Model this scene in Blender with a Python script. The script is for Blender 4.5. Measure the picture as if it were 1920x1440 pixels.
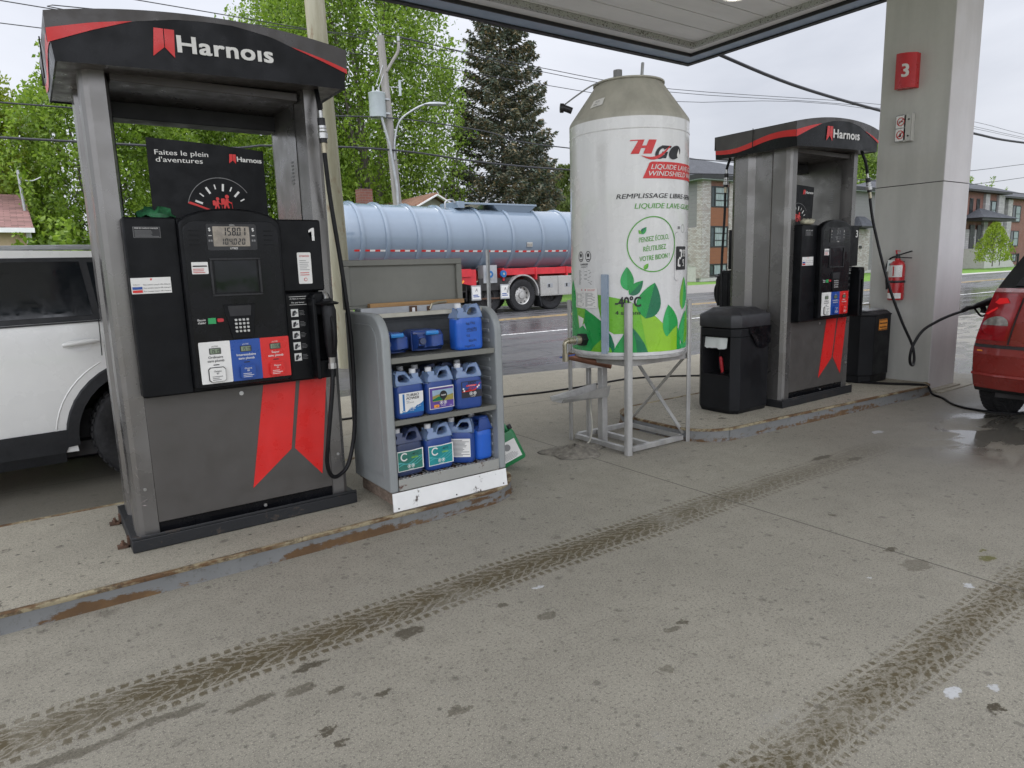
import bpy, bmesh, math, random
import numpy as np
from math import sin, cos, pi, radians as R
from mathutils import Vector, Matrix
C = bpy.context.scene.collection
SC = bpy.context.scene
for o in list(bpy.data.objects):
    bpy.data.objects.remove(o)

# ---------------------------------------------------------------- camera, sky, sun, exposure
cam_d = bpy.data.cameras.new('camera'); cam = bpy.data.objects.new('camera', cam_d); C.objects.link(cam)
SC.camera = cam
CAMH = 1.4
def cam_axes(yaw, pitch, roll):
    f = Vector((cos(pitch)*cos(yaw), cos(pitch)*sin(yaw), sin(pitch)))
    r = Vector((sin(yaw), -cos(yaw), 0)); u = r.cross(f)
    return cos(roll)*r + sin(roll)*u, -sin(roll)*r + cos(roll)*u, f
cr, cu, cf = cam_axes(R(55.026), R(-9.6995), R(-1.67638))
cam.matrix_world = Matrix(((cr.x, cu.x, -cf.x, 0), (cr.y, cu.y, -cf.y, 0), (cr.z, cu.z, -cf.z, CAMH), (0, 0, 0, 1)))
cam_d.sensor_fit = 'HORIZONTAL'; cam_d.sensor_width = 36; cam_d.lens = 1274.5/1920*36
cam_d.clip_start = 0.05; cam_d.clip_end = 3000

SUN_EL, SUN_AZ = R(58), R(125)          # azimuth of the sun measured from +X towards +Y
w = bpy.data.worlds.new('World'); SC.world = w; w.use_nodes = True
wt = w.node_tree; wt.nodes.clear()
def wn(t, **k):
    n = wt.nodes.new(t)
    for a, b in k.items(): setattr(n, a, b)
    return n
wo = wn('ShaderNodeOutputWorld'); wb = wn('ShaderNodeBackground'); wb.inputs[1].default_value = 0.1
sky = wn('ShaderNodeTexSky', sky_type='NISHITA', sun_disc=False, sun_elevation=SUN_EL, sun_rotation=pi/2-SUN_AZ)
tc = wn('ShaderNodeTexCoord'); mp = wn('ShaderNodeMapping'); mp.inputs['Scale'].default_value = (1.0, 1.0, 2.6)
nz = wn('ShaderNodeTexNoise'); nz.inputs['Scale'].default_value = 1.7; nz.inputs['Detail'].default_value = 6; nz.inputs['Roughness'].default_value = .55
nz.inputs['Distortion'].default_value = .5
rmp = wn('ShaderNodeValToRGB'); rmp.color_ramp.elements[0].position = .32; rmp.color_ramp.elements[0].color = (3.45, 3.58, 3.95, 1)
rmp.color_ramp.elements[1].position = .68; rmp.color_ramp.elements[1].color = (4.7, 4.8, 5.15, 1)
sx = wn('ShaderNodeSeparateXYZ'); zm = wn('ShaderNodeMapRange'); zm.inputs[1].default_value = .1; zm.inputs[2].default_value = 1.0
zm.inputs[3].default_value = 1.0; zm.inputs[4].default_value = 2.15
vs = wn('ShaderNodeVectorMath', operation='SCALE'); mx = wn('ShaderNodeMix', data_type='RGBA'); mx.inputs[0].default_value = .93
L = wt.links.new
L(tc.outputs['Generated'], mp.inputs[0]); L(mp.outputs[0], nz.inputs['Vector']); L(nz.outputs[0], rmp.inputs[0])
dt = wn('ShaderNodeVectorMath', operation='DOT_PRODUCT'); dt.inputs[1].default_value = (-.62, -.68, .38)   # added sky glow behind the camera, brightens the fronts under the canopy
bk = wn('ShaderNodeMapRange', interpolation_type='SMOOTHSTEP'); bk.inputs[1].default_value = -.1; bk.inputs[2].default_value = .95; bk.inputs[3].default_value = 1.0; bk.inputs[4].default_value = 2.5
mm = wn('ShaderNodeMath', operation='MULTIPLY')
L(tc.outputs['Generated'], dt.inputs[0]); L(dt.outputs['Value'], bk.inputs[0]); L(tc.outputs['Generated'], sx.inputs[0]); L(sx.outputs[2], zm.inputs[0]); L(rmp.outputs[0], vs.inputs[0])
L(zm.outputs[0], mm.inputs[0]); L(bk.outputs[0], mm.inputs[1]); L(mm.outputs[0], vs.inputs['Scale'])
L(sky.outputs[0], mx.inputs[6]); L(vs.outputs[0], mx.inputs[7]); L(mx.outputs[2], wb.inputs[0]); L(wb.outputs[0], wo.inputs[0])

sl = bpy.data.lights.new('sun', 'SUN'); sl.energy = 1.1; sl.angle = R(25); sl.color = (1, .96, .9)
so = bpy.data.objects.new('sun', sl); C.objects.link(so)
so.rotation_euler = (-Vector((cos(SUN_EL)*cos(SUN_AZ), cos(SUN_EL)*sin(SUN_AZ), sin(SUN_EL)))).to_track_quat('-Z', 'Y').to_euler()
SC.view_settings.view_transform = 'Standard'; SC.view_settings.look = 'None'
SC.view_settings.exposure = 0.75; SC.view_settings.gamma = 1; SC.view_settings.use_curve_mapping = False
try:
    SC.cycles.max_bounces = 8; SC.cycles.transparent_max_bounces = 8; SC.cycles.use_denoising = True
except Exception: pass

# ---------------------------------------------------------------- helpers
def tag(o, label=None, cat=None, group=None, kind=None):
    if label: o['label'] = label
    if cat: o['category'] = cat
    if group: o['group'] = group
    if kind: o['kind'] = kind
    return o
def thing(name, label, cat, loc=(0, 0, 0), rz=0, group=None):
    o = bpy.data.objects.new(name, None); C.objects.link(o); o.empty_display_size = .2
    o.location = loc; o.rotation_euler = (0, 0, rz)
    return tag(o, label, cat, group)
def copy_tree(o, parent=None):
    c = o.copy(); C.objects.link(c); c.parent = parent
    for ch in list(o.children): copy_tree(ch, c)
    return c
_txt = {}
def text_geo(s, bold=0.0, shear=0.0, space=1.0):
    k = (s, bold, shear, space)
    if k in _txt: return _txt[k]
    cu_ = bpy.data.curves.new('t', 'FONT'); cu_.body = s; cu_.size = 1; cu_.offset = bold; cu_.shear = shear
    cu_.space_character = space; cu_.resolution_u = 3; cu_.fill_mode = 'FRONT' if hasattr(cu_, 'fill_mode') else None
    ob = bpy.data.objects.new('t', cu_); C.objects.link(ob)
    dg = bpy.context.evaluated_depsgraph_get(); dg.update()
    me = ob.evaluated_get(dg).to_mesh()
    v = np.array([(p.co.x, p.co.y) for p in me.vertices]) if len(me.vertices) else np.zeros((0, 2))
    f = [tuple(p.vertices) for p in me.polygons]
    ob.evaluated_get(dg).to_mesh_clear()
    bpy.data.objects.remove(ob); bpy.data.curves.remove(cu_)
    if len(v): v[:, 0] -= v[:, 0].min()
    _txt[k] = (v, f); return _txt[k]
CAP = 0.73                                  # cap height of the built-in font at size 1
def plane(P, U, V, N=None):
    P, U, V = Vector(P), Vector(U).normalized(), Vector(V).normalized(); N = U.cross(V)
    return lambda u, v, d=0.0: P + U*u + V*v + N*d
def rrect(x0, x1, y0, y1, r, n=4):
    r = min(r, (x1-x0)/2-1e-5, (y1-y0)/2-1e-5); p = []
    for cx, cy, a0 in ((x1-r, y0+r, -90), (x1-r, y1-r, 0), (x0+r, y1-r, 90), (x0+r, y0+r, 180)):
        for i in range(n+1):
            a = R(a0+90*i/n); p.append((cx+r*cos(a), cy+r*sin(a)))
    return p
def circ(cx, cy, rx, ry=None, n=24, a0=0, a1=360):
    ry = ry or rx
    return [(cx+rx*cos(R(a0+(a1-a0)*i/n)), cy+ry*sin(R(a0+(a1-a0)*i/n))) for i in range(n if a1-a0 >= 360 else n+1)]
def smooth_path(P, k=6):
    P = [Vector(p) for p in P]; out = []
    for i in range(len(P)-1):
        a, b, c, d = P[max(i-1, 0)], P[i], P[i+1], P[min(i+2, len(P)-1)]
        for j in range(k):
            t = j/k
            out.append(.5*((2*b)+(c-a)*t+(2*a-5*b+4*c-d)*t*t+(3*b-a-3*c+d)*t**3))
    out.append(P[-1]); return out
class MB:
    def __init__(s): s.v = []; s.f = []; s.mi = []; s.mats = []
    def m(s, mat):
        if mat not in s.mats: s.mats.append(mat)
        return s.mats.index(mat)
    def add(s, vs, fs, mat):
        n = len(s.v); i = s.m(mat)
        s.v += [tuple(p) for p in vs]
        for f in fs: s.f.append(tuple(n+k for k in f)); s.mi.append(i)
        return s
    def box(s, x0, x1, y0, y1, z0, z1, mat):
        vs = [(x, y, z) for z in (z0, z1) for y in (y0, y1) for x in (x0, x1)]
        return s.add(vs, [(0, 2, 3, 1), (4, 5, 7, 6), (0, 1, 5, 4), (2, 6, 7, 3), (0, 4, 6, 2), (1, 3, 7, 5)], mat)
    def loft(s, rings, mat, cap=True, closed=True):
        n = len(rings[0]); vs = [p for r in rings for p in r]; fs = []
        for i in range(len(rings)-1):
            for j in range(n if closed else n-1):
                k = (j+1) % n; fs.append((i*n+j, i*n+k, (i+1)*n+k, (i+1)*n+j))
        if cap and closed:
            fs.append(tuple(range(n-1, -1, -1))); fs.append(tuple((len(rings)-1)*n+j for j in range(n)))
        return s.add(vs, fs, mat)
    def prism(s, poly, fn, d0, d1, mat):
        return s.loft([[fn(u, v, d0) for u, v in poly], [fn(u, v, d1) for u, v in poly]], mat)
    def bar(s, a, b, w, h, mat, up=(0, 0, 1)):
        a, b = Vector(a), Vector(b); t = (b-a).normalized(); x = t.cross(Vector(up))
        if x.length < 1e-4: x = t.cross(Vector((1, 0, 0)))
        x.normalize(); y = x.cross(t)
        return s.loft([[p+x*(i*w/2)+y*(j*h/2) for i, j in ((-1, -1), (1, -1), (1, 1), (-1, 1))] for p in (a, b)], mat)
    def tube(s, path, r, mat, n=10, cap=True):
        P = [Vector(p) for p in path]; rings = []; nrm = None
        for i, p in enumerate(P):
            t = (P[min(i+1, len(P)-1)]-P[max(i-1, 0)]).normalized()
            if nrm is None:
                nrm = t.cross(Vector((0, 0, 1)))
                if nrm.length < 1e-3: nrm = t.cross(Vector((1, 0, 0)))
            nrm = (nrm-t*nrm.dot(t)).normalized(); b = t.cross(nrm)
            rr = r[i] if isinstance(r, (list, tuple)) else r
            rings.append([p+nrm*(rr*cos(2*pi*k/n))+b*(rr*sin(2*pi*k/n)) for k in range(n)])
        return s.loft(rings, mat, cap)
    def cyl(s, a, b, r, mat, n=20, r2=None): return s.tube([a, b], [r, r if r2 is None else r2], mat, n)
    def lathe(s, prof, mat, c=(0, 0, 0), n=32, a0=0, a1=2*pi, cap=False):
        full = abs(a1-a0-2*pi) < 1e-6; rings = []
        for i in range(n if full else n+1):
            a = a0+(a1-a0)*i/n; rings.append([(c[0]+r*cos(a), c[1]+r*sin(a), c[2]+z) for r, z in prof])
        if full: rings.append(rings[0])
        m_ = len(prof); vs = [p for r in rings for p in r]; fs = []
        for i in range(len(rings)-1):
            for j in range(m_-1): fs.append((i*m_+j, (i+1)*m_+j, (i+1)*m_+j+1, i*m_+j+1))
        return s.add(vs, fs, mat)
    def sheet(s, poly, fn, mat, d=0.0, maxe=None):
        bm = bmesh.new(); vs = [bm.verts.new((u, v, 0)) for u, v in poly]
        try: bm.faces.new(vs)
        except ValueError: bm.free(); return s
        if len(poly) > 4 or maxe: bmesh.ops.triangulate(bm, faces=bm.faces[:])
        if maxe:
            us = [p[0] for p in poly]; vs_ = [p[1] for p in poly]
            for ax, lo, hi in ((0, min(us), max(us)), (1, min(vs_), max(vs_))):
                me = maxe[ax]
                if not me: continue
                k = int((hi-lo)/me)
                for i in range(1, k+1):
                    c = [0, 0, 0]; nn = [0, 0, 0]; c[ax] = lo+(hi-lo)*i/(k+1); nn[ax] = 1
                    bmesh.ops.bisect_plane(bm, geom=bm.verts[:]+bm.edges[:]+bm.faces[:], plane_co=c, plane_no=nn)
        bm.normal_update()
        bm.verts.index_update(); pts = [fn(p.co.x, p.co.y, d) for p in bm.verts]
        fs = [tuple(l.vert.index for l in (f.loops if f.normal.z > 0 else reversed(list(f.loops)))) for f in bm.faces]
        bm.free(); return s.add(pts, fs, mat)
    def jitter(s, a, seed):                                    # crumples soft things
        g = random.Random(seed); memo = {}
        z0 = min(p[2] for p in s.v)
        for i, p in enumerate(s.v):
            k = tuple(round(c, 4) for c in p)
            if k not in memo: memo[k] = tuple(c+g.uniform(-a, a)*(1 if p[2] > z0+.004 else .2) for c in p)
            s.v[i] = (memo[k][0], memo[k][1], max(z0, memo[k][2]))
        return s
    def text(s, st, u, v, h, fn, mat, d=0.0, bold=0.0, shear=0.0, width=None, align='l', space=1.0):
        g, f = text_geo(st, 0.0, shear, space)
        if not len(g): return s
        k = h/CAP; w_ = g[:, 0].max()*k; kx = k
        if width: kx = k*width/w_; w_ = width
        u0 = u-(w_/2 if align == 'c' else w_ if align == 'r' else 0)
        bs = (0,) if bold < .003 else (-1, 1) if bold < .014 else (-1, 0, 1)      # struck two or three times for heavier strokes
        st2 = [(b, 0) for b in bs] if bold < .02 else [(-1, -.6), (1, -.6), (-1, .6), (1, .6), (0, 0)]
        for i, (b, b2) in enumerate(st2):
            s.add([fn(u0+p[0]*kx+b*bold*k, v+p[1]*k+b2*bold*k, d+i*.00022) for p in g], f, mat)
        return s
    def lines(s, u0, u1, v0, v1, n, fn, mat, d=0.0, th=.35, rnd=None):
        rnd = rnd or random.Random(int((u0+v0)*1e4))
        st = (v1-v0)/n
        for i in range(n):
            vv = v1-st*(i+1); e = u0+(u1-u0)*rnd.uniform(.6, 1)
            s.sheet([(u0, vv), (e, vv), (e, vv+st*th), (u0, vv+st*th)], fn, mat, d)
        return s
    def build(s, name, parent=None, bevel=None, seg=2, angle=38, smooth=True):
        me = bpy.data.meshes.new(name); me.from_pydata(s.v, [], s.f)
        for mt in s.mats: me.materials.append(mt)
        me.polygons.foreach_set('material_index', s.mi)
        if smooth:
            me.polygons.foreach_set('use_smooth', [True]*len(me.polygons)); me.set_sharp_from_angle(angle=R(angle))
        me.update()
        o = bpy.data.objects.new(name, me); C.objects.link(o)
        if parent is not None: o.parent = parent
        if bevel:
            b = o.modifiers.new('bevel', 'BEVEL'); b.width = bevel; b.segments = seg; b.limit_method = 'ANGLE'; b.angle_limit = R(40)
            b.harden_normals = False
        return o

# ---------------------------------------------------------------- materials
class NT:
    def __init__(s, name):
        s.mat = bpy.data.materials.new(name); s.mat.use_nodes = True; s.t = s.mat.node_tree; s.t.nodes.clear()
        s.out = s.n('ShaderNodeOutputMaterial'); s.p = s.n('ShaderNodeBsdfPrincipled'); s.l(s.p.outputs[0], s.out.inputs[0])
        s.tc = s.n('ShaderNodeTexCoord'); s.obj = s.tc.outputs['Object']
    def n(s, t, **k):
        n = s.t.nodes.new(t)
        for a, b in k.items(): setattr(n, a, b)
        return n
    def l(s, a, b): s.t.links.new(a, b)
    def put(s, inp, v):
        if hasattr(v, 'is_linked') or hasattr(v, 'links'): s.l(v, inp)
        elif isinstance(v, (tuple, list)): inp.default_value = tuple(v) + ((1,) if len(v) == 3 and len(inp.default_value) == 4 else ())
        else: inp.default_value = v
    def M(s, op, a, b=0.0, c=0.0):
        n = s.n('ShaderNodeMath', operation=op)
        for i, x in enumerate((a, b, c)): s.put(n.inputs[i], x)
        return n.outputs[0]
    def mix(s, f, a, b, blend='MIX'):
        n = s.n('ShaderNodeMix', data_type='RGBA', blend_type=blend); s.put(n.inputs[0], f); s.put(n.inputs[6], a); s.put(n.inputs[7], b)
        return n.outputs[2]
    def noise(s, scale, detail=4, rough=.55, vec=None, dist=0.0, st=None):
        n = s.n('ShaderNodeTexNoise'); n.inputs['Scale'].default_value = scale; n.inputs['Detail'].default_value = detail
        n.inputs['Roughness'].default_value = rough; n.inputs['Distortion'].default_value = dist
        v = vec or s.obj
        if st:
            m = s.n('ShaderNodeMapping'); m.inputs['Scale'].default_value = st; s.l(v, m.inputs[0]); v = m.outputs[0]
        s.l(v, n.inputs['Vector']); return n.outputs[0]
    def ramp(s, f, lo, hi, a=0.0, b=1.0):
        n = s.n('ShaderNodeMapRange', interpolation_type='SMOOTHSTEP'); s.put(n.inputs[0], f)
        for i, x in zip((1, 2, 3, 4), (lo, hi, a, b)): s.put(n.inputs[i], x)
        return n.outputs[0]
    def bump(s, h, strength=.3, dist=.01, normal=None):
        n = s.n('ShaderNodeBump'); n.inputs['Strength'].default_value = strength; n.inputs['Distance'].default_value = dist
        s.put(n.inputs['Height'], h)
        if normal is not None: s.l(normal, n.inputs['Normal'])
        s.l(n.outputs[0], s.p.inputs['Normal']); return n.outputs[0]
    def xyz(s):
        n = s.n('ShaderNodeSeparateXYZ'); s.l(s.obj, n.inputs[0]); return n.outputs
    def set(s, **k):
        for a, b in k.items(): s.put(s.p.inputs[a.replace('_', ' ')], b)
        return s.mat
def pm(name, col, rough=.5, metal=0.0, var=.14, scale=5, bump=0.0, bscale=80, coat=0.0, rvar=.12, streak=None, spec=.5):
    t = NT(name); a = t.noise(scale, 5, .6, st=streak)
    f = t.ramp(a, .3, .7); hi = tuple(min(1, c*(1+var)) for c in col); lo = tuple(c*(1-var) for c in col)
    c = t.mix(f, lo, hi)
    g = t.noise(scale*9, 3, .6); c = t.mix(t.ramp(g, .35, .75, 0, var*.9), c, tuple(x*.6 for x in col))
    r = t.ramp(t.noise(scale*2.3, 4), .3, .7, max(.02, rough-rvar), min(1, rough+rvar))
    t.set(Base_Color=c, Roughness=r, Metallic=metal, Coat_Weight=coat); t.p.inputs['Specular IOR Level'].default_value = spec
    if coat: t.p.inputs['Coat Roughness'].default_value = .06
    if bump: t.bump(t.noise(bscale, 4), bump, .004)
    return t.mat
def rusty(name, paint, rust=(.15, .062, .022), amt=.5, scale=5, rough=.55, zlow=None, st=(1, 1, 1)):
    t = NT(name); a = t.noise(scale, 7, .65, st=st, dist=.4); b = t.noise(scale*8, 4)
    f = t.ramp(t.M('ADD', a, t.M('MULTIPLY', b, .18)), .72-amt*.34, .80-amt*.34)
    rc = t.mix(t.noise(30, 4), rust, (rust[0]*.4, rust[1]*.35, rust[2]*.4)); pc = t.mix(t.noise(7, 4), tuple(x*.85 for x in paint), tuple(min(1, x*1.12) for x in paint))
    t.set(Base_Color=t.mix(f, pc, rc), Roughness=t.ramp(f, 0, 1, rough, .9), Metallic=0); t.bump(t.M('ADD', b, f), .25, .004)
    return t.mat
MT = {}
def mk(k, *a, **kw): MT[k] = pm(k, *a, **kw)
mk('pump_grey', (.085, .079, .073), .42, .25, var=.06, scale=3, streak=(1, 1, .35), bump=.06, bscale=500)
mk('pump_side', (.19, .183, .176), .31, .7, var=.05, scale=2.0, streak=(1, 1, .3))
mk('pump_dark', (.030, .030, .032), .5, var=.15, spec=.25)
mk('black_plastic', (.0055, .006, .0072), .40, var=.3, scale=7, bump=.05, bscale=600, spec=.16)
mk('black_gloss', (.005, .0052, .0065), .22, var=.2, spec=.2)
mk('black_rubber', (.007, .007, .008), .45, var=.25, scale=14, spec=.25)
mk('sign_black', (.006, .0065, .008), .34, var=.2, scale=3, spec=.2)
mk('sign_grey', (.060, .054, .052), .38, var=.1)
mk('red_vinyl', (.62, .018, .016), .35, var=.06)
mk('red_sign', (.50, .016, .022), .35, var=.06)
mk('white_vinyl', (.72, .71, .68), .4, var=.05)
mk('ink_black', (.012, .012, .014), .5, var=.1)
mk('ink_grey', (.22, .22, .22), .5, var=.1)
mk('ink_red', (.5, .02, .02), .5, var=.1)
mk('blue_vinyl', (.012, .065, .30), .35, var=.08)
mk('green_vinyl', (.02, .30, .09), .4, var=.08)
mk('orange_vinyl', (.80, .30, .04), .5, var=.12)
mk('lcd_grey', (.27, .235, .19), .25, var=.25, scale=14)
mk('lcd_green', (.20, .25, .17), .3, var=.1)
mk('screen_glass', (.010, .011, .013), .12, var=.1, spec=.25)
mk('steel', (.48, .48, .47), .35, .9, var=.12)
mk('chrome', (.65, .65, .66), .16, 1.0, var=.06)
mk('alu', (.42, .415, .40), .48, .55, var=.18, scale=6, bump=.06, bscale=120, streak=(1, 1, .25))
mk('galv', (.40, .41, .42), .5, .5, var=.15)
mk('cab_grey', (.25, .265, .265), .45, var=.10, scale=3, streak=(1, 1, .4), coat=.1)
mk('cab_taupe', (.165, .165, .143), .5, var=.10, scale=3)
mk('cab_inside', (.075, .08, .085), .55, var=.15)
mk('wood_raw', (.34, .20, .085), .75, var=.25, scale=4, streak=(.6, 8, 8), bump=.1)
mk('wood_old', (.20, .15, .115), .85, var=.3, scale=5, streak=(1, 5, 12), bump=.3, bscale=60)
mk('board_white', (.70, .70, .68), .55, var=.05, scale=4)
mk('tank_cream', (.40, .385, .325), .55, var=.12, scale=3, streak=(3, 3, .6), bump=.1, bscale=40)
mk('tank_white', (.74, .74, .73), .25, var=.05, scale=3, streak=(4, 4, .4), coat=.5)
mk('lime', (.16, .46, .03), .3, var=.12, scale=4)
mk('lime2', (.26, .52, .03), .3, var=.1, scale=4)
mk('leafg', (.012, .30, .06), .3, var=.12, scale=4)
mk('leafd', (.006, .16, .07), .3, var=.12, scale=4)
mk('leafm', (.03, .38, .10), .3, var=.12, scale=4)
mk('ringg', (.08, .34, .03), .35, var=.06)
mk('tube_clear', (.30, .36, .44), .2, var=.08)
mk('copper', (.22, .10, .06), .5, .4, var=.3)
mk('brass', (.42, .38, .28), .35, .7, var=.2)
mk('bin_black', (.009, .0095, .011), .45, var=.25, scale=3, bump=.08, bscale=200, spec=.22)
mk('bin_top', (.024, .024, .027), .5, var=.2, scale=4)
mk('paper', (.72, .74, .72), .8, var=.05)
mk('red_plastic', (.45, .02, .03), .35, var=.1)
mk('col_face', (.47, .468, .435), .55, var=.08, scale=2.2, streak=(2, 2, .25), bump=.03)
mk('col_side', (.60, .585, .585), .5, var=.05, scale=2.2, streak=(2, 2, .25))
mk('can_white', (.80, .80, .79), .5, var=.06, scale=2)
mk('can_blue', (.30, .38, .49), .4, var=.08, scale=2)
mk('can_panel', (.82, .82, .80), .5, var=.05, scale=1.3, streak=(.4, 2, 1))
mk('dark_gap', (.02, .02, .02), .9, var=.2)
mk('ext_red', (.42, .018, .022), .3, var=.08, coat=.3)
mk('white_paint', (.74, .74, .715), .28, var=.04, scale=2, coat=.6)
mk('clad', (.012, .013, .015), .6, var=.2, scale=9)
mk('tyre', (.016, .016, .017), .75, var=.35, scale=12, bump=.2, bscale=60)
mk('car_red', (.225, .024, .019), .26, var=.10, scale=3, coat=.6)
mk('car_glass', (.010, .012, .014), .05, var=.1)
mk('lamp_red', (.30, .008, .012), .12, var=.1, coat=.8)
mk('lamp_clear', (.30, .28, .25), .15, .3, var=.3, scale=30)
mk('tanker', (.185, .235, .295), .15, var=.04, scale=.8, coat=.6, rvar=.03)
mk('truck_red', (.55, .025, .035), .4, var=.12)
mk('alu_bright', (.50, .49, .47), .38, .8, var=.06, scale=2)
mk('truck_dark', (.03, .028, .028), .7, var=.3)
mk('grey_wood', (.27, .255, .235), .85, var=.15, scale=2, streak=(6, 6, .3), bump=.2, bscale=20)
mk('siding_grey', (.20, .225, .225), .6, var=.06)
mk('roof_dark', (.06, .063, .07), .8, var=.2, scale=3, bump=.2, bscale=15)
mk('fascia_black', (.016, .016, .018), .5)
mk('wood_orange', (.30, .105, .045), .55, var=.15, scale=1.5, streak=(.3, 1, 4))
mk('win_pane', (.03, .042, .045), .06, var=.5, scale=1.2)
mk('curtain', (.24, .29, .29), .7, var=.45, scale=3, streak=(6, 6, .4))
mk('found', (.40, .395, .37), .8, var=.08)
mk('beige_wall', (.56, .42, .28), .7, var=.05)
mk('beige_siding', (.36, .34, .27), .7, var=.06)
mk('trim_white', (.74, .74, .73), .5, var=.03)
mk('bark', (.13, .115, .10), .9, var=.3, scale=6, streak=(3, 3, .5), bump=.4, bscale=20)
mk('bark_pale', (.42, .40, .37), .85, var=.3, scale=6)
mk('wire', (.035, .035, .04), .6, var=.1)
mk('transf', (.42, .46, .47), .4, var=.06)
mk('rust', (.095, .052, .032), .85, var=.4, scale=20)
mk('scuff', (.34, .29, .28), .7, var=.3, scale=40)
mk('grit', (.19, .175, .145), .95, var=.35, scale=26, bump=1.0, bscale=70)
mk('green_jug', (.015, .17, .055), .4, var=.12)
mk('cloth_green', (.02, .13, .05), .6, var=.5, scale=18)
mk('cloth_pale', (.42, .40, .30), .8, var=.4, scale=18)
def kerb_mat():
    t = NT('kerb_steel'); z = t.xyz()[2]; a = t.noise(2.4, 8, .68, st=(1, 1, 5), dist=.3); b = t.noise(22, 5, .7); zz = t.ramp(z, .015, .075, .085, -.07)
    v = t.M('ADD', t.M('ADD', a, t.M('MULTIPLY', t.M('SUBTRACT', b, .5), .30)), zz); f = t.ramp(v, .54, .62)
    pc = t.mix(t.noise(5, 5), (.115, .118, .115), (.17, .172, .168)); pc = t.mix(t.ramp(b, .52, .70, 0, .6), pc, (.075, .07, .06))
    rc = t.mix(t.noise(13, 5, .7), (.125, .066, .022), (.050, .028, .014)); rc = t.mix(t.ramp(t.noise(6, 4), .5, .7, 0, .5), rc, (.19, .115, .045))
    t.set(Base_Color=t.mix(f, pc, rc), Roughness=.85); t.bump(t.M('ADD', b, f), .4, .004); return t.mat
def kerb_edge_mat():
    t = NT('kerb_edge'); a = t.noise(5, 7, .7, st=(1, 3, 3)); b = t.noise(30, 4, .7); c = t.mix(t.ramp(a, .40, .56), (.31, .265, .165), (.115, .062, .026))
    c = t.mix(t.ramp(b, .5, .66, 0, .7), c, (.05, .032, .02)); t.set(Base_Color=c, Roughness=.85); t.bump(b, .4, .003); return t.mat
MT['kerb'] = kerb_mat(); MT['kerb_top'] = kerb_edge_mat()
MT['board'] = rusty('board_worn', (.72, .72, .70), (.14, .12, .10), amt=.12, scale=9)
MT['lip'] = rusty('lip_steel', (.30, .30, .275), (.13, .045, .028), amt=.16, scale=7)
MT['base'] = rusty('plinth_steel', (.009, .010, .012), (.07, .058, .045), amt=.13, scale=14)
def brick(name, c1, c2, mort, bw=.26, bh=.10, bump=.3, patch=.4):
    t = NT(name); 
    # use x+y along the wall and z upward so that every wall direction gets courses
    s3 = t.xyz(); cb = t.n('ShaderNodeCombineXYZ'); t.l(t.M('ADD', s3[0], s3[1]), cb.inputs[0]); t.l(s3[2], cb.inputs[1])
    b = t.n('ShaderNodeTexBrick'); t.l(cb.outputs[0], b.inputs[0]); b.inputs['Scale'].default_value = 1; b.inputs['Brick Width'].default_value = bw
    b.inputs['Row Height'].default_value = bh; b.inputs['Mortar Size'].default_value = bh*.10; b.inputs['Bias'].default_value = -.1
    for k, c in (('Color1', c1), ('Color2', c2), ('Mortar', mort)): b.inputs[k].default_value = c+(1,)
    c = t.mix(t.ramp(t.noise(1.1, 5), .3, .7, 0, patch), b.outputs[0], tuple(x*.6 for x in c1)); c = t.mix(t.ramp(t.noise(5, 3, st=(1, 1, 2.5)), .56, .70, 0, patch), c, c2)
    t.set(Base_Color=c, Roughness=.85); t.bump(b.outputs[1], -bump, .01); return t.mat
MT['brick_white'] = brick('brick_white', (.42, .40, .38), (.25, .20, .175), (.17, .165, .16), patch=.25)
MT['brick_red'] = brick('brick_red', (.22, .085, .06), (.15, .06, .05), (.20, .17, .15))
MT['stone'] = brick('stone_grey', (.40, .39, .38), (.26, .25, .25), (.24, .24, .24), bw=.6, bh=.2)
def siding(name, col, step):
    t = NT(name); z = t.xyz()[2]; f = t.M('FRACT', t.M('DIVIDE', z, step)); e = t.ramp(f, .0, .12, .45, 1)
    t.set(Base_Color=t.mix(e, tuple(x*.5 for x in col), t.mix(t.noise(2, 4), tuple(x*.92 for x in col), tuple(x*1.06 for x in col))), Roughness=.6); t.bump(f, .5, .02); return t.mat
MT['sid_grey'] = siding('siding_grey_boards', (.175, .17, .172), .28)
MT['sid_orange'] = siding('siding_orange_boards', (.20, .075, .036), .3)
MT['sid_beige'] = siding('siding_beige_boards', (.37, .35, .28), .18)
def shingle(name, col, v=.35):
    t = NT(name); s3 = t.xyz(); cb = t.n('ShaderNodeCombineXYZ'); t.l(s3[0], cb.inputs[0]); t.l(t.M('MULTIPLY', s3[1], 1.1), cb.inputs[1])
    b = t.n('ShaderNodeTexBrick'); t.l(cb.outputs[0], b.inputs[0]); b.inputs['Scale'].default_value = 1; b.inputs['Brick Width'].default_value = .33
    b.inputs['Row Height'].default_value = .14; b.inputs['Mortar Size'].default_value = .008
    for k, c in (('Color1', tuple(x*(1+v) for x in col)), ('Color2', tuple(x*(1-v) for x in col)), ('Mortar', tuple(x*.4 for x in col))): b.inputs[k].default_value = c+(1,)
    t.set(Base_Color=t.mix(t.ramp(t.noise(1.2, 4), .3, .7, 0, .3), b.outputs[0], tuple(x*.7 for x in col)), Roughness=.9); t.bump(b.outputs[1], -.3, .01); return t.mat
MT['sh_brown'] = shingle('shingle_brown', (.20, .105, .095))
MT['sh_brown2'] = shingle('shingle_tan', (.24, .13, .085), .2)
MT['sh_dark'] = shingle('shingle_slate', (.062, .066, .076), .25)
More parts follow.
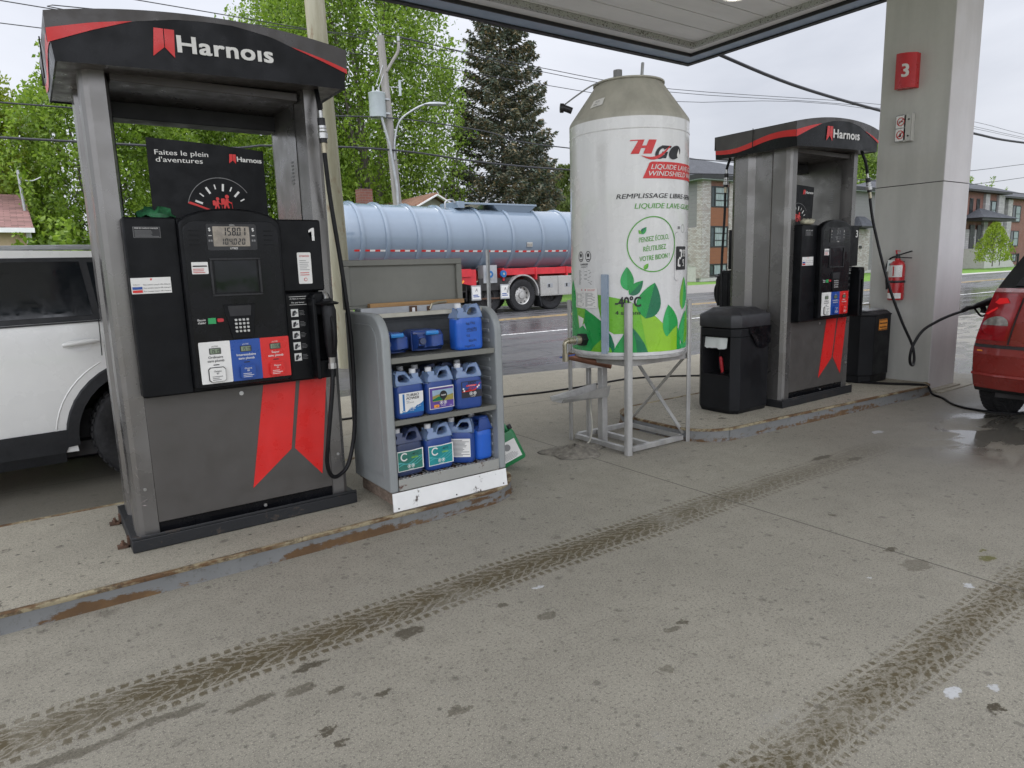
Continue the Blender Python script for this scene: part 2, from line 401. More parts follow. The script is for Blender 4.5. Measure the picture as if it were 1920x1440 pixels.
def wood_pole():
    t = NT('pole_wood'); a = t.noise(9, 6, .7, st=(1, 1, .12)); b = t.noise(5, 5, .6, st=(1, 1, .5))
    c = t.mix(t.ramp(a, .3, .7), (.30, .28, .19), (.42, .40, .30)); c = t.mix(t.ramp(b, .58, .72, 0, .8), c, (.20, .11, .055))
    t.set(Base_Color=c, Roughness=.9); t.bump(a, .5, .01); return t.mat
MT['pole_wood'] = wood_pole()
def plastic_jug(name, col, rough=.3, trans=.25):
    t = NT(name); c = t.mix(t.noise(9, 3), tuple(x*.85 for x in col), tuple(min(1, x*1.2) for x in col))
    t.set(Base_Color=c, Roughness=rough, Transmission_Weight=0); t.p.inputs['Subsurface Weight'].default_value = trans
    t.p.inputs['Subsurface Radius'].default_value = (.01, .02, .05); return t.mat
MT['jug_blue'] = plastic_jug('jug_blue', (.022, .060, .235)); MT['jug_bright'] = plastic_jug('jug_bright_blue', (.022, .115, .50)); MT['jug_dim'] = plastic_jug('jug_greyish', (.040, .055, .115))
MT['jug_clear'] = plastic_jug('jug_clear', (.17, .24, .38), .25); MT['jug_handle'] = plastic_jug('jug_handle_blue', (.03, .22, .55))
MT['cap_white'] = pm('cap_white', (.70, .71, .72), .4, var=.05)
for k, c in (('lab_teal', (.015, .24, .25)), ('lab_green', (.03, .17, .13)), ('lab_purple', (.10, .05, .26)), ('lab_dark', (.02, .02, .03)), ('lab_sky', (.30, .42, .52)), ('lab_grass', (.30, .26, .06)), ('lab_blue', (.01, .13, .36)), ('lab_wave', (.07, .38, .38))):
    mk(k, c, .4, var=.15, scale=12)
def emit(name, col, s):
    t = NT(name); t.set(Base_Color=(.8, .8, .8) if s > 1 else (.42, .01, .012), Emission_Color=col, Emission_Strength=s); return t.mat
MT['led'] = emit('led_lit', (1, .95, .82), 7); MT['tail_lit'] = emit('tail_lit', (1, .012, .015), .16)
# ---------------------------------------------------------------- ground, road, lawns
def concrete(name, col, island=False):
    t = NT(name); X, Y, Z = t.xyz()
    big = t.noise(.55, 5, .6); mid = t.noise(3.2, 6, .65); fine = t.noise(85, 3, .7); fine2 = t.noise(230, 2, .6)
    c = t.mix(t.ramp(big, .3, .7), tuple(x*.86 for x in col), tuple(x*1.08 for x in col))
    c = t.mix(t.ramp(mid, .35, .75, 0, .38), c, tuple(x*.70 for x in col))
    c = t.mix(t.ramp(t.noise(9, 6, .7), .42, .68, 0, .35), c, tuple(x*.62 for x in col)); c = t.mix(t.ramp(fine, .50, .66, 0, .68), c, tuple(x*.36 for x in col))
    c = t.mix(t.ramp(fine2, .55, .66, 0, .65), c, tuple(min(1, x*1.75) for x in col))
    rough = .82; hgt = t.M('ADD', t.M('MULTIPLY', fine, .6), t.M('MULTIPLY', mid, 1.2))
    # pits and dark drips with shapes of their own
    for sc, lo, hi, den, dk, am in ((1.9, .03, .09, .86, (.060, .048, .032), .7), (5.5, .05, .11, .80, (.050, .041, .030), .85), (13, .06, .14, .72, (.042, .035, .028), .9), (34, .08, .20, .58, (.042, .037, .030), .85)):
        v = t.n('ShaderNodeTexVoronoi'); v.inputs['Scale'].default_value = sc; v.inputs['Randomness'].default_value = 1
        wv = t.n('ShaderNodeVectorMath', operation='ADD'); nn = t.n('ShaderNodeTexNoise'); nn.inputs['Scale'].default_value = sc*5; nn.inputs['Detail'].default_value = 6; nn.inputs['Roughness'].default_value = .7
        t.l(t.obj, nn.inputs['Vector']); ms = t.n('ShaderNodeVectorMath', operation='SCALE'); t.l(nn.outputs[1], ms.inputs[0]); ms.inputs['Scale'].default_value = .55/sc
        t.l(t.obj, wv.inputs[0]); t.l(ms.outputs[0], wv.inputs[1]); t.l(wv.outputs[0], v.inputs['Vector'])
        sp = t.n('ShaderNodeSeparateColor'); t.l(v.outputs['Color'], sp.inputs[0])
        keep = t.M('GREATER_THAN', sp.outputs[0], den); rad = t.M('POWER', sp.outputs[1], 2.2)
        d = t.M('DIVIDE', v.outputs['Distance'], t.M('ADD', t.M('MULTIPLY', rad, 1.5), .22)); f = t.M('MULTIPLY', keep, t.ramp(d, lo*1.6, hi*1.6, am, 0))
        f = t.M('MULTIPLY', f, t.M('ADD', t.M('MULTIPLY', sp.outputs[2], .75), .25)); c = t.mix(f, c, dk)
    if island:
        t.set(Base_Color=c, Roughness=rough); t.bump(hgt, .35, .006); return t.mat
    # worn brown tyre tracks: two parallel bands with a tread pattern
    wob = t.M('MULTIPLY', t.M('SUBTRACT', t.noise(1.4, 2), .5), .05); jit = t.M('MULTIPLY', t.M('SUBTRACT', t.noise(26, 4, .65), .5), .30); j2 = t.M('SUBTRACT', t.noise(9, 5, .65), .5); brk = t.noise(38, 4, .7)
    for yc, hw, x0, x1, x2, x3, st, cut in ((2.462, .130, -3, -2.5, 1.9, 4.8, .86, .36), (.985, .108, -.5, 1.0, 3.4, 5.0, .84, .42)):
        tt = t.M('DIVIDE', t.M('ADD', t.M('SUBTRACT', Y, yc), wob), hw); ab = t.M('ABSOLUTE', tt)
        band = t.ramp(t.M('ADD', ab, t.M('MULTIPLY', jit, .5)), .90, 1.04, 1, 0)
        q = t.M('FRACT', t.M('ADD', t.M('ADD', t.M('DIVIDE', X, .064), t.M('ADD', t.M('MULTIPLY', ab, 3.1), t.M('MULTIPLY', tt, .4))), t.M('MULTIPLY', j2, 2.6)))
        chev = t.ramp(t.M('ADD', t.M('ABSOLUTE', t.M('SUBTRACT', q, .5)), t.M('MULTIPLY', jit, .5)), .36, .43, 1, .12)
        q2 = t.M('FRACT', t.M('ADD', t.M('DIVIDE', X, .043), t.M('MULTIPLY', j2, .9)))
        lug = t.ramp(t.M('ADD', t.M('ABSOLUTE', t.M('SUBTRACT', q2, .5)), t.M('MULTIPLY', jit, 1.0)), .27, .34, 1, 0)
        isl = t.M('GREATER_THAN', ab, .70); gap = t.ramp(t.M('ABSOLUTE', t.M('SUBTRACT', t.M('ADD', ab, t.M('MULTIPLY', jit, .3)), .70)), .03, .06, 0.1, 1)
        gap2 = t.ramp(t.M('ABSOLUTE', t.M('SUBTRACT', t.M('ADD', ab, t.M('MULTIPLY', j2, .5)), .30)), .015, .045, .35, 1)
        core = t.mix(isl, chev, lug); cs = t.M('MULTIPLY', t.M('MULTIPLY', core, gap), gap2); cs = t.M('MULTIPLY', cs, t.ramp(brk, cut, cut+.16, .15, 1))
        fade = t.M('MULTIPLY', t.ramp(X, x0, x1), t.ramp(X, x2, x3, 1, .42)); patch = t.ramp(t.noise(2.3, 5, .65), .28, .52, .40, 1)
        end = t.ramp(X, x3, x3+.8, 1, 0)
        f = t.M('MULTIPLY', t.M('MULTIPLY', t.M('MULTIPLY', band, cs), t.M('MULTIPLY', fade, end)), t.M('MULTIPLY', patch, st))
        f = t.M('ADD', f, t.M('MULTIPLY', t.M('MULTIPLY', t.M('MULTIPLY', t.M('MULTIPLY', band, fade), end), patch), t.ramp(ab, .15, .65, .30, .03))); f = t.M('MINIMUM', f, 1)
        c = t.mix(f, c, t.mix(t.noise(11, 4), (.056, .043, .019), (.105, .082, .040)))
    # saw-cut joints
    jt = None
    for ax, p, wd in ((X, 3.255, .006), (X, -1.6, .006), (X, 8.1, .006), (Y, -.35, .006), (Y, 5.6, .006)):
        e = t.ramp(t.M('ABSOLUTE', t.M('SUBTRACT', t.M('ADD', ax, t.M('MULTIPLY', jit, .010)), p)), wd*.5, wd*1.3, .75, 0)
        jt = e if jt is None else t.M('MAXIMUM', jt, e)
    c = t.mix(jt, c, (.06, .055, .045))
    # single oil spots, mud smears and bits of dried foam where they lie
    wv = t.n('ShaderNodeVectorMath', operation='ADD'); nn = t.n('ShaderNodeTexNoise'); nn.inputs['Scale'].default_value = 17; nn.inputs['Detail'].default_value = 6; nn.inputs['Roughness'].default_value = .7
    t.l(t.obj, nn.inputs['Vector']); ms = t.n('ShaderNodeVectorMath', operation='MULTIPLY_ADD'); t.l(nn.outputs[1], ms.inputs[0]); ms.inputs[1].default_value = (.15, .11, 0); ms.inputs[2].default_value = (-.075, -.055, 0)
    t.l(t.obj, wv.inputs[0]); t.l(ms.outputs[0], wv.inputs[1])
    def blots(lst):
        acc = None
        for (bx_, by_, rx_, ry_, s_) in lst:
            q1 = t.n('ShaderNodeVectorMath', operation='SUBTRACT'); t.l(wv.outputs[0], q1.inputs[0]); q1.inputs[1].default_value = (bx_, by_, 0)
            q2 = t.n('ShaderNodeVectorMath', operation='MULTIPLY'); t.l(q1.outputs[0], q2.inputs[0]); q2.inputs[1].default_value = (1/rx_, 1/ry_, 0)
            q3 = t.n('ShaderNodeVectorMath', operation='LENGTH'); t.l(q2.outputs[0], q3.inputs[0]); f_ = t.ramp(q3.outputs['Value'], .72, 1.12, s_, 0)
            acc = f_ if acc is None else t.M('MAXIMUM', acc, f_)
        return acc
    grain = t.ramp(t.noise(60, 4, .7), .30, .50, .45, 1)
    f = blots([(1.06, 2.27, 0.072, 0.040, .8), (.67, 2.29, 0.065, 0.029, .85), (.44, 2.20, 0.086, 0.022, .6), (.60, 2.17, 0.050, 0.036, .6), (.70, 2.08, 0.036, 0.022, .7), (.82, 1.97, 0.025, 0.016, .8), (.97, 1.74, 0.032, 0.025, .6), (.58, 1.90, 0.029, 0.020, .85), (.61, 1.82, 0.025, 0.018, .8), (1.56, 2.04, 0.050, 0.025, .55), (1.96, 1.67, 0.029, 0.020, .8), (1.88, 1.66, 0.036, 0.014, .6), (3.26, 1.51, 0.036, 0.022, .8), (4.48, 2.58, 0.115, 0.036, .8), (4.62, 2.42, 0.086, 0.029, .7), (3.49, 1.93, 0.029, 0.022, .7), (2.31, .72, 0.025, 0.020, .95), (1.47, 2.23, 0.036, 0.022, .7), (3.18, 1.35, 0.086, 0.050, .45), (1.67, 1.49, 0.029, 0.022, .5), (-.12, 2.27, 0.252, 0.025, .6), (.2, 2.29, 0.144, 0.022, .6)])
    c = t.mix(t.M('MULTIPLY', f, grain), c, (.045, .035, .018))
    c = t.mix(t.M('MULTIPLY', blots([(3.51, 1.18, 0.050, 0.032, .9), (3.58, 1.24, 0.018, 0.011, .9)]), grain), c, (.10, .095, .018))
    c = t.mix(t.M('MULTIPLY', blots([(1.70, 2.26, 0.025, 0.018, .9), (2.29, .84, 0.036, 0.022, .9), (2.43, .76, 0.025, 0.018, .8), (3.14, 1.12, 0.022, 0.014, .8), (2.9, 1.43, 0.014, 0.011, .8), (5.5, 2.7, 0.072, 0.036, .9)]), grain), c, (.50, .51, .52))
    # chalky pale scuffs
    c = t.mix(t.M('MULTIPLY', t.ramp(t.noise(1.3, 6, .7), .60, .72, 0, .35), t.ramp(fine, .4, .6)), c, (.42, .41, .39))
    # rain water: open side of the canopy, and a puddle round the red car
    dist = t.M('SQRT', t.M('ADD', t.M('POWER', t.M('MULTIPLY', t.M('SUBTRACT', X, 6.5), .55), 2), t.M('POWER', t.M('MULTIPLY', t.M('SUBTRACT', Y, 2.0), 1.15), 2)))
    wnz = t.noise(2.6, 5, .6, dist=.6, st=(.6, 1, 1)); pud = t.M('MULTIPLY', t.ramp(dist, .30, 1.05, 1, 0), t.ramp(wnz, .42, .54))
    damp = t.ramp(dist, .6, 2.0, .7, 0)
    outx = t.M('MAXIMUM', t.ramp(t.M('ADD', X, t.M('MULTIPLY', wnz, 1.6)), 9.2, 10.2), t.ramp(t.M('ADD', Y, t.M('MULTIPLY', wnz, .8)), 7.9, 8.6))
    left_dark = t.M('MULTIPLY', t.ramp(X, 1.0, .3), t.ramp(Y, 4.45, 4.9))  # far left, beyond the first island: ground made darker and smoother
    wet = t.M('MAXIMUM', pud, t.M('MULTIPLY', outx, t.ramp(wnz, .40, .62, .25, 1))); damp = t.M('MAXIMUM', t.M('MAXIMUM', damp, t.M('MULTIPLY', outx, .7)), t.M('MULTIPLY', left_dark, .9))
    c = t.mix(t.M('MULTIPLY', damp, .55), c, (.075, .07, .062)); c = t.mix(t.M('MULTIPLY', wet, .6), c, (.05, .048, .045))
    rg = t.mix(wet, t.mix(damp, (.80,)*3, (.45,)*3), (.05,)*3)
    t.set(Base_Color=c, Roughness=rg); t.bump(t.M('MULTIPLY', hgt, t.M('SUBTRACT', 1.0, t.M('MULTIPLY', pud, .95))), .35, .006)
    return t.mat
def asphalt():
    t = NT('asphalt'); X, Y, Z = t.xyz(); f = t.noise(120, 3, .7); b = t.noise(.5, 5, .6, st=(.25, 1, 1)); m_ = t.noise(1.6, 6, .65, st=(.3, 1, 1))
    c = t.mix(t.ramp(b, .3, .7), (.060, .060, .064), (.095, .094, .097)); c = t.mix(t.ramp(f, .5, .75, 0, .6), c, (.17, .165, .16))
    c = t.mix(t.ramp(m_, .5, .7, 0, .5), c, (.045, .045, .048))
    cr = t.n('ShaderNodeTexVoronoi', feature='DISTANCE_TO_EDGE'); cr.inputs['Scale'].default_value = .45; wv = t.n('ShaderNodeVectorMath', operation='ADD')
    nn = t.n('ShaderNodeTexNoise'); nn.inputs['Scale'].default_value = 1.5; t.l(t.obj, nn.inputs['Vector']); t.l(t.obj, wv.inputs[0]); t.l(nn.outputs[1], wv.inputs[1]); t.l(wv.outputs[0], cr.inputs['Vector'])
    c = t.mix(t.ramp(cr.outputs[0], .004, .012, .7, 0), c, (.02, .02, .02))
    wet = t.ramp(t.noise(1.1, 5, .6, st=(.22, 1, 1)), .38, .62); rain = t.M('MULTIPLY', t.ramp(X, 7.5, 13), t.ramp(Y, 16, 10)); wet = t.M('MINIMUM', 1.0, t.M('ADD', wet, t.M('MULTIPLY', rain, .7)))
    t.set(Base_Color=c, Roughness=t.mix(rain, t.mix(wet, (.55,)*3, (.22,)*3), t.mix(wet, (.35,)*3, (.09,)*3))); t.bump(t.M('MULTIPLY', f, t.M('SUBTRACT', 1.0, t.M('MULTIPLY', wet, .85))), .5, .006); return t.mat
def lawn():
    t = NT('lawn_green'); a = t.noise(.5, 5); b = t.noise(14, 5, .7); c = t.mix(t.ramp(a, .3, .7), (.085, .19, .018), (.14, .26, .03))
    c = t.mix(t.ramp(b, .4, .7, 0, .6), c, (.05, .12, .015)); t.set(Base_Color=c, Roughness=.9); t.bump(b, 1, .05); return t.mat
def flat(name, poly, z, mat, maxe=None):
    m_ = MB(); m_.sheet(poly, lambda u, v, d: (u, v, z+d), mat, 0, maxe)
    return tag(m_.build(name, smooth=False), kind='structure')
def rect(x0, x1, y0, y1): return [(x0, y0), (x1, y0), (x1, y1), (x0, y1)]
CONC = concrete('concrete_worn', (.275, .256, .208)); ISL = concrete('concrete_island', (.325, .300, .240), True); ASPH = asphalt(); LAWN = lawn()
flat('ground', rect(-900, 1200, -600, 1200), -.020, LAWN)
flat('road', rect(-300, 420, 6.4, 21.2), -.004, ASPH)
ap = [(-45, -45), (70, -45), (70, 6.9), (9.5, 6.95), (7.5, 6.85), (6, 7.15), (5, 7.35), (3, 7.4), (1, 7.3), (-45, 7.4)]
flat('forecourt', ap, 0, CONC)
t = NT('road_paint'); nn_ = t.noise(14, 4); t.set(Base_Color=t.mix(t.ramp(nn_, .35, .6), (.16, .16, .16), (.66, .66, .65)), Roughness=.6); PW = t.mat
t = NT('road_paint_yellow'); nn_ = t.noise(10, 4); t.set(Base_Color=t.mix(t.ramp(nn_, .35, .6), (.20, .17, .12), (.58, .38, .10)), Roughness=.6); PY = t.mat
mb = MB()
fl = lambda u, v, d: (u, v, d)
mb.sheet([(-60, 12.9), (8.1, 11.80), (31, 10.35), (160, 7.8), (160, 7.95), (31, 10.5), (8.1, 11.95), (-60, 13.05)], fl, PW, .001)
mb.sheet(rect(-80, 300, 15.25, 15.37), fl, PY, .001); mb.sheet(rect(-80, 300, 15.55, 15.67), fl, PY, .001)
tag(mb.build('road_markings', smooth=False), kind='structure')
flat('driveway', [(19, 20.9), (39, 20.9), (37.5, 28.6), (24, 28.6)], -.0005, pm('gravel', (.21, .20, .19), .9, var=.2, scale=8, bump=.5, bscale=60))
flat('verge', rect(45, 300, 21.2, 22.6), .002, pm('sidewalk', (.36, .35, .34), .8, var=.1, scale=2))

# ---------------------------------------------------------------- pump islands
def island(name, label, pts, zt):
    e = thing(name, label, 'pump island', (0, 0, 0))
    n = len(pts); cx = sum(p[0] for p in pts)/n; cy = sum(p[1] for p in pts)/n
    def inset(k):
        out = []
        for i, p in enumerate(pts):
            a, b = Vector(pts[i-1]), Vector(pts[(i+1) % n]); tg = (b-a).normalized(); nn2 = Vector((-tg.y, tg.x)); out.append((p[0]+nn2.x*k, p[1]+nn2.y*k))
        return out
    m1 = MB(); m1.sheet(inset(.03), lambda u, v, d: (u, v, zt-.002), ISL); m1.build('slab', e, smooth=False)
    m2 = MB(); o, i2 = pts, inset(.032); o2 = inset(-.012)
    ring = lambda pp, z: [(p[0], p[1], z) for p in pp]
    m2.loft([ring(o2, -.002), ring(o, .010), ring(o, zt-.018)], MT['kerb'], cap=False)
    m2.loft([ring(o, zt-.018), ring(inset(-.004), zt-.012), ring(inset(-.004), zt-.001), ring(inset(.004), zt+.003), ring(inset(.018), zt+.002), ring(i2, zt-.006)], MT['kerb_top'], cap=False)
    m2.build('kerb', e, angle=60)
    return e
def arc(cx, cy, r, a0, a1, n=8): return [(cx+r*cos(R(a0+(a1-a0)*i/n)), cy+r*sin(R(a0+(a1-a0)*i/n))) for i in range(n+1)]
p1 = [(-9, 3.285)] + [(x, 3.285) for x in np.linspace(-8, 2.05, 22)] + arc(2.08, 3.645, .36, -88, 0) + arc(2.08, 4.19, .36, 0, 90) + [(x, 4.55) for x in np.linspace(1.9, -9, 12)]
island('pump_island', 'long concrete island under the large pump and jug cabinet, rusty steel kerb', p1, .085)
p2 = [(x, 3.305-.06*(x-4.4)) for x in np.linspace(4.4, 7.2, 9)] + arc(7.32, 3.40, .27, -85, 0) + arc(7.33, 4.2, .26, 0, 90) + [(x, 4.46) for x in (6.5, 5.5, 4.5)] + arc(4.48, 4.10, .36, 90, 180) + arc(4.48, 3.66, .36, 180, 265)
island('pump_island', 'concrete island under the second pump and bins, rounded rusty end by the tank stand', p2, .10)

# ---------------------------------------------------------------- station canopy and its column
e = thing('canopy', 'grey forecourt canopy roof with white slatted ceiling and blue edge strip', 'canopy')
X0, X1, Y0, Y1, ZF = -2.6, 9.14, -.5, 7.85, 4.52
def frame_ring(m_, a, b, z0, z1, mat):          # picture-frame strip between insets a and b
    x0, x1, y0, y1 = X0+a, X1-a, Y0+a, Y1-a; u0, u1, v0, v1 = X0+b, X1-b, Y0+b, Y1-b
    m_.box(x0, x1, y0, v0, z0, z1, mat); m_.box(x0, x1, v1, y1, z0, z1, mat); m_.box(x0, u0, v0, v1, z0, z1, mat); m_.box(u1, x1, v0, v1, z0, z1, mat)
m1 = MB(); frame_ring(m1, 0, .05, ZF, ZF+.85, MT['pump_dark']); m1.build('fascia', e)
m1 = MB(); frame_ring(m1, .05, .085, ZF-.0, ZF+.06, MT['pump_dark']); frame_ring(m1, .085, .36, ZF+.02, ZF+.07, MT['can_blue']); frame_ring(m1, .36, .385, ZF+.0, ZF+.07, MT['pump_dark'])
m1.build('edge_strip', e)
m1 = MB(); frame_ring(m1, .385, .62, ZF+.045, ZF+.10, MT['can_white']); m1.build('soffit_trim', e)
m1 = MB(); frame_ring(m1, .62, .68, ZF+.01, ZF+.10, rusty('can_trim', (.42, .42, .40), (.16, .15, .13), amt=.30, scale=45)); m1.build('ceiling_channel', e)
m1 = MB(); yy = Y0+.68; k = 0
while yy < Y1-.69:
    y2 = min(yy+.385, Y1-.68); m1.box(X0+.68, X1-.68, yy+.009, y2-.009, ZF+.075, ZF+.10, MT['can_panel']); yy += .385
m1.box(X0+.68, X1-.68, Y0+.68, Y1-.68, ZF+.105, ZF+.13, MT['dark_gap'])
m1.build('ceiling_boards', e); m1 = MB(); m1.box(X0+.04, X1-.04, Y0+.04, Y1-.04, ZF+.6, ZF+.64, MT['can_white']); m1.build('roof_deck', e)
for k, (lx, ly) in enumerate(((7.43, 5.64), (3.4, 5.64), (7.43, 1.7), (3.4, 1.7))):
    l_ = tag(MB().lathe([(.0, ZF+.035), (.10, ZF+.04), (.15, ZF+.05)], MT['led'], (lx, ly, 0), 28).lathe([(.15, ZF+.045), (.17, ZF+.035), (.20, ZF+.05), (.21, ZF+.075)], MT['can_white'], (lx, ly, 0), 28).build('ceiling_lamp'),
        ['round lit lamp in the canopy ceiling above the washer fluid tank', 'round lit lamp in the canopy ceiling above the jug cabinet', 'round lit lamp in the canopy ceiling towards the red car', 'round lit lamp in the canopy ceiling over the driving lane'][k], 'ceiling lamp', 'canopy ceiling lamps')
e = thing('canopy_column', 'square pale grey canopy column standing behind the second pump', 'column', (0, 0, 0))
m1 = MB(); cz = 2.123
for z0, z1 in ((.03, cz-.004), (cz+.004, 4.62)):
    m1.box(7.52, 8.095, 3.205, 3.875, z0, z1, MT['col_side'])
    m1.box(7.517, 7.519, 3.213, 3.867, z0, z1, MT['col_face'])
m1.box(7.53, 8.085, 3.215, 3.865, cz-.004, cz+.004, MT['dark_gap']); m1.build('cladding', e, bevel=.004, seg=1)
m1 = MB(); m1.box(7.50, 8.12, 3.14, 3.93, -.01, .03, ISL); m1.box(7.54, 8.30, 3.09, 3.97, -.01, .012, ISL); m1.build('footing', e, bevel=.008)

e = thing('pump_number_sign', 'red box sign with a white number 3 on the canopy column', 'number sign', (7.516, 3.603, 3.0))
m1 = MB(); pr_ = [(-.1, .06)] + [(-.1+.2*i/8, .06-.075*math.sin(pi*i/8*.5)) for i in range(1, 9)]
pl = [(-.1, .40), (-.1, .05)] + [(-.1+.2*i/10, .05-.05*i/10) for i in range(1, 11)] + [(.1, .35)]
fn = plane((0, 0, 0), (0, -1, 0), (0, 0, 1))
dep = lambda u: .075+.035*(1-((u)/.1)**2)
P_ = circ(0, .2, .1, .2, 4); us = np.linspace(-.1, .1, 9)
top = [fn(u, .41-.28*(u+.1)*.5, dep(u)) for u in us]; bot = [fn(u, .07-.35*(u+.1)*.5+.02*(u+.1)/.2, dep(u)) for u in us]
m1.loft([[fn(us[0], .41, 0)]+top+[fn(us[-1], .382, 0)], [fn(us[0], .07, 0)]+bot+[fn(us[-1], .055, 0)]], MT['red_sign']); m1.build('sign_box', e, angle=30)
m1 = MB(); m1.text('3', .012, .185, .125, lambda u, v, d: fn(u, v-.14*(u+.1), dep(u)+d), MT['white_vinyl'], .003, bold=.03, align='c'); m1.build('number', e, smooth=False)

e = thing('no_smoking_sign', 'small plate with two red prohibition symbols on the column bracket', 'safety sign', (7.513, 3.62, 2.68))
fn = plane((-.06, 0, 0), (0, -1, 0), (0, 0, 1)); m1 = MB()
m1.prism(rrect(-.055, .05, -.125, .135, .004, 2), fn, -.004, 0, MT['ink_grey'])
for v0 in (.008, -.118):
    m1.sheet(rrect(-.05, .045, v0, v0+.118, .004, 2), fn, MT['white_vinyl'], .002); cc = (-.0025, v0+.059)
    rr_ = circ(*cc, .038, .042, 28); ri = circ(*cc, .030, .034, 28)
    m1.add([fn(u, v, .0045) for u, v in rr_+ri], [(i, (i+1) % 28, 28+(i+1) % 28, 28+i) for i in range(28)], MT['ink_red'])
    m1.sheet([(cc[0]-.026, cc[1]-.020), (cc[0]-.020, cc[1]-.026), (cc[0]+.026, cc[1]+.020), (cc[0]+.020, cc[1]+.026)], fn, MT['ink_red'], .007)
    if v0 > 0: m1.sheet(rect(cc[0]-.02, cc[0]+.018, cc[1]-.004, cc[1]+.005), fn, MT['ink_black'], .005)
    else: m1.sheet([(cc[0]-.008, cc[1]-.022), (cc[0]+.010, cc[1]-.022), (cc[0]+.012, cc[1]), (cc[0], cc[1]+.022), (cc[0]-.010, cc[1])], fn, MT['ink_black'], .005)
m1.build('plate', e, smooth=False)
m1 = MB(); m1.box(-.062, -.056, -.10, -.03, -.13, .135, MT['col_face']); m1.box(-.062, .0, -.103, -.098, -.13, .135, MT['col_face'])
for z in (-.08, .08): m1.cyl((-.068, -.075, z), (-.06, -.075, z), .008, MT['dark_gap'], 8)
m1.build('bracket', e)

e = thing('fire_extinguisher', 'red fire extinguisher with white labels hanging on the column', 'fire extinguisher', (7.425, 3.552, .95))
m1 = MB(); m1.lathe([(0, 0), (.068, 0), (.076, .01), (.076, .335), (.070, .375), (.045, .405), (.026, .415), (.026, .43), (0, .43)], MT['ext_red'], n=28); m1.build('cylinder', e)
cyf = lambda u, v, d: ((.0765+d)*cos(pi+u/.0765), (.0765+d)*sin(pi+u/.0765), v)
m1 = MB(); m1.sheet(rect(-.085, .085, .02, .075), cyf, MT['white_vinyl'], .001, (.02, 0)); m1.lines(-.07, .07, .03, .065, 3, cyf, MT['ink_red'], .002); m1.build('lower_label', e, smooth=False)
m1 = MB(); m1.sheet(rect(-.085, .085, .24, .36), cyf, MT['white_vinyl'], .001, (.02, 0))
for a_, b_ in ((-.07, -.012), (.012, .07)): m1.lines(a_, b_, .255, .345, 7, cyf, MT['ink_grey'], .002)
m1.sheet(rect(-.006, .006, .25, .35), cyf, MT['ink_red'], .0025, (.02, 0))
m1.build('label', e, smooth=False)
m1 = MB(); m1.sheet(rect(-.06, .02, .30, .42), plane((-.085, .03, .0), (-.2, -1, 0), (0.12, 0, 1)), MT['paper']); m1.sheet(rect(-.04, .0, .36, .385), plane((-.088, .03, 0), (-.2, -1, 0), (.12, 0, 1)), MT['lab_teal']); m1.build('tag', e, smooth=False)
m1 = MB(); m1.lathe([(.077, .18), (.080, .185), (.080, .20), (.077, .205)], MT['ink_black'], n=28); m1.box(.06, .09, -.03, .03, .12, .40, MT['pump_dark']); m1.build('bracket', e)
m1 = MB(); m1.cyl((0, 0, .42), (0, 0, .475), .020, MT['ink_black'], 12); m1.bar((0, .02, .455), (0, -.135, .50), .022, .012, MT['ink_black']); m1.bar((0, -.01, .44), (0, -.135, .432), .022, .010, MT['ink_black']); m1.build('valve', e)
m1 = MB(); m1.cyl((0, .012, .47), (0, .02, .515), .009, MT['red_plastic'], 8); m1.bar((0, .02, .51), (0, -.02, .505), .02, .008, MT['red_plastic']); m1.build('pin', e)
m1 = MB(); m1.tube(smooth_path([(0, .02, .45), (0, .075, .43), (-.01, .105, .36), (-.01, .102, .25), (-.01, .095, .16), (-.01, .09, .13)]), .010, MT['black_rubber'], 8); m1.cyl((-.01, .09, .17), (-.01, .086, .11), .014, MT['black_rubber'], 8); m1.build('hose', e)
# ---------------------------------------------------------------- fuel pumps
SEG = {'0': 'abcdef', '1': 'bc', '2': 'abged', '3': 'abgcd', '4': 'fgbc', '5': 'afgcd', '6': 'afgedc', '7': 'abc', '8': 'abcdefg', '9': 'abcdfg'}
def seg7(m_, st, u, v, h, fn, mat, d, w_=None, gap=.3, th=.13):
    w_ = w_ or h*.5; t = h*th
    for ch in st:
        if ch == '.':
            m_.sheet(rect(u-gap*w_*.6, u-gap*w_*.6+t, v, v+t), fn, mat, d); continue
        for s in SEG.get(ch, ''):
            x0, x1 = u, u+w_; hm = v+h/2
            q = {'a': rect(x0+t, x1-t*.6, v+h-t, v+h), 'd': rect(x0+t*.6, x1-t, v, v+t), 'g': rect(x0+t*.8, x1-t*.8, hm-t/2, hm+t/2), 'b': rect(x1-t, x1, hm+t*.3, v+h-t*.3), 'c': rect(x1-t, x1, v+t*.3, hm-t*.3), 'f': rect(x0, x0+t, hm+t*.3, v+h-t*.3), 'e': rect(x0, x0+t, v+t*.3, hm-t*.3)}[s]
            m_.sheet([(p[0]+(p[1]-v)*.06, p[1]) for p in q], fn, mat, d)
        u += w_*(1+gap)
def ribbon(m_, u, v, h, fn, mat, d, split=True):          # the red two-tailed bookmark, height h, upper left at (u, v)
    k = h/.54
    for q in ([(0, 0), (.170, 0), (.118, -.363), (-.098, -.539)], [(.192, 0), (.339, 0), (.276, -.535), (.136, -.363)]):
        m_.sheet([(u+a*k, v+b*k) for a, b in q], fn, mat, d)
def logo_icon(m_, u, v, h, fn, mat, d):
    k = h
    for q in ([(.10, 1), (.42, 1), (.40, .34), (0, 0)], [(.45, 1), (.80, 1), (.74, 0), (.43, .34)]):
        m_.sheet([(u+a*k, v+b*k) for a, b in q], fn, mat, d)
DP = .60
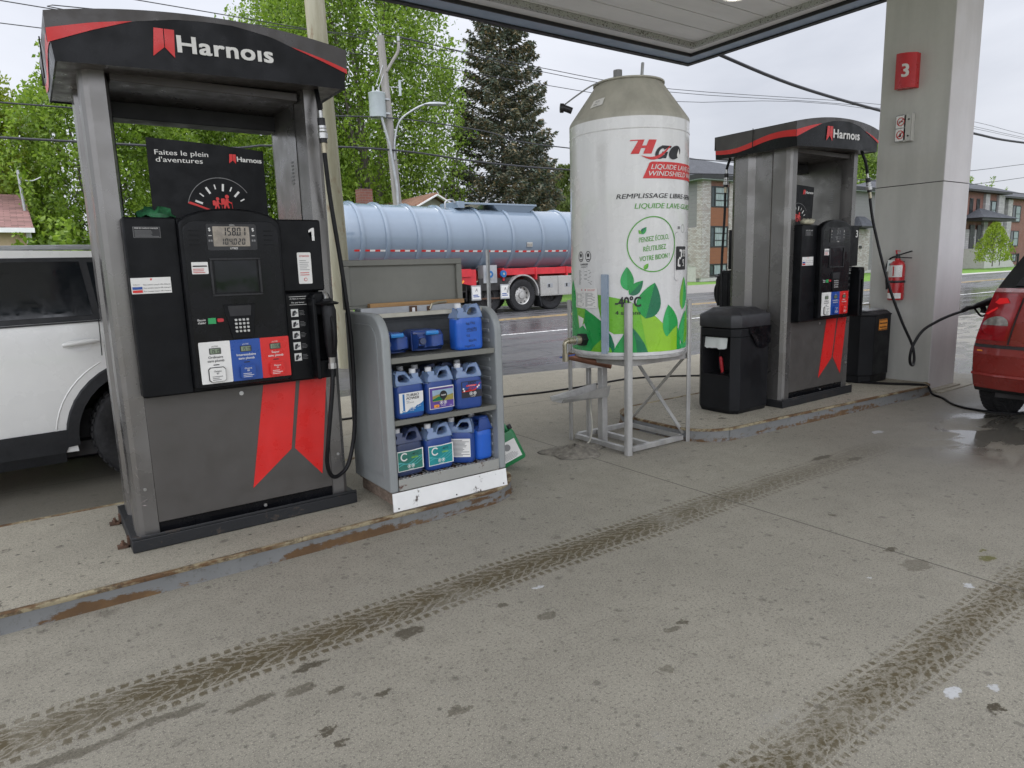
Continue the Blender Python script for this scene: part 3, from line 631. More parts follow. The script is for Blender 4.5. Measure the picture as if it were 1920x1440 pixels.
def pump(x, y, z, num, label, live):
    e = thing('fuel_pump', label, 'fuel pump', (x, y, z))
    G, S, BK = MT['pump_grey'], MT['pump_side'], MT['black_plastic']
    m1 = MB(); m1.box(-.575, .575, -.03, DP+.03, 0, .062, MT['base']); m1.box(-.575, .575, -.03, -.022, .062, .078, MT['base'])
    m1.build('plinth', e, bevel=.006)
    m1 = MB(); m1.box(-.45, .45, .012, DP-.012, .06, .118, MT['black_gloss']); m1.cyl((.07, .012, .09), (.07, .004, .09), .009, MT['steel'], 10); m1.build('kick_plate', e)
    if num == '1':
        m1 = MB()
        for yy in (.10, .50):
            m1 = MB(); m1.box(-.63, -.57, yy-.02, yy+.02, .0, .012, MT['rust']); m1.cyl((-.605, yy, .01), (-.605, yy, .035), .007, MT['rust'], 8); m1.cyl((-.605, yy, .010), (-.605, yy, .022), .014, MT['rust'], 6)
            m1.box(-.585, -.575, yy-.02, yy+.02, 0, .05, MT['rust']); m1.build('anchor', e)
    for sg, nm in ((1, 'front'), (-1, 'rear')):
        F = (lambda u, v, d: (u, -d, v)) if sg > 0 else (lambda u, v, d: (-u, DP+d, v))
        m1 = MB(); m1.prism(rect(-.448, .448, .12, .748), F, -.02, 0, G); dr = m1.build('door', e, bevel=.003, seg=1)
        m1 = MB(); ribbon(m1, .113, .744, .545, F, MT['red_vinyl'], .002); m1.build('ribbon_graphic', dr, smooth=False)
        m1 = MB(); m1.prism(circ(-.0, .715, .011, n=14), F, 0, .004, MT['steel'])
        for u in (-.49, .49): m1.prism(circ(u, .30, .008, n=10), F, 0, .004, MT['steel'])
        m1.build('lock', dr)
    if num == '1':
        m1 = MB(); rs = random.Random(8); FC = lambda u, v, d: (-.522+u*.8, -.0035-d+max(0, -u-.006)*.75+.002, v)
        for (u, v, L_, a_) in ((.0, .235, .055, .35), (.012, .225, .03, -.2), (-.006, .40, .05, -1.1), (.004, .43, .035, -1.25), (.002, .52, .03, -.9), (.02, .90, .025, 1.2)):
            du, dv = L_*cos(a_), L_*sin(a_); w_ = rs.uniform(.0012, .0028); m1.sheet([(u, v), (u+du*.5, v+dv*.5-w_), (u+du, v+dv), (u+du*.55, v+dv*.55+w_)], FC, MT['scuff'], .002)
        m1.build('scuff_mark', e, smooth=False)
    # side walls with vertical folds
    for s in (-1, 1):
        prof = [(.448, 0), (.512, 0), (.532, .014), (.545, .045), (.545, .165), (.505, .205), (.505, .37), (.545, .42), (.545, DP-.045), (.532, DP-.014), (.512, DP), (.448, DP), (.438, DP-.05), (.425, DP-.10), (.425, .10), (.438, .05)]
        m1 = MB(); m1.loft([[(s*a, b, zz) for a, b in prof] for zz in (.062, 2.30)], S); m1.build('side_wall', e, angle=20)
        m1 = MB(); m1.sheet(rect(.10, .50, 1.6, 2.25), (lambda u, v, d, s=s: (s*(.4225-d), u, v)), MT['pump_side']); m1.lines(.17, .215, 1.80, 1.93, 7, (lambda u, v, d, s=s: (s*(.4225-d), u, v)), MT['ink_grey'], .002, th=.45); m1.build('inner_panel', e, smooth=False)
    m1 = MB(); m1.box(-.425, .425, .02, DP-.02, .70, 1.585, MT['pump_dark']); m1.build('cabinet_core', e)
    m1 = MB(); m1.box(-.425, .425, .03, DP-.03, 2.20, 2.24, MT['sign_grey']); m1.box(-.425, .425, .44, .57, 2.12, 2.2, MT['pump_dark']); m1.build('header', e, bevel=.004)
    # curved sign box on top
    N_ = 25; us = [-1+2*i/(N_-1) for i in range(N_)]
    def ztop(u): return 2.486-.056*u*u
    def sx_(u, v): return u*(.632+.022*min(1, max(0, (v-2.235)/.24)))
    def fy(u): return .115-.10*(1-u*u*.0)+.10*abs(u)**3
    FS = lambda u, v, d: (u, -.135+.030*abs(u/.65)**2.6-d, v)
    BS = lambda u, v, d: (-u, DP+.135-.030*abs(u/.65)**2.6+d, v)
    TL_ = lambda x: .018*x/.65
    FS0, BS0 = FS, BS; FS = lambda u, v, d: (u, FS0(u, v, d)[1], v+TL_(u)); BS = lambda u, v, d: (-u, BS0(u, v, d)[1], v+TL_(-u))
    rings = []
    for zz in (0, 1):
        r_ = []
        for u in us: xx = sx_(u, 2.235 if not zz else ztop(u)); r_.append(FS(xx, 2.235 if not zz else ztop(u), 0))
        for u in reversed(us): xx = sx_(u, 2.235 if not zz else ztop(u)); p = FS(xx, 0, 0); r_.append((xx, DP-p[1], (2.235 if not zz else ztop(u))+TL_(xx)))
        rings.append(r_)
    m1 = MB(); n2 = len(rings[0]); m1.loft(rings, MT['sign_black'], cap=False)
    m1.add(rings[1], [(i, i+1, n2-2-i, n2-1-i) for i in range(N_-1)], MT['sign_grey'])
    ir = [(p[0]*.66, DP/2+(p[1]-DP/2)*.72, 2.205) for p in rings[0]]
    i2 = [(p[0]*.985, DP/2+(p[1]-DP/2)*.97, 2.242+TL_(p[0])) for p in rings[0]]
    m1.add(rings[0]+i2, [(i, (i+1) % n2, n2+(i+1) % n2, n2+i) for i in range(n2)], MT['sign_black'])
    m1.add(i2, [(i, i+1, n2-2-i, n2-1-i) for i in range(N_-1)], MT['sign_grey'])
    sb = m1.build('sign_box', e, angle=50)
    AXs, AZs = (-.66, -.48, -.33, -.158, -.03, .09, .267, .386, .52, .66), (2.302, 2.372, 2.423, 2.453, 2.461, 2.461, 2.434, 2.394, 2.355, 2.310)
    arcz = lambda x: float(np.interp(x, AXs, AZs))
    for FN in (FS, BS):
        m1 = MB(); xs = np.linspace(-.652, .652, 40)
        def hi(x): return ztop(x/.654)-.001
        m1.add([FN(x, min(arcz(x)+.0, hi(x)-.004), .002) for x in xs]+[FN(x, hi(x), .002) for x in xs], [(i, i+1, 41+i, 40+i) for i in range(39)], MT['sign_grey'])
        xl = np.linspace(-.650, -.33, 16); m1.add([FN(x, arcz(x), .004) for x in xl]+[FN(x, min(arcz(x)+.056*((-.33-x)/.32)**.9, hi(x)-.03), .004) for x in xl], [(i, i+1, 17+i, 16+i) for i in range(15)], MT['red_vinyl'])
        xl = np.linspace(.36, .650, 14); m1.add([FN(x, arcz(x), .004) for x in xl]+[FN(x, arcz(x)+.022*((x-.36)/.29)**.7, .004) for x in xl], [(i, i+1, 15+i, 14+i) for i in range(13)], MT['red_vinyl'])
        m1.build('sign_band', sb, smooth=False)
        m1 = MB(); logo_icon(m1, -.262, 2.290, .118, FN, MT['red_vinyl'], .006)
        m1.text('Harno\u0131s', -.158, 2.318, .073, FN, MT['white_vinyl'], .006, bold=.034, width=.42, space=1.06); m1.build('logo', sb, smooth=False)
    for s in (-1, 1):
        SF = lambda u, v, d, s=s: (s*(.632+.022*min(1, (v-2.235)/.24)+d), u, v+TL_(s*.65))
        ys = np.linspace(-.104, DP+.104, 30)
        q_ = lambda yy: (yy+.10)/(DP+.20) if s < 0 else 1-(yy+.10)/(DP+.20)
        rz_ = lambda yy: 2.306+.022*math.sin(q_(yy)*6.0+.2)-.026*q_(yy)
        m1 = MB(); m1.add([SF(yy, rz_(yy), .003) for yy in ys]+[SF(yy, rz_(yy)+.052-.018*q_(yy), .003) for yy in ys], [(i, i+1, 31+i, 30+i) for i in range(29)], MT['red_vinyl'])
        m1.add([SF(yy, rz_(yy)+.052-.018*q_(yy), .003) for yy in ys]+[SF(yy, 2.426, .003) for yy in ys], [(i, i+1, 31+i, 30+i) for i in range(29)], MT['sign_grey']); m1.box(min(s*.655, s*.661), max(s*.655, s*.661), DP/2-.002, DP/2+.002, 2.24, 2.42, MT['dark_gap']); m1.build('side_band', sb, smooth=False)
    # control panel, front and rear
    for sg in (1, -1):
        F = (lambda u, v, d: (u, -d, v)) if sg > 0 else (lambda u, v, d: (-u, DP+d, v))
        m1 = MB(); m1.prism(rrect(-.457, -.232, .757, 1.592, .012), F, -.01, .080, BK); m1.prism(rect(-.24, .24, .757, 1.59), F, -.01, .074, BK); m1.prism(rrect(.232, .457, 1.225, 1.592, .012), F, -.01, .080, BK); m1.prism(rrect(.232, .457, .757, 1.219, .012), F, -.01, .076, BK)
        cp = m1.build('control_panel', e, bevel=.008)
        hd = [(-.236, .79), (-.226, .775), (.226, .775), (.236, .79), (.236, 1.545)]+[(.236*cos(a), 1.548+.088*sin(a)**.9) for a in np.linspace(.12, pi-.12, 15)]+[(-.236, 1.545)]
        m1 = MB(); m1.prism(hd, F, .07, .128, BK); hb = m1.build('bezel', cp, bevel=.012, seg=3)
        m1 = MB(); ins = [(a*.93, .79+(b-.79)*.962+.006) for a, b in hd]
        m1.prism([(a, min(b, 1.575)) for a, b in ins], F, .126, .1295, MT['black_gloss']); m1.build('bezel_face', hb, bevel=.002, seg=1)
        if sg < 0:
            continue
        m1 = MB(); m1.prism(rrect(-.118, .112, 1.438, 1.562, .01), F, .1275, .133, MT['ink_black'])
        m1.sheet(rrect(-.090, .078, 1.456, 1.550, .004), F, MT['lcd_grey'] if live else MT['screen_glass'], .135)
        ink = MT['ink_black'] if live else MT['ink_grey']
        if live:
            seg7(m1, '158.01', -.048, 1.507, .038, F, ink, .137, .017, .32); seg7(m1, '104.020', -.058, 1.464, .029, F, ink, .137, .014, .40)
        else:
            seg7(m1, '7.41', -.03, 1.507, .038, F, ink, .137, .017, .32); seg7(m1, '4.871', -.04, 1.464, .029, F, ink, .137, .014, .40)
        for u in (-.104, .095): m1.text('$', u, 1.528, .016, F, MT['white_vinyl'], .137, align='c', bold=.02)
        m1.text('TOTAL', 0, 1.553, .006, F, MT['white_vinyl'], .137, align='c'); m1.text('LITRES', 0, 1.4425, .009, F, MT['white_vinyl'], .137, align='c', bold=.02)
        for u in (-.112, .086):
            m1.sheet(rect(u+.002, u+.016, 1.505, 1.508), F, MT['white_vinyl'], .137); m1.sheet(rrect(u, u+.008, 1.478, 1.488, .002, 2), F, MT['ink_grey'], .137); m1.sheet(rrect(u+.010, u+.018, 1.478, 1.488, .002, 2), F, MT['ink_grey'], .137)
        m1.build('display', hb, smooth=False)
        m1 = MB()
        for u in (-.195, .148):
            for k in range(4): m1.prism(rect(u, u+.045, 1.462+k*.022, 1.466+k*.022), F, .128, .1315, BK)
        m1.build('speaker_slots', hb)
        m1 = MB(); m1.add([F(u, v, d) for u, v, d in ((-.115, 1.222, .131), (.117, 1.222, .131), (.117, 1.398, .131), (-.115, 1.398, .131), (-.092, 1.240, .122), (.094, 1.240, .122), (.094, 1.385, .122), (-.092, 1.385, .122))], [(0, 1, 5, 4), (1, 2, 6, 5), (2, 3, 7, 6), (3, 0, 4, 7)], MT['pump_dark'])
        m1.sheet(rect(-.096, .098, 1.236, 1.389), F, MT['screen_glass'], .1315)
        fr = [(rect(-.117, .119, 1.219, 1.229)), rect(-.117, .119, 1.391, 1.401), rect(-.117, -.106, 1.229, 1.391), rect(.108, .119, 1.229, 1.391)]
        for q in fr: m1.prism(q, F, .128, .138, MT['pump_dark'])
        m1.build('screen', hb, bevel=.002, seg=1)
        m1 = MB(); m1.prism([(-.075, 1.178), (.075, 1.178), (.058, 1.012), (-.045, 1.012)], F, .126, .136, BK); m1.prism([(-.055, 1.172), (.055, 1.172), (.05, 1.12), (-.05, 1.12)], F, .135, .139, MT['ink_black'])
        for i in range(4):
            for j in range(4): m1.prism(rrect(-.030+i*.0185, -.030+i*.0185+.013, 1.040+j*.0185, 1.040+j*.0185+.0125, .002, 1), F, .135, .141, MT['steel'])
        m1.build('keypad', hb, bevel=.002, seg=1)
        m1 = MB(); m1.text('Besoin', -.196, 1.106, .010, F, MT['white_vinyl'], .132, bold=.01); m1.text("d'aide?", -.196, 1.092, .010, F, MT['white_vinyl'], .132, bold=.01)
        m1.prism(rect(-.150, -.115, 1.090, 1.118), F, .128, .135, MT['green_vinyl']); m1.prism(rrect(-.109, -.080, 1.097, 1.114, .006), F, .128, .138, MT['red_plastic']); m1.build('help_buttons', hb)
        m1 = MB(); m1.sheet(rrect(-.198, -.125, 1.328, 1.384, .003, 2), F, MT['white_vinyl'], .1325); m1.sheet(rect(-.193, -.130, 1.362, 1.368), F, MT['ink_black'], .1345); m1.lines(-.193, -.132, 1.334, 1.358, 3, F, MT['ink_red'], .1345); m1.build('warning_sticker', hb, smooth=False)
        # three grade selectors
        for i, (c_, tc_, nm1, oc) in enumerate(((MT['white_vinyl'], MT['ink_black'], 'Ordinaire', '87'), (MT['blue_vinyl'], MT['white_vinyl'], 'Interm\u00e9diaire', '89'), (MT['red_vinyl'], MT['white_vinyl'], 'Super', '91'))):
            u0 = -.205+i*.1435; uc = u0+.0717
            m1 = MB(); m1.prism(rrect(u0, u0+.143, .800, 1.004, .004, 2), F, .126, .134, c_)
            m1.text('\u00a2/LITRE', uc, .9775, .007, F, tc_, .136, align='c'); m1.sheet(rrect(uc-.027, uc+.027, .943, .973, .003, 2), F, MT['ink_black'], .136); m1.sheet(rect(uc-.023, uc+.023, .9465, .9695), F, MT['lcd_green'], .138)
            seg7(m1, ('151.9', '157.9', '175.9')[i], uc-.019, .9495, .016, F, MT['ink_black'], .140, .0075, .45)
            m1.text(nm1, uc, .923, .0125, F, tc_, .136, align='c', bold=.012); m1.text('sans plomb', uc, .9055, .0125, F, tc_, .136, align='c', bold=.012)
            m1.sheet(rrect(uc-.014, uc+.014, .8885, .893, .002, 2), F, MT['ink_black'], .136); g = m1.build('grade_panel', hb, smooth=False)
            m1 = MB(); pl = circ(uc, .8435, .038, .038, 20); pl = [(uc+max(-.036, min(.036, (a-uc)*1.25)), .8435+max(-.033, min(.033, (b-.8435)*1.1))) for a, b in pl]
            m1.prism([(uc+(a-uc)*1.1, .8435+(b-.8435)*1.1) for a, b in pl], F, .132, .139, MT['ink_black'] if i == 0 else c_)
            m1.prism(pl, F, .138, .150, c_); m1.text('Octane', uc, .8575, .0085, F, tc_, .1515, align='c', bold=.012); m1.text(oc, uc, .846, .0085, F, tc_, .1515, align='c', bold=.012); m1.lines(uc-.026, uc+.026, .818, .842, 3, F, tc_, .1515, th=.3)
            m1.build('grade_button', g, bevel=.003, seg=1)
        # stickers on the side fields
        m1 = MB(); q = [(-.42, 1.500), (-.309, 1.496), (-.309, 1.546), (-.42, 1.549)]; m1.sheet([(-.418, 1.499), (-.306, 1.499), (-.306, 1.548), (-.418, 1.548)], F, MT['ink_grey'], .0815); m1.sheet([(-.4165, 1.5005), (-.3075, 1.5005), (-.3075, 1.5465), (-.4165, 1.5465)], F, MT['ink_black'], .083)
        m1.text('MISE EN GARDE DANGER', -.412, 1.539, .006, F, MT['white_vinyl'], .0845, width=.098); m1.lines(-.412, -.312, 1.504, 1.535, 6, F, MT['ink_grey'], .0845, th=.3); m1.build('notice_plate', cp, smooth=False)
        m1 = MB(); sf = lambda u, v, d: F(u, v+.03*(u+.45)*.3, d); m1.sheet(rect(-.452, -.285, 1.245, 1.318), sf, MT['white_vinyl'], .083); logo_icon(m1, -.372, 1.304, .010, sf, MT['red_vinyl'], .085)
        m1.sheet(rect(-.448, -.407, 1.265, 1.277), sf, MT['blue_vinyl'], .085); m1.sheet(rect(-.448, -.407, 1.250, 1.262), sf, MT['red_vinyl'], .085); m1.text('Ordinaire', -.444, 1.285, .005, sf, MT['ink_black'], .085)
        for k in range(3): m1.text("Peut contenir jusqu'\u00e0 10% d'\u00e9thanol", -.402, 1.253+.015*k, .0062, sf, MT['ink_black'], .085, width=.113)
        m1.build('ethanol_sticker', cp, smooth=False)
        m1 = MB(); (m1.text(num, .411, 1.487, .066, F, MT['white_vinyl'], .083, bold=.02, align='c') if num != '1' else m1.sheet([(.406, 1.485), (.420, 1.485), (.420, 1.550), (.409, 1.550), (.390, 1.538), (.390, 1.526), (.406, 1.534)], F, MT['white_vinyl'], .083)); m1.build('pump_number', cp, smooth=False)
        if live:
            m1 = MB(); m1.sheet(rrect(.320, .392, 1.264, 1.425, .006), F, MT['white_vinyl'], .083); m1.text('ATTENTION', .356, 1.402, .009, F, MT['ink_red'], .085, align='c', width=.052, bold=.01)
            m1.lines(.330, .384, 1.335, 1.392, 6, F, MT['ink_grey'], .085, th=.25); m1.lines(.330, .384, 1.308, 1.330, 2, F, MT['ink_red'], .085, th=.3); m1.sheet(circ(.356, 1.286, .009, n=14), F, MT['ink_red'], .085); m1.sheet(circ(.356, 1.286, .0065, n=14), F, MT['white_vinyl'], .087); m1.build('attention_sticker', cp, smooth=False)
        m1 = MB(); m1.sheet(rect(.262, .352, 1.198, 1.2), F, MT['white_vinyl'], .079); m1.text('Arr\u00eatez le moteur', .307, 1.185, .008, F, MT['white_vinyl'], .079, align='c', width=.085); m1.text('Ne pas fumer', .307, 1.165, .008, F, MT['white_vinyl'], .079, align='c', width=.068); m1.sheet(rect(.262, .352, 1.156, 1.158), F, MT['white_vinyl'], .079)
        for k in range(5):
            v0 = 1.095-k*.058; m1.sheet(rect(.266, .304, v0, v0+.040), F, MT['white_vinyl'], .079); m1.lines(.310, .340, v0+.008, v0+.036, 4, F, MT['ink_grey'], .079, th=.25)
            rr_ = random.Random(k); m1.sheet([(.270, v0+.006), (.280, v0+.004), (.292+rr_.uniform(-.004, .008), v0+.020), (.288, v0+.034), (.274, v0+.028)], F, MT['ink_black'], .081)
            m1.sheet([(.284, v0+.010), (.300, v0+.018), (.298, v0+.026), (.282, v0+.018)], F, MT['ink_grey'], .0815)
        m1.build('instruction_strip', cp, smooth=False)
    # poster card standing behind the panel top, facing the front
    F = lambda u, v, d: (u*1.0, .055+.03*((u+.05)/.3)**2-d, v)
    m1 = MB(); PO = lambda u, v, d: F(u+(0 if live else -.185+.03*((v-1.6)/.37)**2), v, d-(0 if live else .10))
    m1.sheet([(-.305, 1.585), (.24, 1.585), (.24, 1.945), (-.300, 1.972)], PO, MT['black_plastic'], 0, (.03, 0)); m1.sheet([(.24, 1.585), (-.305, 1.585), (-.300, 1.972), (.24, 1.945)], PO, MT['black_plastic'], -.004, (.03, 0))
    m1.text('Faites le plein', -.27, 1.895, .024, PO, MT['white_vinyl'], .003, width=.235, bold=.008); m1.text("d'aventures", -.268, 1.862, .024, PO, MT['white_vinyl'], .003, width=.205, bold=.008)
    logo_icon(m1, .062, 1.872, .045, PO, MT['red_vinyl'], .003); m1.text('Harno\u0131s', .102, 1.884, .024, PO, MT['white_vinyl'], .003, bold=.03, width=.125)
    ac = (.008, 1.64)
    m1.add([PO(*q, .003) for q in circ(*ac, .160, .160, 28, 35, 168)+circ(*ac, .157, .157, 28, 35, 168)], [(i, i+1, 30+i, 29+i) for i in range(28)], MT['ink_grey'])
    for k, a_ in enumerate((28, 47, 65, 84, 103, 122, 141, 160)):
        wd = .005 if k % 2 else .003; r0, r1 = (.095, .130) if k % 2 else (.105, .128); c_, s_ = cos(R(a_)), sin(R(a_))
        m1.sheet([(ac[0]+c_*r0-s_*wd, ac[1]+s_*r0+c_*wd), (ac[0]+c_*r0+s_*wd, ac[1]+s_*r0-c_*wd), (ac[0]+c_*r1+s_*wd, ac[1]+s_*r1-c_*wd), (ac[0]+c_*r1-s_*wd, ac[1]+s_*r1+c_*wd)], PO, MT['white_vinyl'], .003)
    m1.sheet([(-.150, 1.672), (-.02, 1.628), (-.02, 1.634), (-.140, 1.681)], PO, MT['red_vinyl'], .005)
    for k, (u, s_) in enumerate(((-.015, .95), (.030, 1.15))):       # two small hikers
        v = 1.637; m1.sheet(circ(u+.004*s_, v+.062*s_, .0085*s_, n=12), PO, MT['red_vinyl'], .005); m1.sheet([(u-.010*s_, v+.026*s_), (u+.007*s_, v+.024*s_), (u+.010*s_, v+.052*s_), (u-.002*s_, v+.054*s_)], PO, MT['red_vinyl'], .005)
        m1.sheet(rrect(u-.022*s_, u-.006*s_, v+.028*s_, v+.054*s_, .005), PO, MT['red_vinyl'], .0055); m1.sheet([(u-.010*s_, v+.028*s_), (u-.016*s_, v), (u-.009*s_, v), (u-.001*s_, v+.026*s_)], PO, MT['red_vinyl'], .005); m1.sheet([(u, v+.028*s_), (u+.008*s_, v), (u+.015*s_, v), (u+.008*s_, v+.028*s_)], PO, MT['red_vinyl'], .005)
        m1.sheet([(u+.006*s_, v+.047*s_), (u+.022*s_, v+.036*s_), (u+.022*s_, v+.032*s_), (u+.005*s_, v+.040*s_)], PO, MT['red_vinyl'], .005); m1.sheet([(u+.021*s_, v+.040*s_), (u+.023*s_, v+.040*s_), (u+.026*s_, v), (u+.024*s_, v)], PO, MT['red_vinyl'], .005)
    m1.build('poster', e, smooth=False)
    # nozzle boots
    for sg in (1, -1):
        F = (lambda u, v, d: (u, -d, v)) if sg > 0 else (lambda u, v, d: (-u, DP+d, v))
        m1 = MB(); m1.prism(rrect(.362, .455, 1.10, 1.215, .02), F, .07, .150, BK); m1.prism(rrect(.355, .378, .765, 1.19, .006), F, .07, .165, BK); m1.prism(rrect(.440, .460, .765, 1.19, .006), F, .07, .150, BK); m1.prism(rrect(.372, .445, .765, .86, .01), F, .07, .140, BK)
        m1.build('nozzle_boot', e, bevel=.006)
    return e
def nozzle(m_, fn):                                           # hanging nozzle: fn maps (across, up, out)
    K, N = MT['black_rubber'], MT['steel']
    m_.tube([fn(0, .10, .03), fn(0, .04, .05), fn(0, -.12, .055), fn(0, -.20, .05)], [.028, .038, .033, .024], K, 12)
    m_.tube([fn(0, .09, .035), fn(0, .12, .02), fn(0, .135, -.01)], [.013, .012, .011], N, 10)
    m_.lathe([(.0, 0), (.055, .004), (.062, .012), (.034, .022)], K, fn(0, .07, .03), 20)
    m_.tube(smooth_path([fn(0, .02, .08), fn(0, -.03, .115), fn(0, -.10, .118), fn(0, -.16, .095), fn(0, -.185, .06)], 4), .009, K, 8)
    m_.tube([fn(0, .0, .06), fn(0, -.05, .09), fn(0, -.10, .075)], [.007, .006, .005], N, 8)
    m_.tube([fn(0, -.19, .05), fn(0, -.235, .045)], [.020, .017], N, 12); m_.tube([fn(0, -.235, .045), fn(0, -.262, .045)], .022, N, 8)
    return m_
def breakaway(m_, a, b):
    a, b = Vector(a), Vector(b); at_ = lambda t: a+(b-a)*t
    for t0, t1, r, mt in ((0, .18, .011, 'steel'), (.18, .36, .020, 'ink_black'), (.36, .42, .022, 'steel'), (.44, .50, .022, 'steel'), (.53, .66, .026, 'steel'), (.66, .76, .020, 'ink_black'), (.76, 1.0, .014, 'brass')):
        m_.cyl(at_(t0), at_(t1), r, MT[mt], 14)
P1 = pump(.84, 3.65, .085, '1', 'large fuel pump number 1, nearest to the viewer, red ribbon on its grey door', True)
P2 = pump(5.915, 3.49, .10, '3', 'fuel pump number 3 farther away, its ribbed grey side turned to the viewer', False)
m1 = MB(); nozzle(m1, lambda a, b, c: Vector((.428+a, -.15-c*.8, 1.08+b))); m1.build('nozzle', P1)
m1 = MB(); m1.tube(smooth_path([(.428, -.186, .815), (.415, -.19, .70), (.375, -.18, .42), (.372, -.15, .30), (.405, -.11, .215), (.46, -.08, .20), (.53, -.06, .26), (.583, -.05, .48), (.592, -.06, .90), (.565, -.07, 1.30), (.522, -.08, 1.70), (.505, -.09, 1.93)]), .0115, MT['black_rubber'], 10)
m1.tube(smooth_path([(.51, -.02, 2.26), (.503, -.06, 2.20), (.50, -.085, 2.14)], 4), .012, MT['black_rubber'], 10); m1.build('hose', P1)
m1 = MB(); breakaway(m1, (.50, -.085, 2.14), (.505, -.09, 1.93)); m1.build('breakaway', P1)
def rear_hose(e, x0):
    B = lambda p: (-p[0], DP-p[1], p[2])
    m1 = MB(); nozzle(m1, lambda a, b, c: Vector(B((.428+a, -.15-c*.8, 1.08+b)))); m1.build('nozzle', e)
    m1 = MB(); m1.tube(smooth_path([B(p) for p in ((.428, -.186, .815), (.415, -.19, .70), (.375, -.18, .42), (.372, -.15, .30), (.405, -.11, .215), (.46, -.08, .20), (.53, -.06, .26), (.565, -.05, .48), (.572, -.06, .90), (.56, -.07, 1.30), (.522, -.08, 1.70), (.505, -.09, 1.93))]), .0115, MT['black_rubber'], 10)
    m1.tube(smooth_path([B(p) for p in ((.51, -.02, 2.26), (.503, -.06, 2.20), (.50, -.085, 2.14))], 4), .012, MT['black_rubber'], 10); m1.build('hose', e)
    m1 = MB(); breakaway(m1, B((.50, -.085, 2.14)), B((.505, -.09, 1.93))); m1.build('breakaway', e)
rear_hose(P2, 0)
o2 = Vector((5.915, 3.49, .10))
H2 = [(6.37, 3.43, 2.36), (6.40, 3.40, 2.25), (6.433, 3.4, 2.16)]
m1 = MB(); m1.tube([Vector(p)-o2 for p in smooth_path(H2, 4)], .013, MT['black_rubber'], 10)
H3 = [(6.478, 3.38, 1.94), (6.482, 3.38, 1.899), (6.509, 3.34, 1.655), (6.575, 3.22, 1.161), (6.665, 3.12, .811), (6.748, 3.05, .585), (6.724, 3.01, .474), (6.650, 2.98, .402), (6.560, 2.965, .425), (6.522, 2.955, .50), (6.535, 2.94, .60), (6.607, 2.90, .728), (6.764, 2.86, .797), (6.928, 2.82, .846), (7.10, 2.78, .880)]
m1.tube([Vector(p)-o2 for p in smooth_path(H3, 6)], .0125, MT['black_rubber'], 10); m1.build('hose', P2)
m1 = MB(); breakaway(m1, Vector((6.433, 3.4, 2.16))-o2, Vector((6.478, 3.38, 1.94))-o2); m1.build('breakaway', P2)
# the nozzle in the red car's filler
a, b = Vector((7.10, 2.78, .880)), Vector((7.46, 2.60, .985)); ax = (b-a).normalized(); dn = Vector((0, 0, -1)); dn = (dn-ax*dn.dot(ax)).normalized(); sd = ax.cross(dn)
q = lambda t, k, s_=0: a+ax*t+dn*k+sd*s_-o2
m1 = MB(); m1.tube([q(-.01, 0), q(.05, -.012), q(.10, -.004), q(.16, -.006), q(.30, -.008), q(.36, 0)], [.017, .022, .018, .026, .036, .030], MT['black_rubber'], 12)
m1.tube([q(.36, 0), q(.44, .01)], [.013, .012], MT['steel'], 10)
m1.tube(smooth_path([q(.12, .0), q(.15, .06), q(.185, .105), q(.24, .10), q(.30, .075), q(.33, .03)], 3), .009, MT['black_rubber'], 8); m1.tube(smooth_path([q(.20, .0), q(.215, .045), q(.20, .075)], 3), .024, MT['black_rubber'], 12); m1.tube(smooth_path([q(.27, .01), q(.262, .045), q(.225, .072)], 3), .006, MT['steel'], 8)
m1.build('nozzle', P2)
tag(MB().add([], [], MT['black_rubber']).lathe([(0, .0), (.05, 0), (.078, .010), (.082, .022), (.070, .040), (.045, .050), (.02, .053), (0, .052)], MT['cloth_green'], (.545, 3.75, 1.675), 18).jitter(.016, 4).build('crumpled_cloth', angle=70), 'crumpled green plastic cloth lying on top of the large pump, beside its poster', 'cloth')
tag(MB().lathe([(0, .0), (.04, 0), (.062, .012), (.058, .032), (.03, .046), (0, .044)], MT['cloth_pale'], (5.56, 3.44, 1.694), 16).jitter(.010, 6).build('crumpled_cloth', angle=180), 'crumpled pale rag lying on top of the far pump panel', 'rag')
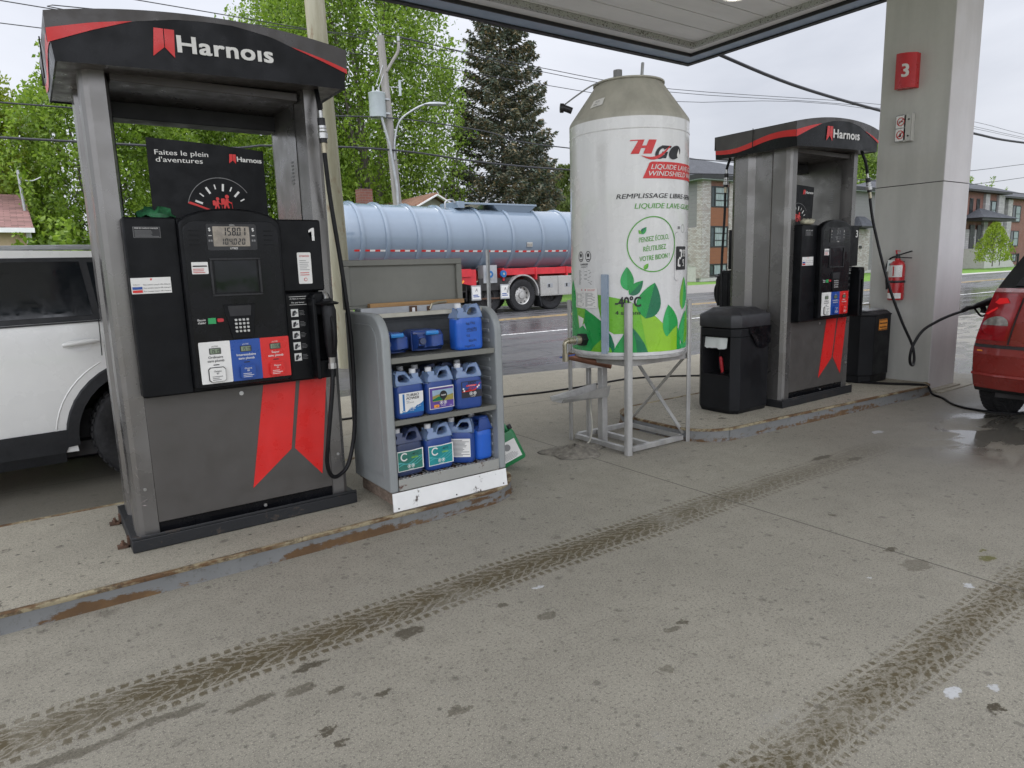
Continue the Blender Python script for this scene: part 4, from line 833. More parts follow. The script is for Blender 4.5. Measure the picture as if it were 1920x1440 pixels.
# ---------------------------------------------------------------- jug cabinet on its pallet
e = thing('pallet', 'old weathered wood pallet under the grey jug cabinet', 'pallet', (0, 0, 0))
m1 = MB()
for y in (3.46, 3.62, 3.76): m1.box(1.53, 2.24, y, y+.09, .165, .183, MT['wood_old'])
for x in (1.55, 1.86, 2.16): m1.box(x, x+.07, 3.44, 3.86, .085, .163, MT['wood_old'])
m1.build('planks', e, bevel=.004)
CX0, CX1, CF, CB, CZ0, CZ1 = 1.50, 2.272, 3.335, 3.84, .188, 1.175
e = thing('jug_cabinet', 'open grey steel shelf cabinet full of blue washer fluid jugs, lid raised', 'cabinet')
G = MT['cab_grey']
def side_poly(f, b, z0, z1, r, n=10): return [(f, z0), (b, z0), (b, z1)] + [(f+r-r*sin(R(90*i/n)), z1-r+r*cos(R(90*i/n))) for i in range(n+1)]
for x0, x1 in ((CX0, CX0+.05), (CX1-.05, CX1)):
    m1 = MB(); fn = lambda u, v, d: (d, u, v); m1.prism(side_poly(CF, CB, CZ0, CZ1, .15), fn, x0, x1, G); sp = m1.build('side_panel', e, bevel=.012, seg=3)
    ox = x0-.004 if x0 == CX0 else x1+.004
    po = side_poly(CF+.07, CB-.05, CZ0+.08, CZ1-.06, .10); pi_ = side_poly(CF+.078, CB-.058, CZ0+.088, CZ1-.068, .093)
    m1 = MB(); xa = (x0 if x0 == CX0 else x1)
    nP = len(po); m1.add([(ox, a, b) for a, b in po]+[(ox, a, b) for a, b in pi_]+[(xa, po[i][0], po[i][1]) for i in range(nP)], [(i, (i+1) % nP, nP+(i+1) % nP, nP+i) for i in range(nP)]+[(i, (i+1) % nP, 2*nP+(i+1) % nP, 2*nP+i) for i in range(nP)], G)
    m1.build('raised_rim', sp)
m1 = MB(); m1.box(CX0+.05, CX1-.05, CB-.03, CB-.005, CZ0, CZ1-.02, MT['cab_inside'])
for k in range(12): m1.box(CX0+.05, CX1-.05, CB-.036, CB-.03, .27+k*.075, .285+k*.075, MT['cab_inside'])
for x, s in ((CX0+.05, 1), (CX1-.05, -1)):
    for k in range(15): m1.box(min(x, x+s*.008), max(x, x+s*.008), CF+.06, CB-.03, .27+k*.058, .292+k*.058, G)
m1.build('inner_ribs', e, bevel=.003, seg=1)
for zt, th in ((.936, .030), (.590, .028)):
    m1 = MB(); m1.box(CX0+.052, CX1-.052, CF+.012, CF+.026, zt-th, zt, MT['cab_taupe']); m1.box(CX0+.052, CX1-.052, CF+.026, CB-.04, zt-.012, zt-.008, MT['cab_taupe'])
    for k in range(34): xx = CX0+.06+k*.0195; m1.box(xx, xx+.007, CF+.026, CB-.04, zt-.008, zt-.001, MT['cab_taupe'])
    m1.build('shelf', e)
m1 = MB()
for k in range(27): xx = CX0+.065+k*.0245; m1.tube([(xx, CB-.05, .253), (xx, CF+.03, .253), (xx, CF+.016, .248), (xx, CF+.012, .235)], .0035, MT['rust'] if k % 3 == 0 else MT['alu'], 6)
for y in (CF+.05, CF+.2, CF+.4): m1.tube([(CX0+.05, y, .247), (CX1-.05, y, .247)], .004, MT['alu'], 6)
m1.build('wire_rack', e)
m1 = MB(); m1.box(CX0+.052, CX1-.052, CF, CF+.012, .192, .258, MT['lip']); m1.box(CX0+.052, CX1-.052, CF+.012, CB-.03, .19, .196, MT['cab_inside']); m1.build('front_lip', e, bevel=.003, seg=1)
m1 = MB(); m1.box(CX0+.052, CX1-.052, CF+.13, CF+.155, CZ1-.028, CZ1-.004, MT['tank_cream']); m1.box(CX0+.052, CX1-.052, CB-.12, CB-.03, CZ1-.012, CZ1+.015, MT['cab_grey']); m1.box(CX0+.052, CX1-.052, CB-.125, CB-.12, CZ1-.025, CZ1+.018, MT['galv']); m1.build('top_rail', e, bevel=.003, seg=1)
m1 = MB(); y0 = CB-.03; T = MT['cab_taupe']
m1.box(CX0-.01, CX1+.01, y0, y0+.02, CZ1+.012, 1.462, T)
for q in ((CX0-.012, CX1+.012, 1.435, 1.470), (CX0-.012, CX1+.012, CZ1+.010, CZ1+.03)): m1.box(q[0], q[1], y0-.022, y0, q[2], q[3], T)
for xx in (CX0-.012, CX1-.028): m1.box(xx, xx+.04, y0-.022, y0, CZ1+.03, 1.435, T)
m1.build('lid', e, bevel=.003, seg=1)
m1 = MB(); m1.box(CX0+.36, CX0+.41, CB-.132, CB-.127, CZ1-.03, CZ1+.016, MT['rust']); m1.box(CX0+.376, CX0+.394, CB-.135, CB-.13, CZ1-.018, CZ1+.006, MT['trim_white']); m1.tube([(CX0+.50, CB-.13, CZ1-.01), (CX0+.51, CB-.135, CZ1+.02), (CX0+.56, CB-.13, CZ1+.028), (CX0+.62, CB-.12, CZ1+.03)], .007, MT['brass'], 8); m1.box(CX0+.48, CX0+.50, CB-.13, CB-.12, CZ1-.02, CZ1+.01, MT['rust']); m1.build('latch', e)
m1 = MB(); m1.bar((CX0+.12, CB-.085, CZ1+.028), (CX1-.01, CB-.085, CZ1+.028), .04, .026, MT['wood_raw']); tag(m1.build('wood_batten', bevel=.002, seg=1), 'raw wood batten lying at the foot of the raised cabinet lid', 'batten')
m1 = MB(); m1.loft([[(CX0, CF-.025, .09), (CX1-.012, CF-.025, .09), (CX1-.012, CF-.012, .09), (CX0, CF-.012, .09)], [(CX0+.004, CF-.006, .190), (CX1-.008, CF-.006, .190), (CX1-.008, CF+.006-.01, .190), (CX0+.004, CF+.006-.01, .190)]], MT['board'])
for x in (CX0+.03, CX1-.04, CX0+.4): m1.cyl((x, CF-.026, .105), (x, CF-.014, .105), .004, MT['dark_gap'], 8)
m1.sheet(rect(.38, .43, .150, .178), plane((CX0, CF-.016, 0), (1, 0, 0), (0, .12, 1)), MT['ink_grey'], .008); tag(m1.build('kick_board'), 'chipped white board leaning against the cabinet base', 'board')

# ---------------------------------------------------------------- jugs
def jug(label, x, y, z, rz, col, lab, group, cap='cap_white', full=.74, clear='jug_clear', flip=1, rx=0):
    e = thing('fluid_jug', label, 'jug', (x, y, z), rz, group)
    if rx: e.rotation_euler = (rx, 0, rz)
    W, D = .090, .060; m1 = MB()
    def ring(s, z_, ox=0, oy=0, sx=1): return [(a+ox, b+oy, z_) for a, b in rrect(-W*s*sx, W*s*sx, -D*s, D*s, .034*s, 5)]
    zs = [(.90, 0), (.985, .008), (1, .025), (1, .155), (.985, .172), (.95, .186)]; zl = .272*full
    body = [ring(s, zz) for s, zz in zs]
    lo = [r_ for r_, (s, zz) in zip(body, zs) if zz <= min(zl, .186)]
    m1.loft(body[:4], MT[col]); m1.loft(body[3:], MT[col] if full > .68 else MT[clear], cap=True); m1.build('body', e, angle=60)
    # shoulder, neck on one side, flat handle arch with an opening on the other
    m1 = MB(); f = flip
    ol = [(-.0855, .184), (-.080, .205), (-.066, .222), (-.066, .240), (-.030, .240), (-.028, .224), (-.016, .222), (-.004, .236), (.006, .252), (.020, .262), (.062, .262), (.076, .252), (.086, .205), (.0865, .184)]
    hole = [(-.004, .203), (-.008, .211), (.003, .226), (.014, .238), (.028, .243), (.052, .242), (.060, .232), (.062, .214), (.052, .205), (.02, .200)]
    def arch(t_):
        bm = bmesh.new(); vo = [bm.verts.new((f*u, v, 0)) for u, v in ol]; vh = [bm.verts.new((f*u, v, 0)) for u, v in hole]
        ed = [bm.edges.new((a_[i], a_[(i+1) % len(a_)])) for a_ in (vo, vh) for i in range(len(a_))]
        bmesh.ops.triangle_fill(bm, use_beauty=True, edges=ed); bm.verts.index_update()
        V_ = [p.co.copy() for p in bm.verts]; F_ = [tuple(q_.index for q_ in fc.verts) for fc in bm.faces]; bm.free(); return V_, F_
    V_, F_ = arch(0); T = lambda v: .052 if v < .19 else .046-(v-.19)*.36 if v < .24 else .028
    n_ = len(V_); no = len(ol); nh = len(hole)
    m1.add([(p.x, -T(p.y), p.y) for p in V_]+[(p.x, T(p.y), p.y) for p in V_], [tuple(k for k in fc) for fc in F_]+[tuple(n_+k for k in reversed(fc)) for fc in F_]+[(i, (i+1) % no, n_+(i+1) % no, n_+i) for i in range(no)]+[(no+i, no+(i+1) % nh, n_+no+(i+1) % nh, n_+no+i) for i in range(nh)], MT[clear])
    m1.build('handle', e, bevel=.007, seg=2, angle=50)
    m1 = MB(); m1.lathe([(.0, .268), (.017, .268), (.0195, .265), (.0195, .243), (.017, .240), (.014, .240), (.014, .225)], MT[cap], (-.048*f, 0, 0), 18); m1.build('cap', e)
    if lab:
        FF = lambda u, v, d: (u, -D-.0012-d, v); m1 = MB(); lab(m1, FF); m1.build('label', e, smooth=False)
    return e
def haz(m_, F, u, v, r, mat):
    for k in (0, 1):
        c_ = circ(u+k*r*2.4, v, r, n=18); i_ = circ(u+k*r*2.4, v, r*.8, n=18)
        m_.add([F(a, b, .0012) for a, b in c_+i_], [(i, (i+1) % 18, 18+(i+1) % 18, 18+i) for i in range(18)], mat)
        m_.sheet(circ(u+k*r*2.4, v+r*.15, r*.42, n=8), F, mat, .0012); m_.sheet(rect(u+k*r*2.4-r*.5, u+k*r*2.4+r*.5, v-r*.5, v-r*.3), F, mat, .0012)
    m_.text('DANGER', u+r*1.2, v-r*1.9, r*.55, F, mat, .0012, align='c')
def lab_turbo(m_, F):
    m_.sheet(rect(-.076, .076, .030, .146), F, MT['white_vinyl']); m_.sheet(rect(-.055, -.043, .046, .140), F, MT['lab_blue'], .0008)
    m_.text('TURBO', -.032, .124, .015, F, MT['ink_black'], .0012, bold=.018, shear=.25, width=.080); m_.text('POWER', -.032, .106, .015, F, MT['ink_black'], .0012, bold=.018, shear=.25, width=.080)
    m_.text('MAXI', -.032, .095, .006, F, MT['lab_blue'], .0012); m_.text('LAVE-GLACE', -.032, .086, .006, F, MT['ink_black'], .0012)
    rr = random.Random(4); w_ = [(-.076, .030)]+[(-.076+.152*i/14, .042+.052*(i/14)**2.0+rr.uniform(-.008, .008)) for i in range(15)]+[(.076, .030)]
    m_.sheet(w_, F, MT['lab_blue'], .0005)
    for i in range(9): u = rr.uniform(-.07, .065); m_.sheet(circ(u, .040+rr.uniform(0, .03)*(u+.09)/.15, .004, .003, 7), F, MT['lab_sky'], .0009)
    haz(m_, F, -.012, .060, .0095, MT['white_vinyl'])
def lab_purple(m_, F):
    m_.sheet(rect(-.082, .080, .030, .156), F, MT['white_vinyl']); m_.sheet(rect(-.079, .077, .033, .150), F, MT['lab_purple'], .0005); m_.sheet(rect(-.062, .076, .072, .138), F, MT['lab_sky'], .0008)
    m_.sheet([(-.062, .072), (.076, .072), (.076, .108), (.03, .100), (-.02, .112), (-.062, .104)], F, MT['lab_grass'], .001); m_.sheet([(-.062, .085), (-.02, .10), (.02, .085), (.02, .076), (-.062, .076)], F, MT['leafd'], .0011)
    m_.sheet(circ(.010, .106, .025, n=20)+[], F, MT['ink_black'], .0013); m_.sheet([(-.012, .098), (.010, .072), (.032, .098)], F, MT['ink_black'], .0014)
    m_.text('CLEAR', .010, .102, .008, F, MT['white_vinyl'], .0018, align='c', bold=.03); m_.text('EAU-DE-GLACE', .0, .142, .006, F, MT['ink_black'], .001, align='c', width=.09)
    haz(m_, F, -.005, .062, .0105, MT['white_vinyl']); m_.sheet(rrect(-.055, -.020, .037, .054, .005), F, MT['orange_vinyl'], .001); m_.text('-40', -.037, .041, .008, F, MT['ink_black'], .0015, align='c'); m_.text('3,78 L', .048, .038, .006, F, MT['white_vinyl'], .001)
def lab_hgo(m_, F):
    m_.sheet(rrect(-.056, .080, .066, .164, .006), F, MT['lab_dark']); m_.sheet([(-.05, .118), (.076, .108), (.076, .160), (-.05, .160)], F, MT['jug_blue'], .0006)
    m_.text('HGO', -.012, .146, .014, F, MT['ink_black'], .0012, bold=.05, shear=.3, width=.05); m_.sheet([(-.026, .132), (.040, .132), (.046, .142), (-.020, .142)], F, MT['red_vinyl'], .001); m_.text('LAVE-GLACE', .01, .134, .006, F, MT['white_vinyl'], .0015, align='c', shear=.2)
    m_.text('-40\u00b0C', -.014, .112, .015, F, MT['ink_red'], .0012, bold=.02, width=.045)
    m_.sheet([(-.05, .106), (.03, .112), (.068, .150), (.071, .148), (.034, .106), (-.05, .101)], F, MT['red_vinyl'], .0012)
    for u, v in ((-.043, .121), (-.038, .109), (.050, .124), (.060, .132)): m_.sheet(circ(u, v, .006, n=6), F, MT['white_vinyl'], .0013)
    haz(m_, F, .006, .090, .0105, MT['white_vinyl'])
def lab_c(col):
    def f(m_, F):
        m_.sheet([(-.083, .030), (.083, .030), (.083, .148), (0, .144), (-.083, .148)], F, MT['white_vinyl']); m_.sheet([(-.080, .034), (.076, .034), (.076, .142), (0, .139), (-.080, .142)], F, MT[col], .0006)
        a = circ(-.040, .112, .024, n=20, a0=38, a1=322); b_ = circ(-.040, .112, .0165, n=20, a0=38, a1=322)
        m_.add([F(u, v, .0012) for u, v in a+b_], [(i, i+1, 22+i, 21+i) for i in range(20)], MT['white_vinyl'])
        m_.text('-40\u00b0C', .006, .116, .013, F, MT['ink_black'], .0012, width=.045, bold=.01); m_.sheet(rect(.006, .046, .104, .106), F, MT['lime2'], .0012); m_.sheet(rect(.006, .050, .098, .101), F, MT['lime2'], .0012)
        for k in range(3):
            w_ = [(-.080+.156*i/16, .062+k*.008+.010*math.sin(i*.42+k)+.022*(i/16)**2) for i in range(17)]
            m_.sheet(w_+[(u, v-.0045) for u, v in reversed(w_)], F, MT['lab_wave'], .0008+k*.0001)
        haz(m_, F, -.012, .055, .0105, MT['white_vinyl'])
    return f
def lab_back(m_, F):
    m_.sheet(rect(-.075, .07, .038, .150), F, MT['white_vinyl']); m_.lines(-.07, .065, .044, .145, 13, F, MT['ink_grey'], .0008, th=.5)
def lab_note(m_, F):
    D = .001
    for s_, u, v, h, k in (('NE PAS', -.030, .148, .017, .062), ('VENDRE', -.030, .113, .018, .074), ('CE', -.030, .079, .015, .024), ('BIDON', -.016, .047, .016, .052), ('MERCI', -.045, .018, .013, .07)):
        FF = lambda a, b, d: F(a, b+.002*math.sin(a*160+v*90)+.05*(a), d); m_.text(s_, u, v, h*.85, FF, MT['lab_dark'], D, shear=-.08, width=k*.95, bold=-.008)
    m_.sheet([(-.03, .106), (.04, .109), (.04, .111), (-.03, .108)], F, MT['lab_dark'], D)
GR = 'washer fluid jugs standing in the cabinet'
zt, zm, zb = .936, .590, .2575
jug('bright blue jug with black handwriting standing on the top shelf', 2.075, 3.425, zt, R(-2), 'jug_bright', lab_note, GR, full=.7)
jug('blue jug with a white and blue label, left on the middle shelf', 1.665, 3.425, zm, R(3), 'jug_blue', lab_turbo, GR, flip=-1)
jug('blue jug with a purple landscape label in the centre of the middle shelf', 1.858, 3.423, zm, R(2), 'jug_blue', lab_purple, GR)
jug('blue jug with a dark red and black label, right on the middle shelf', 2.052, 3.420, zm, R(-4), 'jug_blue', lab_hgo, GR)
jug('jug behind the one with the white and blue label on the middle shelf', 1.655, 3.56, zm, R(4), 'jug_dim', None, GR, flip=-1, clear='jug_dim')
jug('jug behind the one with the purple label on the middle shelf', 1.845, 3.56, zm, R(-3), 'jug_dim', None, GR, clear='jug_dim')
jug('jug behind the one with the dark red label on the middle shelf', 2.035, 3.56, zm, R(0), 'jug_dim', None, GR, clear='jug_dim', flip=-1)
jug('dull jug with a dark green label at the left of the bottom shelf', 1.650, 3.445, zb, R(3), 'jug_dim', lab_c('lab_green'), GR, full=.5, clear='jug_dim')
jug('blue jug with a bright teal label on the bottom shelf', 1.842, 3.435, zb, R(2), 'jug_blue', lab_c('lab_teal'), GR)
jug('blue jug turned sideways showing its white back label of small print', 2.020, 3.455, zb, R(-38), 'jug_blue', lab_back, GR)
jug('plain blue jug showing its blank narrow side at the right of the bottom shelf', 2.150, 3.470, zb, R(-84), 'jug_bright', None, GR, clear='jug_blue')
j = jug('blue jug lying on its side at the left of the top shelf', 1.610, 3.66, zt+.062, R(0), 'jug_blue', None, GR, clear='jug_blue', cap='jug_dim', rx=R(88))
j2 = jug('blue jug lying on its side in the middle of the top shelf', 1.865, 3.66, zt+.062, R(-8), 'jug_blue', None, GR, clear='jug_blue', cap='jug_dim', rx=R(88))
for j_ in (j, j2):
    m1 = MB(); m1.tube(smooth_path([(-.03, .045, .268), (0, .045, .272), (.04, .045, .272)], 3), .012, MT['jug_handle'], 8); m1.build('grip', j_)

# green jug leaning against the far side of the cabinet
e = thing('green_jug', 'green plastic jug with a white label leaning against the end of the cabinet', 'jug', (2.36, 3.86, .052)); e.rotation_euler = (R(-4), R(-24), R(-20))
e.location = (2.665, 3.83, .045)
m1 = MB(); m1.loft([[(a, b, z_) for a, b in rrect(-.10*s, .10*s, -.065*s, .065*s, .03*s, 4)] for s, z_ in ((.93, 0), (1, .012), (1, .20), (.93, .225))], MT['green_jug']); m1.build('body', e)
m1 = MB(); m1.tube(smooth_path([(-.07, 0, .22), (-.06, 0, .27), (.0, 0, .285), (.05, 0, .27), (.06, 0, .22)], 4), .018, MT['green_jug'], 8); m1.cyl((.085, 0, .22), (.085, 0, .25), .02, MT['ink_black'], 12); m1.build('handle', e)
m1 = MB(); F = lambda u, v, d: (u, -.0665-d, v); m1.sheet(rect(-.06, .075, .03, .165), F, MT['white_vinyl']); m1.lines(-.05, .065, .04, .09, 6, F, MT['ink_grey'], .001); m1.sheet(circ(.0, .125, .025, n=14), F, MT['ink_grey'], .001); m1.build('label', e, smooth=False)

# ---------------------------------------------------------------- washer fluid tank on its stand
TC, TR = (3.82, 3.84), .442; PH0 = math.atan2(-TC[1], -TC[0])
TF = lambda u, v, d: (TC[0]+(TR+d)*cos(PH0+u/TR), TC[1]+(TR+d)*sin(PH0+u/TR), v)
e = thing('washer_fluid_tank', 'tall white and green cylindrical washer fluid tank with a beige cone top', 'fluid tank')
m1 = MB(); m1.lathe([(.0, .735), (.40, .735), (.432, .742), (TR, .765), (TR, 2.32), (TR+.003, 2.325), (TR, 2.33), (TR, 2.405)], MT['tank_white'], (TC[0], TC[1], 0), 72); m1.build('shell', e, angle=30)
m1 = MB(); m1.lathe([(TR, 2.405), (TR, 2.425), (.435, 2.44), (.425, 2.455), (.255, 2.690), (.245, 2.697), (.245, 2.700), (.262, 2.702), (.262, 2.712), (.24, 2.716), (.15, 2.735), (0, 2.745)], MT['tank_cream'], (TC[0], TC[1], 0), 72)
m1.build('cone_top', e, angle=25)
m1 = MB(); cc = Vector((TC[0], TC[1], 0)); m1.cyl(cc+Vector((-.13, -.02, 2.72)), cc+Vector((-.13, -.02, 2.79)), .032, MT['ink_grey'], 16); m1.build('vent_cap', e); m1 = MB(); m1.cyl(cc+Vector((.05, -.08, 2.71)), cc+Vector((.085, -.06, 2.86)), .012, MT['galv'], 10); m1.build('vent_pipe', e)
m1 = MB()
def tp(px_u, z, r_): a = PH0+px_u; return (TC[0]+r_*cos(a), TC[1]+r_*sin(a), z)
m1.tube(smooth_path([tp(-1.30, 2.53, .43), tp(-1.30, 2.545, .47), tp(-1.30, 2.55, .49)], 3), .024, MT['ink_black'], 12); m1.cyl(tp(-1.32, 2.552, .490), tp(-1.32, 2.553, .515), .033, MT['ink_black'], 14); m1.tube(smooth_path([tp(-1.32, 2.57, .49), tp(-1.25, 2.63, .40), tp(-1.1, 2.69, .30), tp(-.9, 2.72, .22)], 5), .006, MT['galv'], 6); m1.build('filler_hose', e)
m1 = MB(); CF_ = lambda u, v, d: (TC[0]+(.4255-(v-2.455)*.7234+d)*cos(PH0+u/TR), TC[1]+(.4255-(v-2.455)*.7234+d)*sin(PH0+u/TR), v)
m1.sheet([(-.33, 2.50), (-.215, 2.51), (-.215, 2.565), (-.33, 2.555)], CF_, MT['white_vinyl'], .006, (.03, 0)); m1.text('AUX', -.30, 2.535, .016, CF_, MT['ink_grey'], .0075); m1.text('SIPH', -.305, 2.512, .014, CF_, MT['ink_grey'], .0075); m1.build('cone_sticker', e, smooth=False)
# printed wrap
m1 = MB(); S = lambda poly, mat, d, k=.03: m1.sheet(poly, TF, MT[mat], d, (k, 0))
def leaf(tip, base, bl, br, c1, c2, d):
    (tx, ty), (bx, by) = tip, base; n = 10; L_, R_ = [], []; ax = Vector((tx-bx, ty-by)); pp = Vector((-ax.y, ax.x)); ax_ = ax
    for i in range(n+1):
        t_ = i/n; w_ = math.sin(pi*min(1, t_**.75))**.85 if 0 < t_ < 1 else 0
        c = Vector(base)+ax*t_; L_.append(tuple(c+pp*(bl*w_))); R_.append(tuple(c-pp*(br*w_)))
    mid = [tuple(Vector(base)+ax*(i/n)) for i in range(n+1)]
    m1.sheet(mid[:1]+L_[1:-1]+mid[-1:], TF, MT[c1], d, (.03, 0)); m1.sheet(mid[:1]+R_[1:-1]+mid[-1:], TF, MT[c2], d+.0002, (.03, 0))
zb_ = .768
def hill(pts): return [(pts[0][0], zb_)]+pts+[(pts[-1][0], zb_)]
S(hill([(-.62, 1.20), (-.55, 1.30), (-.50, 1.22), (-.47, 1.12), (-.40, .97), (-.34, .92), (-.30, .85), (-.28, .80)]), 'leafm', .0010)
S([(-.47, 1.09), (-.40, 1.085), (-.355, 1.082), (-.36, .98), (-.43, .93), (-.46, .99)], 'lime', .0014); S([(-.452, 1.03), (-.375, 1.01), (-.39, .955), (-.43, .935)], 'white_vinyl', .0018)
S([(-.232, 1.188), (-.15, 1.175), (-.02, 1.150), (.07, 1.105), (.16, 1.06), (.262, .969), (.33, .90), (.40, .84), (.44, zb_), (.02, zb_), (-.04, .905), (-.105, .902), (-.17, .94), (-.21, 1.02), (-.228, 1.10)], 'lime', .0012)
S([(.08, 1.07), (.15, 1.06), (.262, .969), (.30, .93), (.32, zb_), (.14, zb_)], 'lime2', .0016)
S([(-.355, 1.082), (-.27, 1.04), (-.193, .988), (-.16, .93), (-.135, .87), (-.118, .80), (-.12, zb_), (-.30, zb_), (-.29, .82), (-.34, .92), (-.37, .98)], 'leafg', .0020)
S([(-.155, .93), (-.125, .89), (-.104, .83), (-.098, .785), (-.11, zb_), (-.15, zb_), (-.155, .84)], 'leafd', .0026)
S([(-.30, zb_), (-.265, .81), (-.20, .865), (-.17, .83), (-.13, .80), (-.118, zb_)], 'lime', .0029)
S([(-.108, zb_), (-.095, .81), (-.04, .895), (.018, .962), (.07, .90), (.115, .83), (.140, zb_)], 'leafg', .0032); S([(.018, .962), (.07, .90), (.115, .83), (.140, zb_), (.06, zb_), (.05, .86)], 'leafd', .0035)
leaf((-.012, 1.383), (-.008, 1.215), .29, .28, 'leafm', 'leafg', .0030)
leaf((.102, 1.283), (.004, 1.186), .26, .30, 'leafg', 'leafd', .0034)
leaf((.190, 1.266), (.122, 1.012), .36, .34, 'leafg', 'leafd', .0030)
leaf((.306, 1.104), (.315, .86), .22, .42, 'leafm', 'leafg', .0030)
S([(.24, .86), (.30, .875), (.35, .92), (.40, .947), (.425, .90), (.43, .82), (.44, zb_), (.20, zb_)], 'lime2', .0040); S([(.40, .947), (.425, .90), (.45, .80), (.46, zb_), (.40, zb_)], 'leafg', .0044)
leaf((.50, 1.30), (.475, 1.06), .2, .3, 'lime', 'leafm', .003); leaf((.53, 1.05), (.50, .80), .35, .35, 'leafm', 'lime', .005)
S(hill([(.46, .80), (.50, .92), (.56, 1.02), (.62, 1.15), (.7, 1.0), (.8, .95), (.95, 1.12), (1.1, .98), (1.25, 1.15), (1.4, .9)]), 'leafm', .0008)
# logo
HX = lambda u, v, d: TF(u, v, d)
k_ = lambda P, u, v, s, h: [(u+a*s, v+b*h) for a, b in P]
sl = lambda u, v: (u+(v-2.151)*.42, v)
for q_ in ([(.012, 2.151), (.070, 2.151), (.070, 2.244), (.030, 2.244)], [(.100, 2.151), (.158, 2.151), (.158, 2.244), (.100, 2.244)], [(.060, 2.188), (.11, 2.188), (.11, 2.205), (.060, 2.205)], [(-.030, 2.237), (.05, 2.237), (.05, 2.244), (-.027, 2.244)]): S([sl(*p) for p in q_], 'red_vinyl', .003)
g_ = [sl(*p) for p in circ(.232, 2.161, .047, .046, 26, 40, 330)]; g2 = [sl(*p) for p in circ(.232, 2.161, .020, .026, 26, 40, 330)]
m1.add([TF(a, b, .003) for a, b in g_+g2], [(i, i+1, 28+i, 27+i) for i in range(26)], MT['ink_black']); S([sl(*p) for p in rect(.235, .285, 2.150, 2.166)], 'ink_black', .0032); S([sl(*p) for p in rect(.262, .285, 2.122, 2.166)], 'ink_black', .0032); S([sl(*p) for p in rect(.215, .30, 2.192, 2.207)], 'ink_black', .0032)
g_ = [sl(*p) for p in circ(.352, 2.165, .056, .048, 26)]; S(g_, 'ink_black', .003); S([(.395, 2.192), (.377, 2.155), (.378, 2.140), (.390, 2.130), (.404, 2.140), (.405, 2.155)], 'white_vinyl', .0045)
sw = [(.085+.22*i/14, 2.140-.018*math.sin(i/14*pi*1.15)+.060*(i/14)**2.2) for i in range(15)]; S(sw+[(a+.004, b-.004-.016*math.sin(pi*(1-i/14))) for i, (a, b) in reversed(list(enumerate(sw)))], 'red_vinyl', .0055)
bx = [(.097, 1.986), (.78, 1.986), (.83, 2.098), (.165, 2.098), (.145, 2.090)]; S(bx, 'red_vinyl', .003, .02)
m1.text('LIQUIDE LAVE-GLACE', .155, 2.048, .034, TF, MT['white_vinyl'], .0055, bold=.012, shear=.25, width=.56); m1.text('WINDSHIELD WASHER', .140, 2.003, .034, TF, MT['white_vinyl'], .0055, bold=.012, shear=.25, width=.60)
m1.text('REMPLISSAGE LIBRE-SERVICE', -.086, 1.853, .034, TF, MT['ink_black'], .003, bold=.012, shear=.18, width=.80); m1.text('LIQUIDE LAVE-GLACE', .041, 1.783, .037, TF, MT['ringg'], .003, bold=.010, shear=.18, width=.58)
a_ = circ(.177, 1.535, .191, .195, 64); b_ = circ(.177, 1.535, .183, .187, 64); m1.add([TF(u, v, .003) for u, v in a_+b_], [(i, (i+1) % 64, 64+(i+1) % 64, 64+i) for i in range(64)], MT['ringg'])
TT = lambda u, v, d: TF(u, v+(u-.18)*.10, d)
m1.text('PENSEZ \u00c9COLO,', .188, 1.560, .036, TT, MT['ringg'], .003, bold=.004, width=.232, align='c'); m1.text('R\u00c9UTILISEZ', .192, 1.493, .036, TT, MT['ringg'], .003, bold=.008, width=.176, align='c'); m1.text('VOTRE BIDON !', .194, 1.427, .036, TT, MT['ringg'], .003, bold=.008, width=.236, align='c')
leaf((.125, 1.655), (.086, 1.608), .3, .3, 'leafd', 'leafg', .003); leaf((.07, 1.637), (.084, 1.608), .3, .3, 'ringg', 'lime', .003); leaf((.140, 1.402), (.110, 1.362), .3, .3, 'lime', 'ringg', .003)
m1.text('-40\u00b0C', -.094, 1.100, .074, TF, MT['ink_black'], .0062, bold=.022, width=.180); m1.text('4 saisons', -.094, 1.043, .030, TF, MT['ink_black'], .0062, bold=.015, width=.178)
for k, u in enumerate((-.400, -.318)):
    o_ = circ(u, 1.465, .030, .041, 8, 22.5, 382.5); i_ = circ(u, 1.465, .025, .035, 8, 22.5, 382.5); m1.add([TF(a, b, .002) for a, b in o_+i_], [(i, (i+1) % 8, 8+(i+1) % 8, 8+i) for i in range(8)], MT['ink_black'])
    S(circ(u, 1.474, .012, .015, 10), 'ink_black', .002); S(rect(u-.014, u+.014, 1.440, 1.447), 'ink_black', .002)
m1.text('DANGER', -.360, 1.402, .014, TF, MT['ink_black'], .002, align='c', width=.085, bold=.02); m1.lines(-.40, -.32, 1.385, 1.396, 2, TF, MT['ink_black'], .002)
m1.lines(-.428, -.278, 1.262, 1.370, 15, TF, MT['ink_grey'], .002, th=.42); a_ = rect(-.432, -.274, 1.255, 1.378)
m1.sheet(rect(-.472, -.232, 1.090, 1.238), TF, MT['white_vinyl'], .0065, (.03, 0)); m1.lines(-.462, -.36, 1.10, 1.205, 14, TF, MT['ink_grey'], .008, th=.4); m1.lines(-.345, -.24, 1.10, 1.205, 14, TF, MT['ink_grey'], .008, th=.4); m1.sheet(circ(-.385, 1.222, .006, n=8), TF, MT['ink_red'], .008); m1.sheet(circ(-.345, 1.222, .006, n=8), TF, MT['ink_red'], .008); m1.lines(-.325, -.245, 1.216, 1.23, 2, TF, MT['ink_red'], .008)
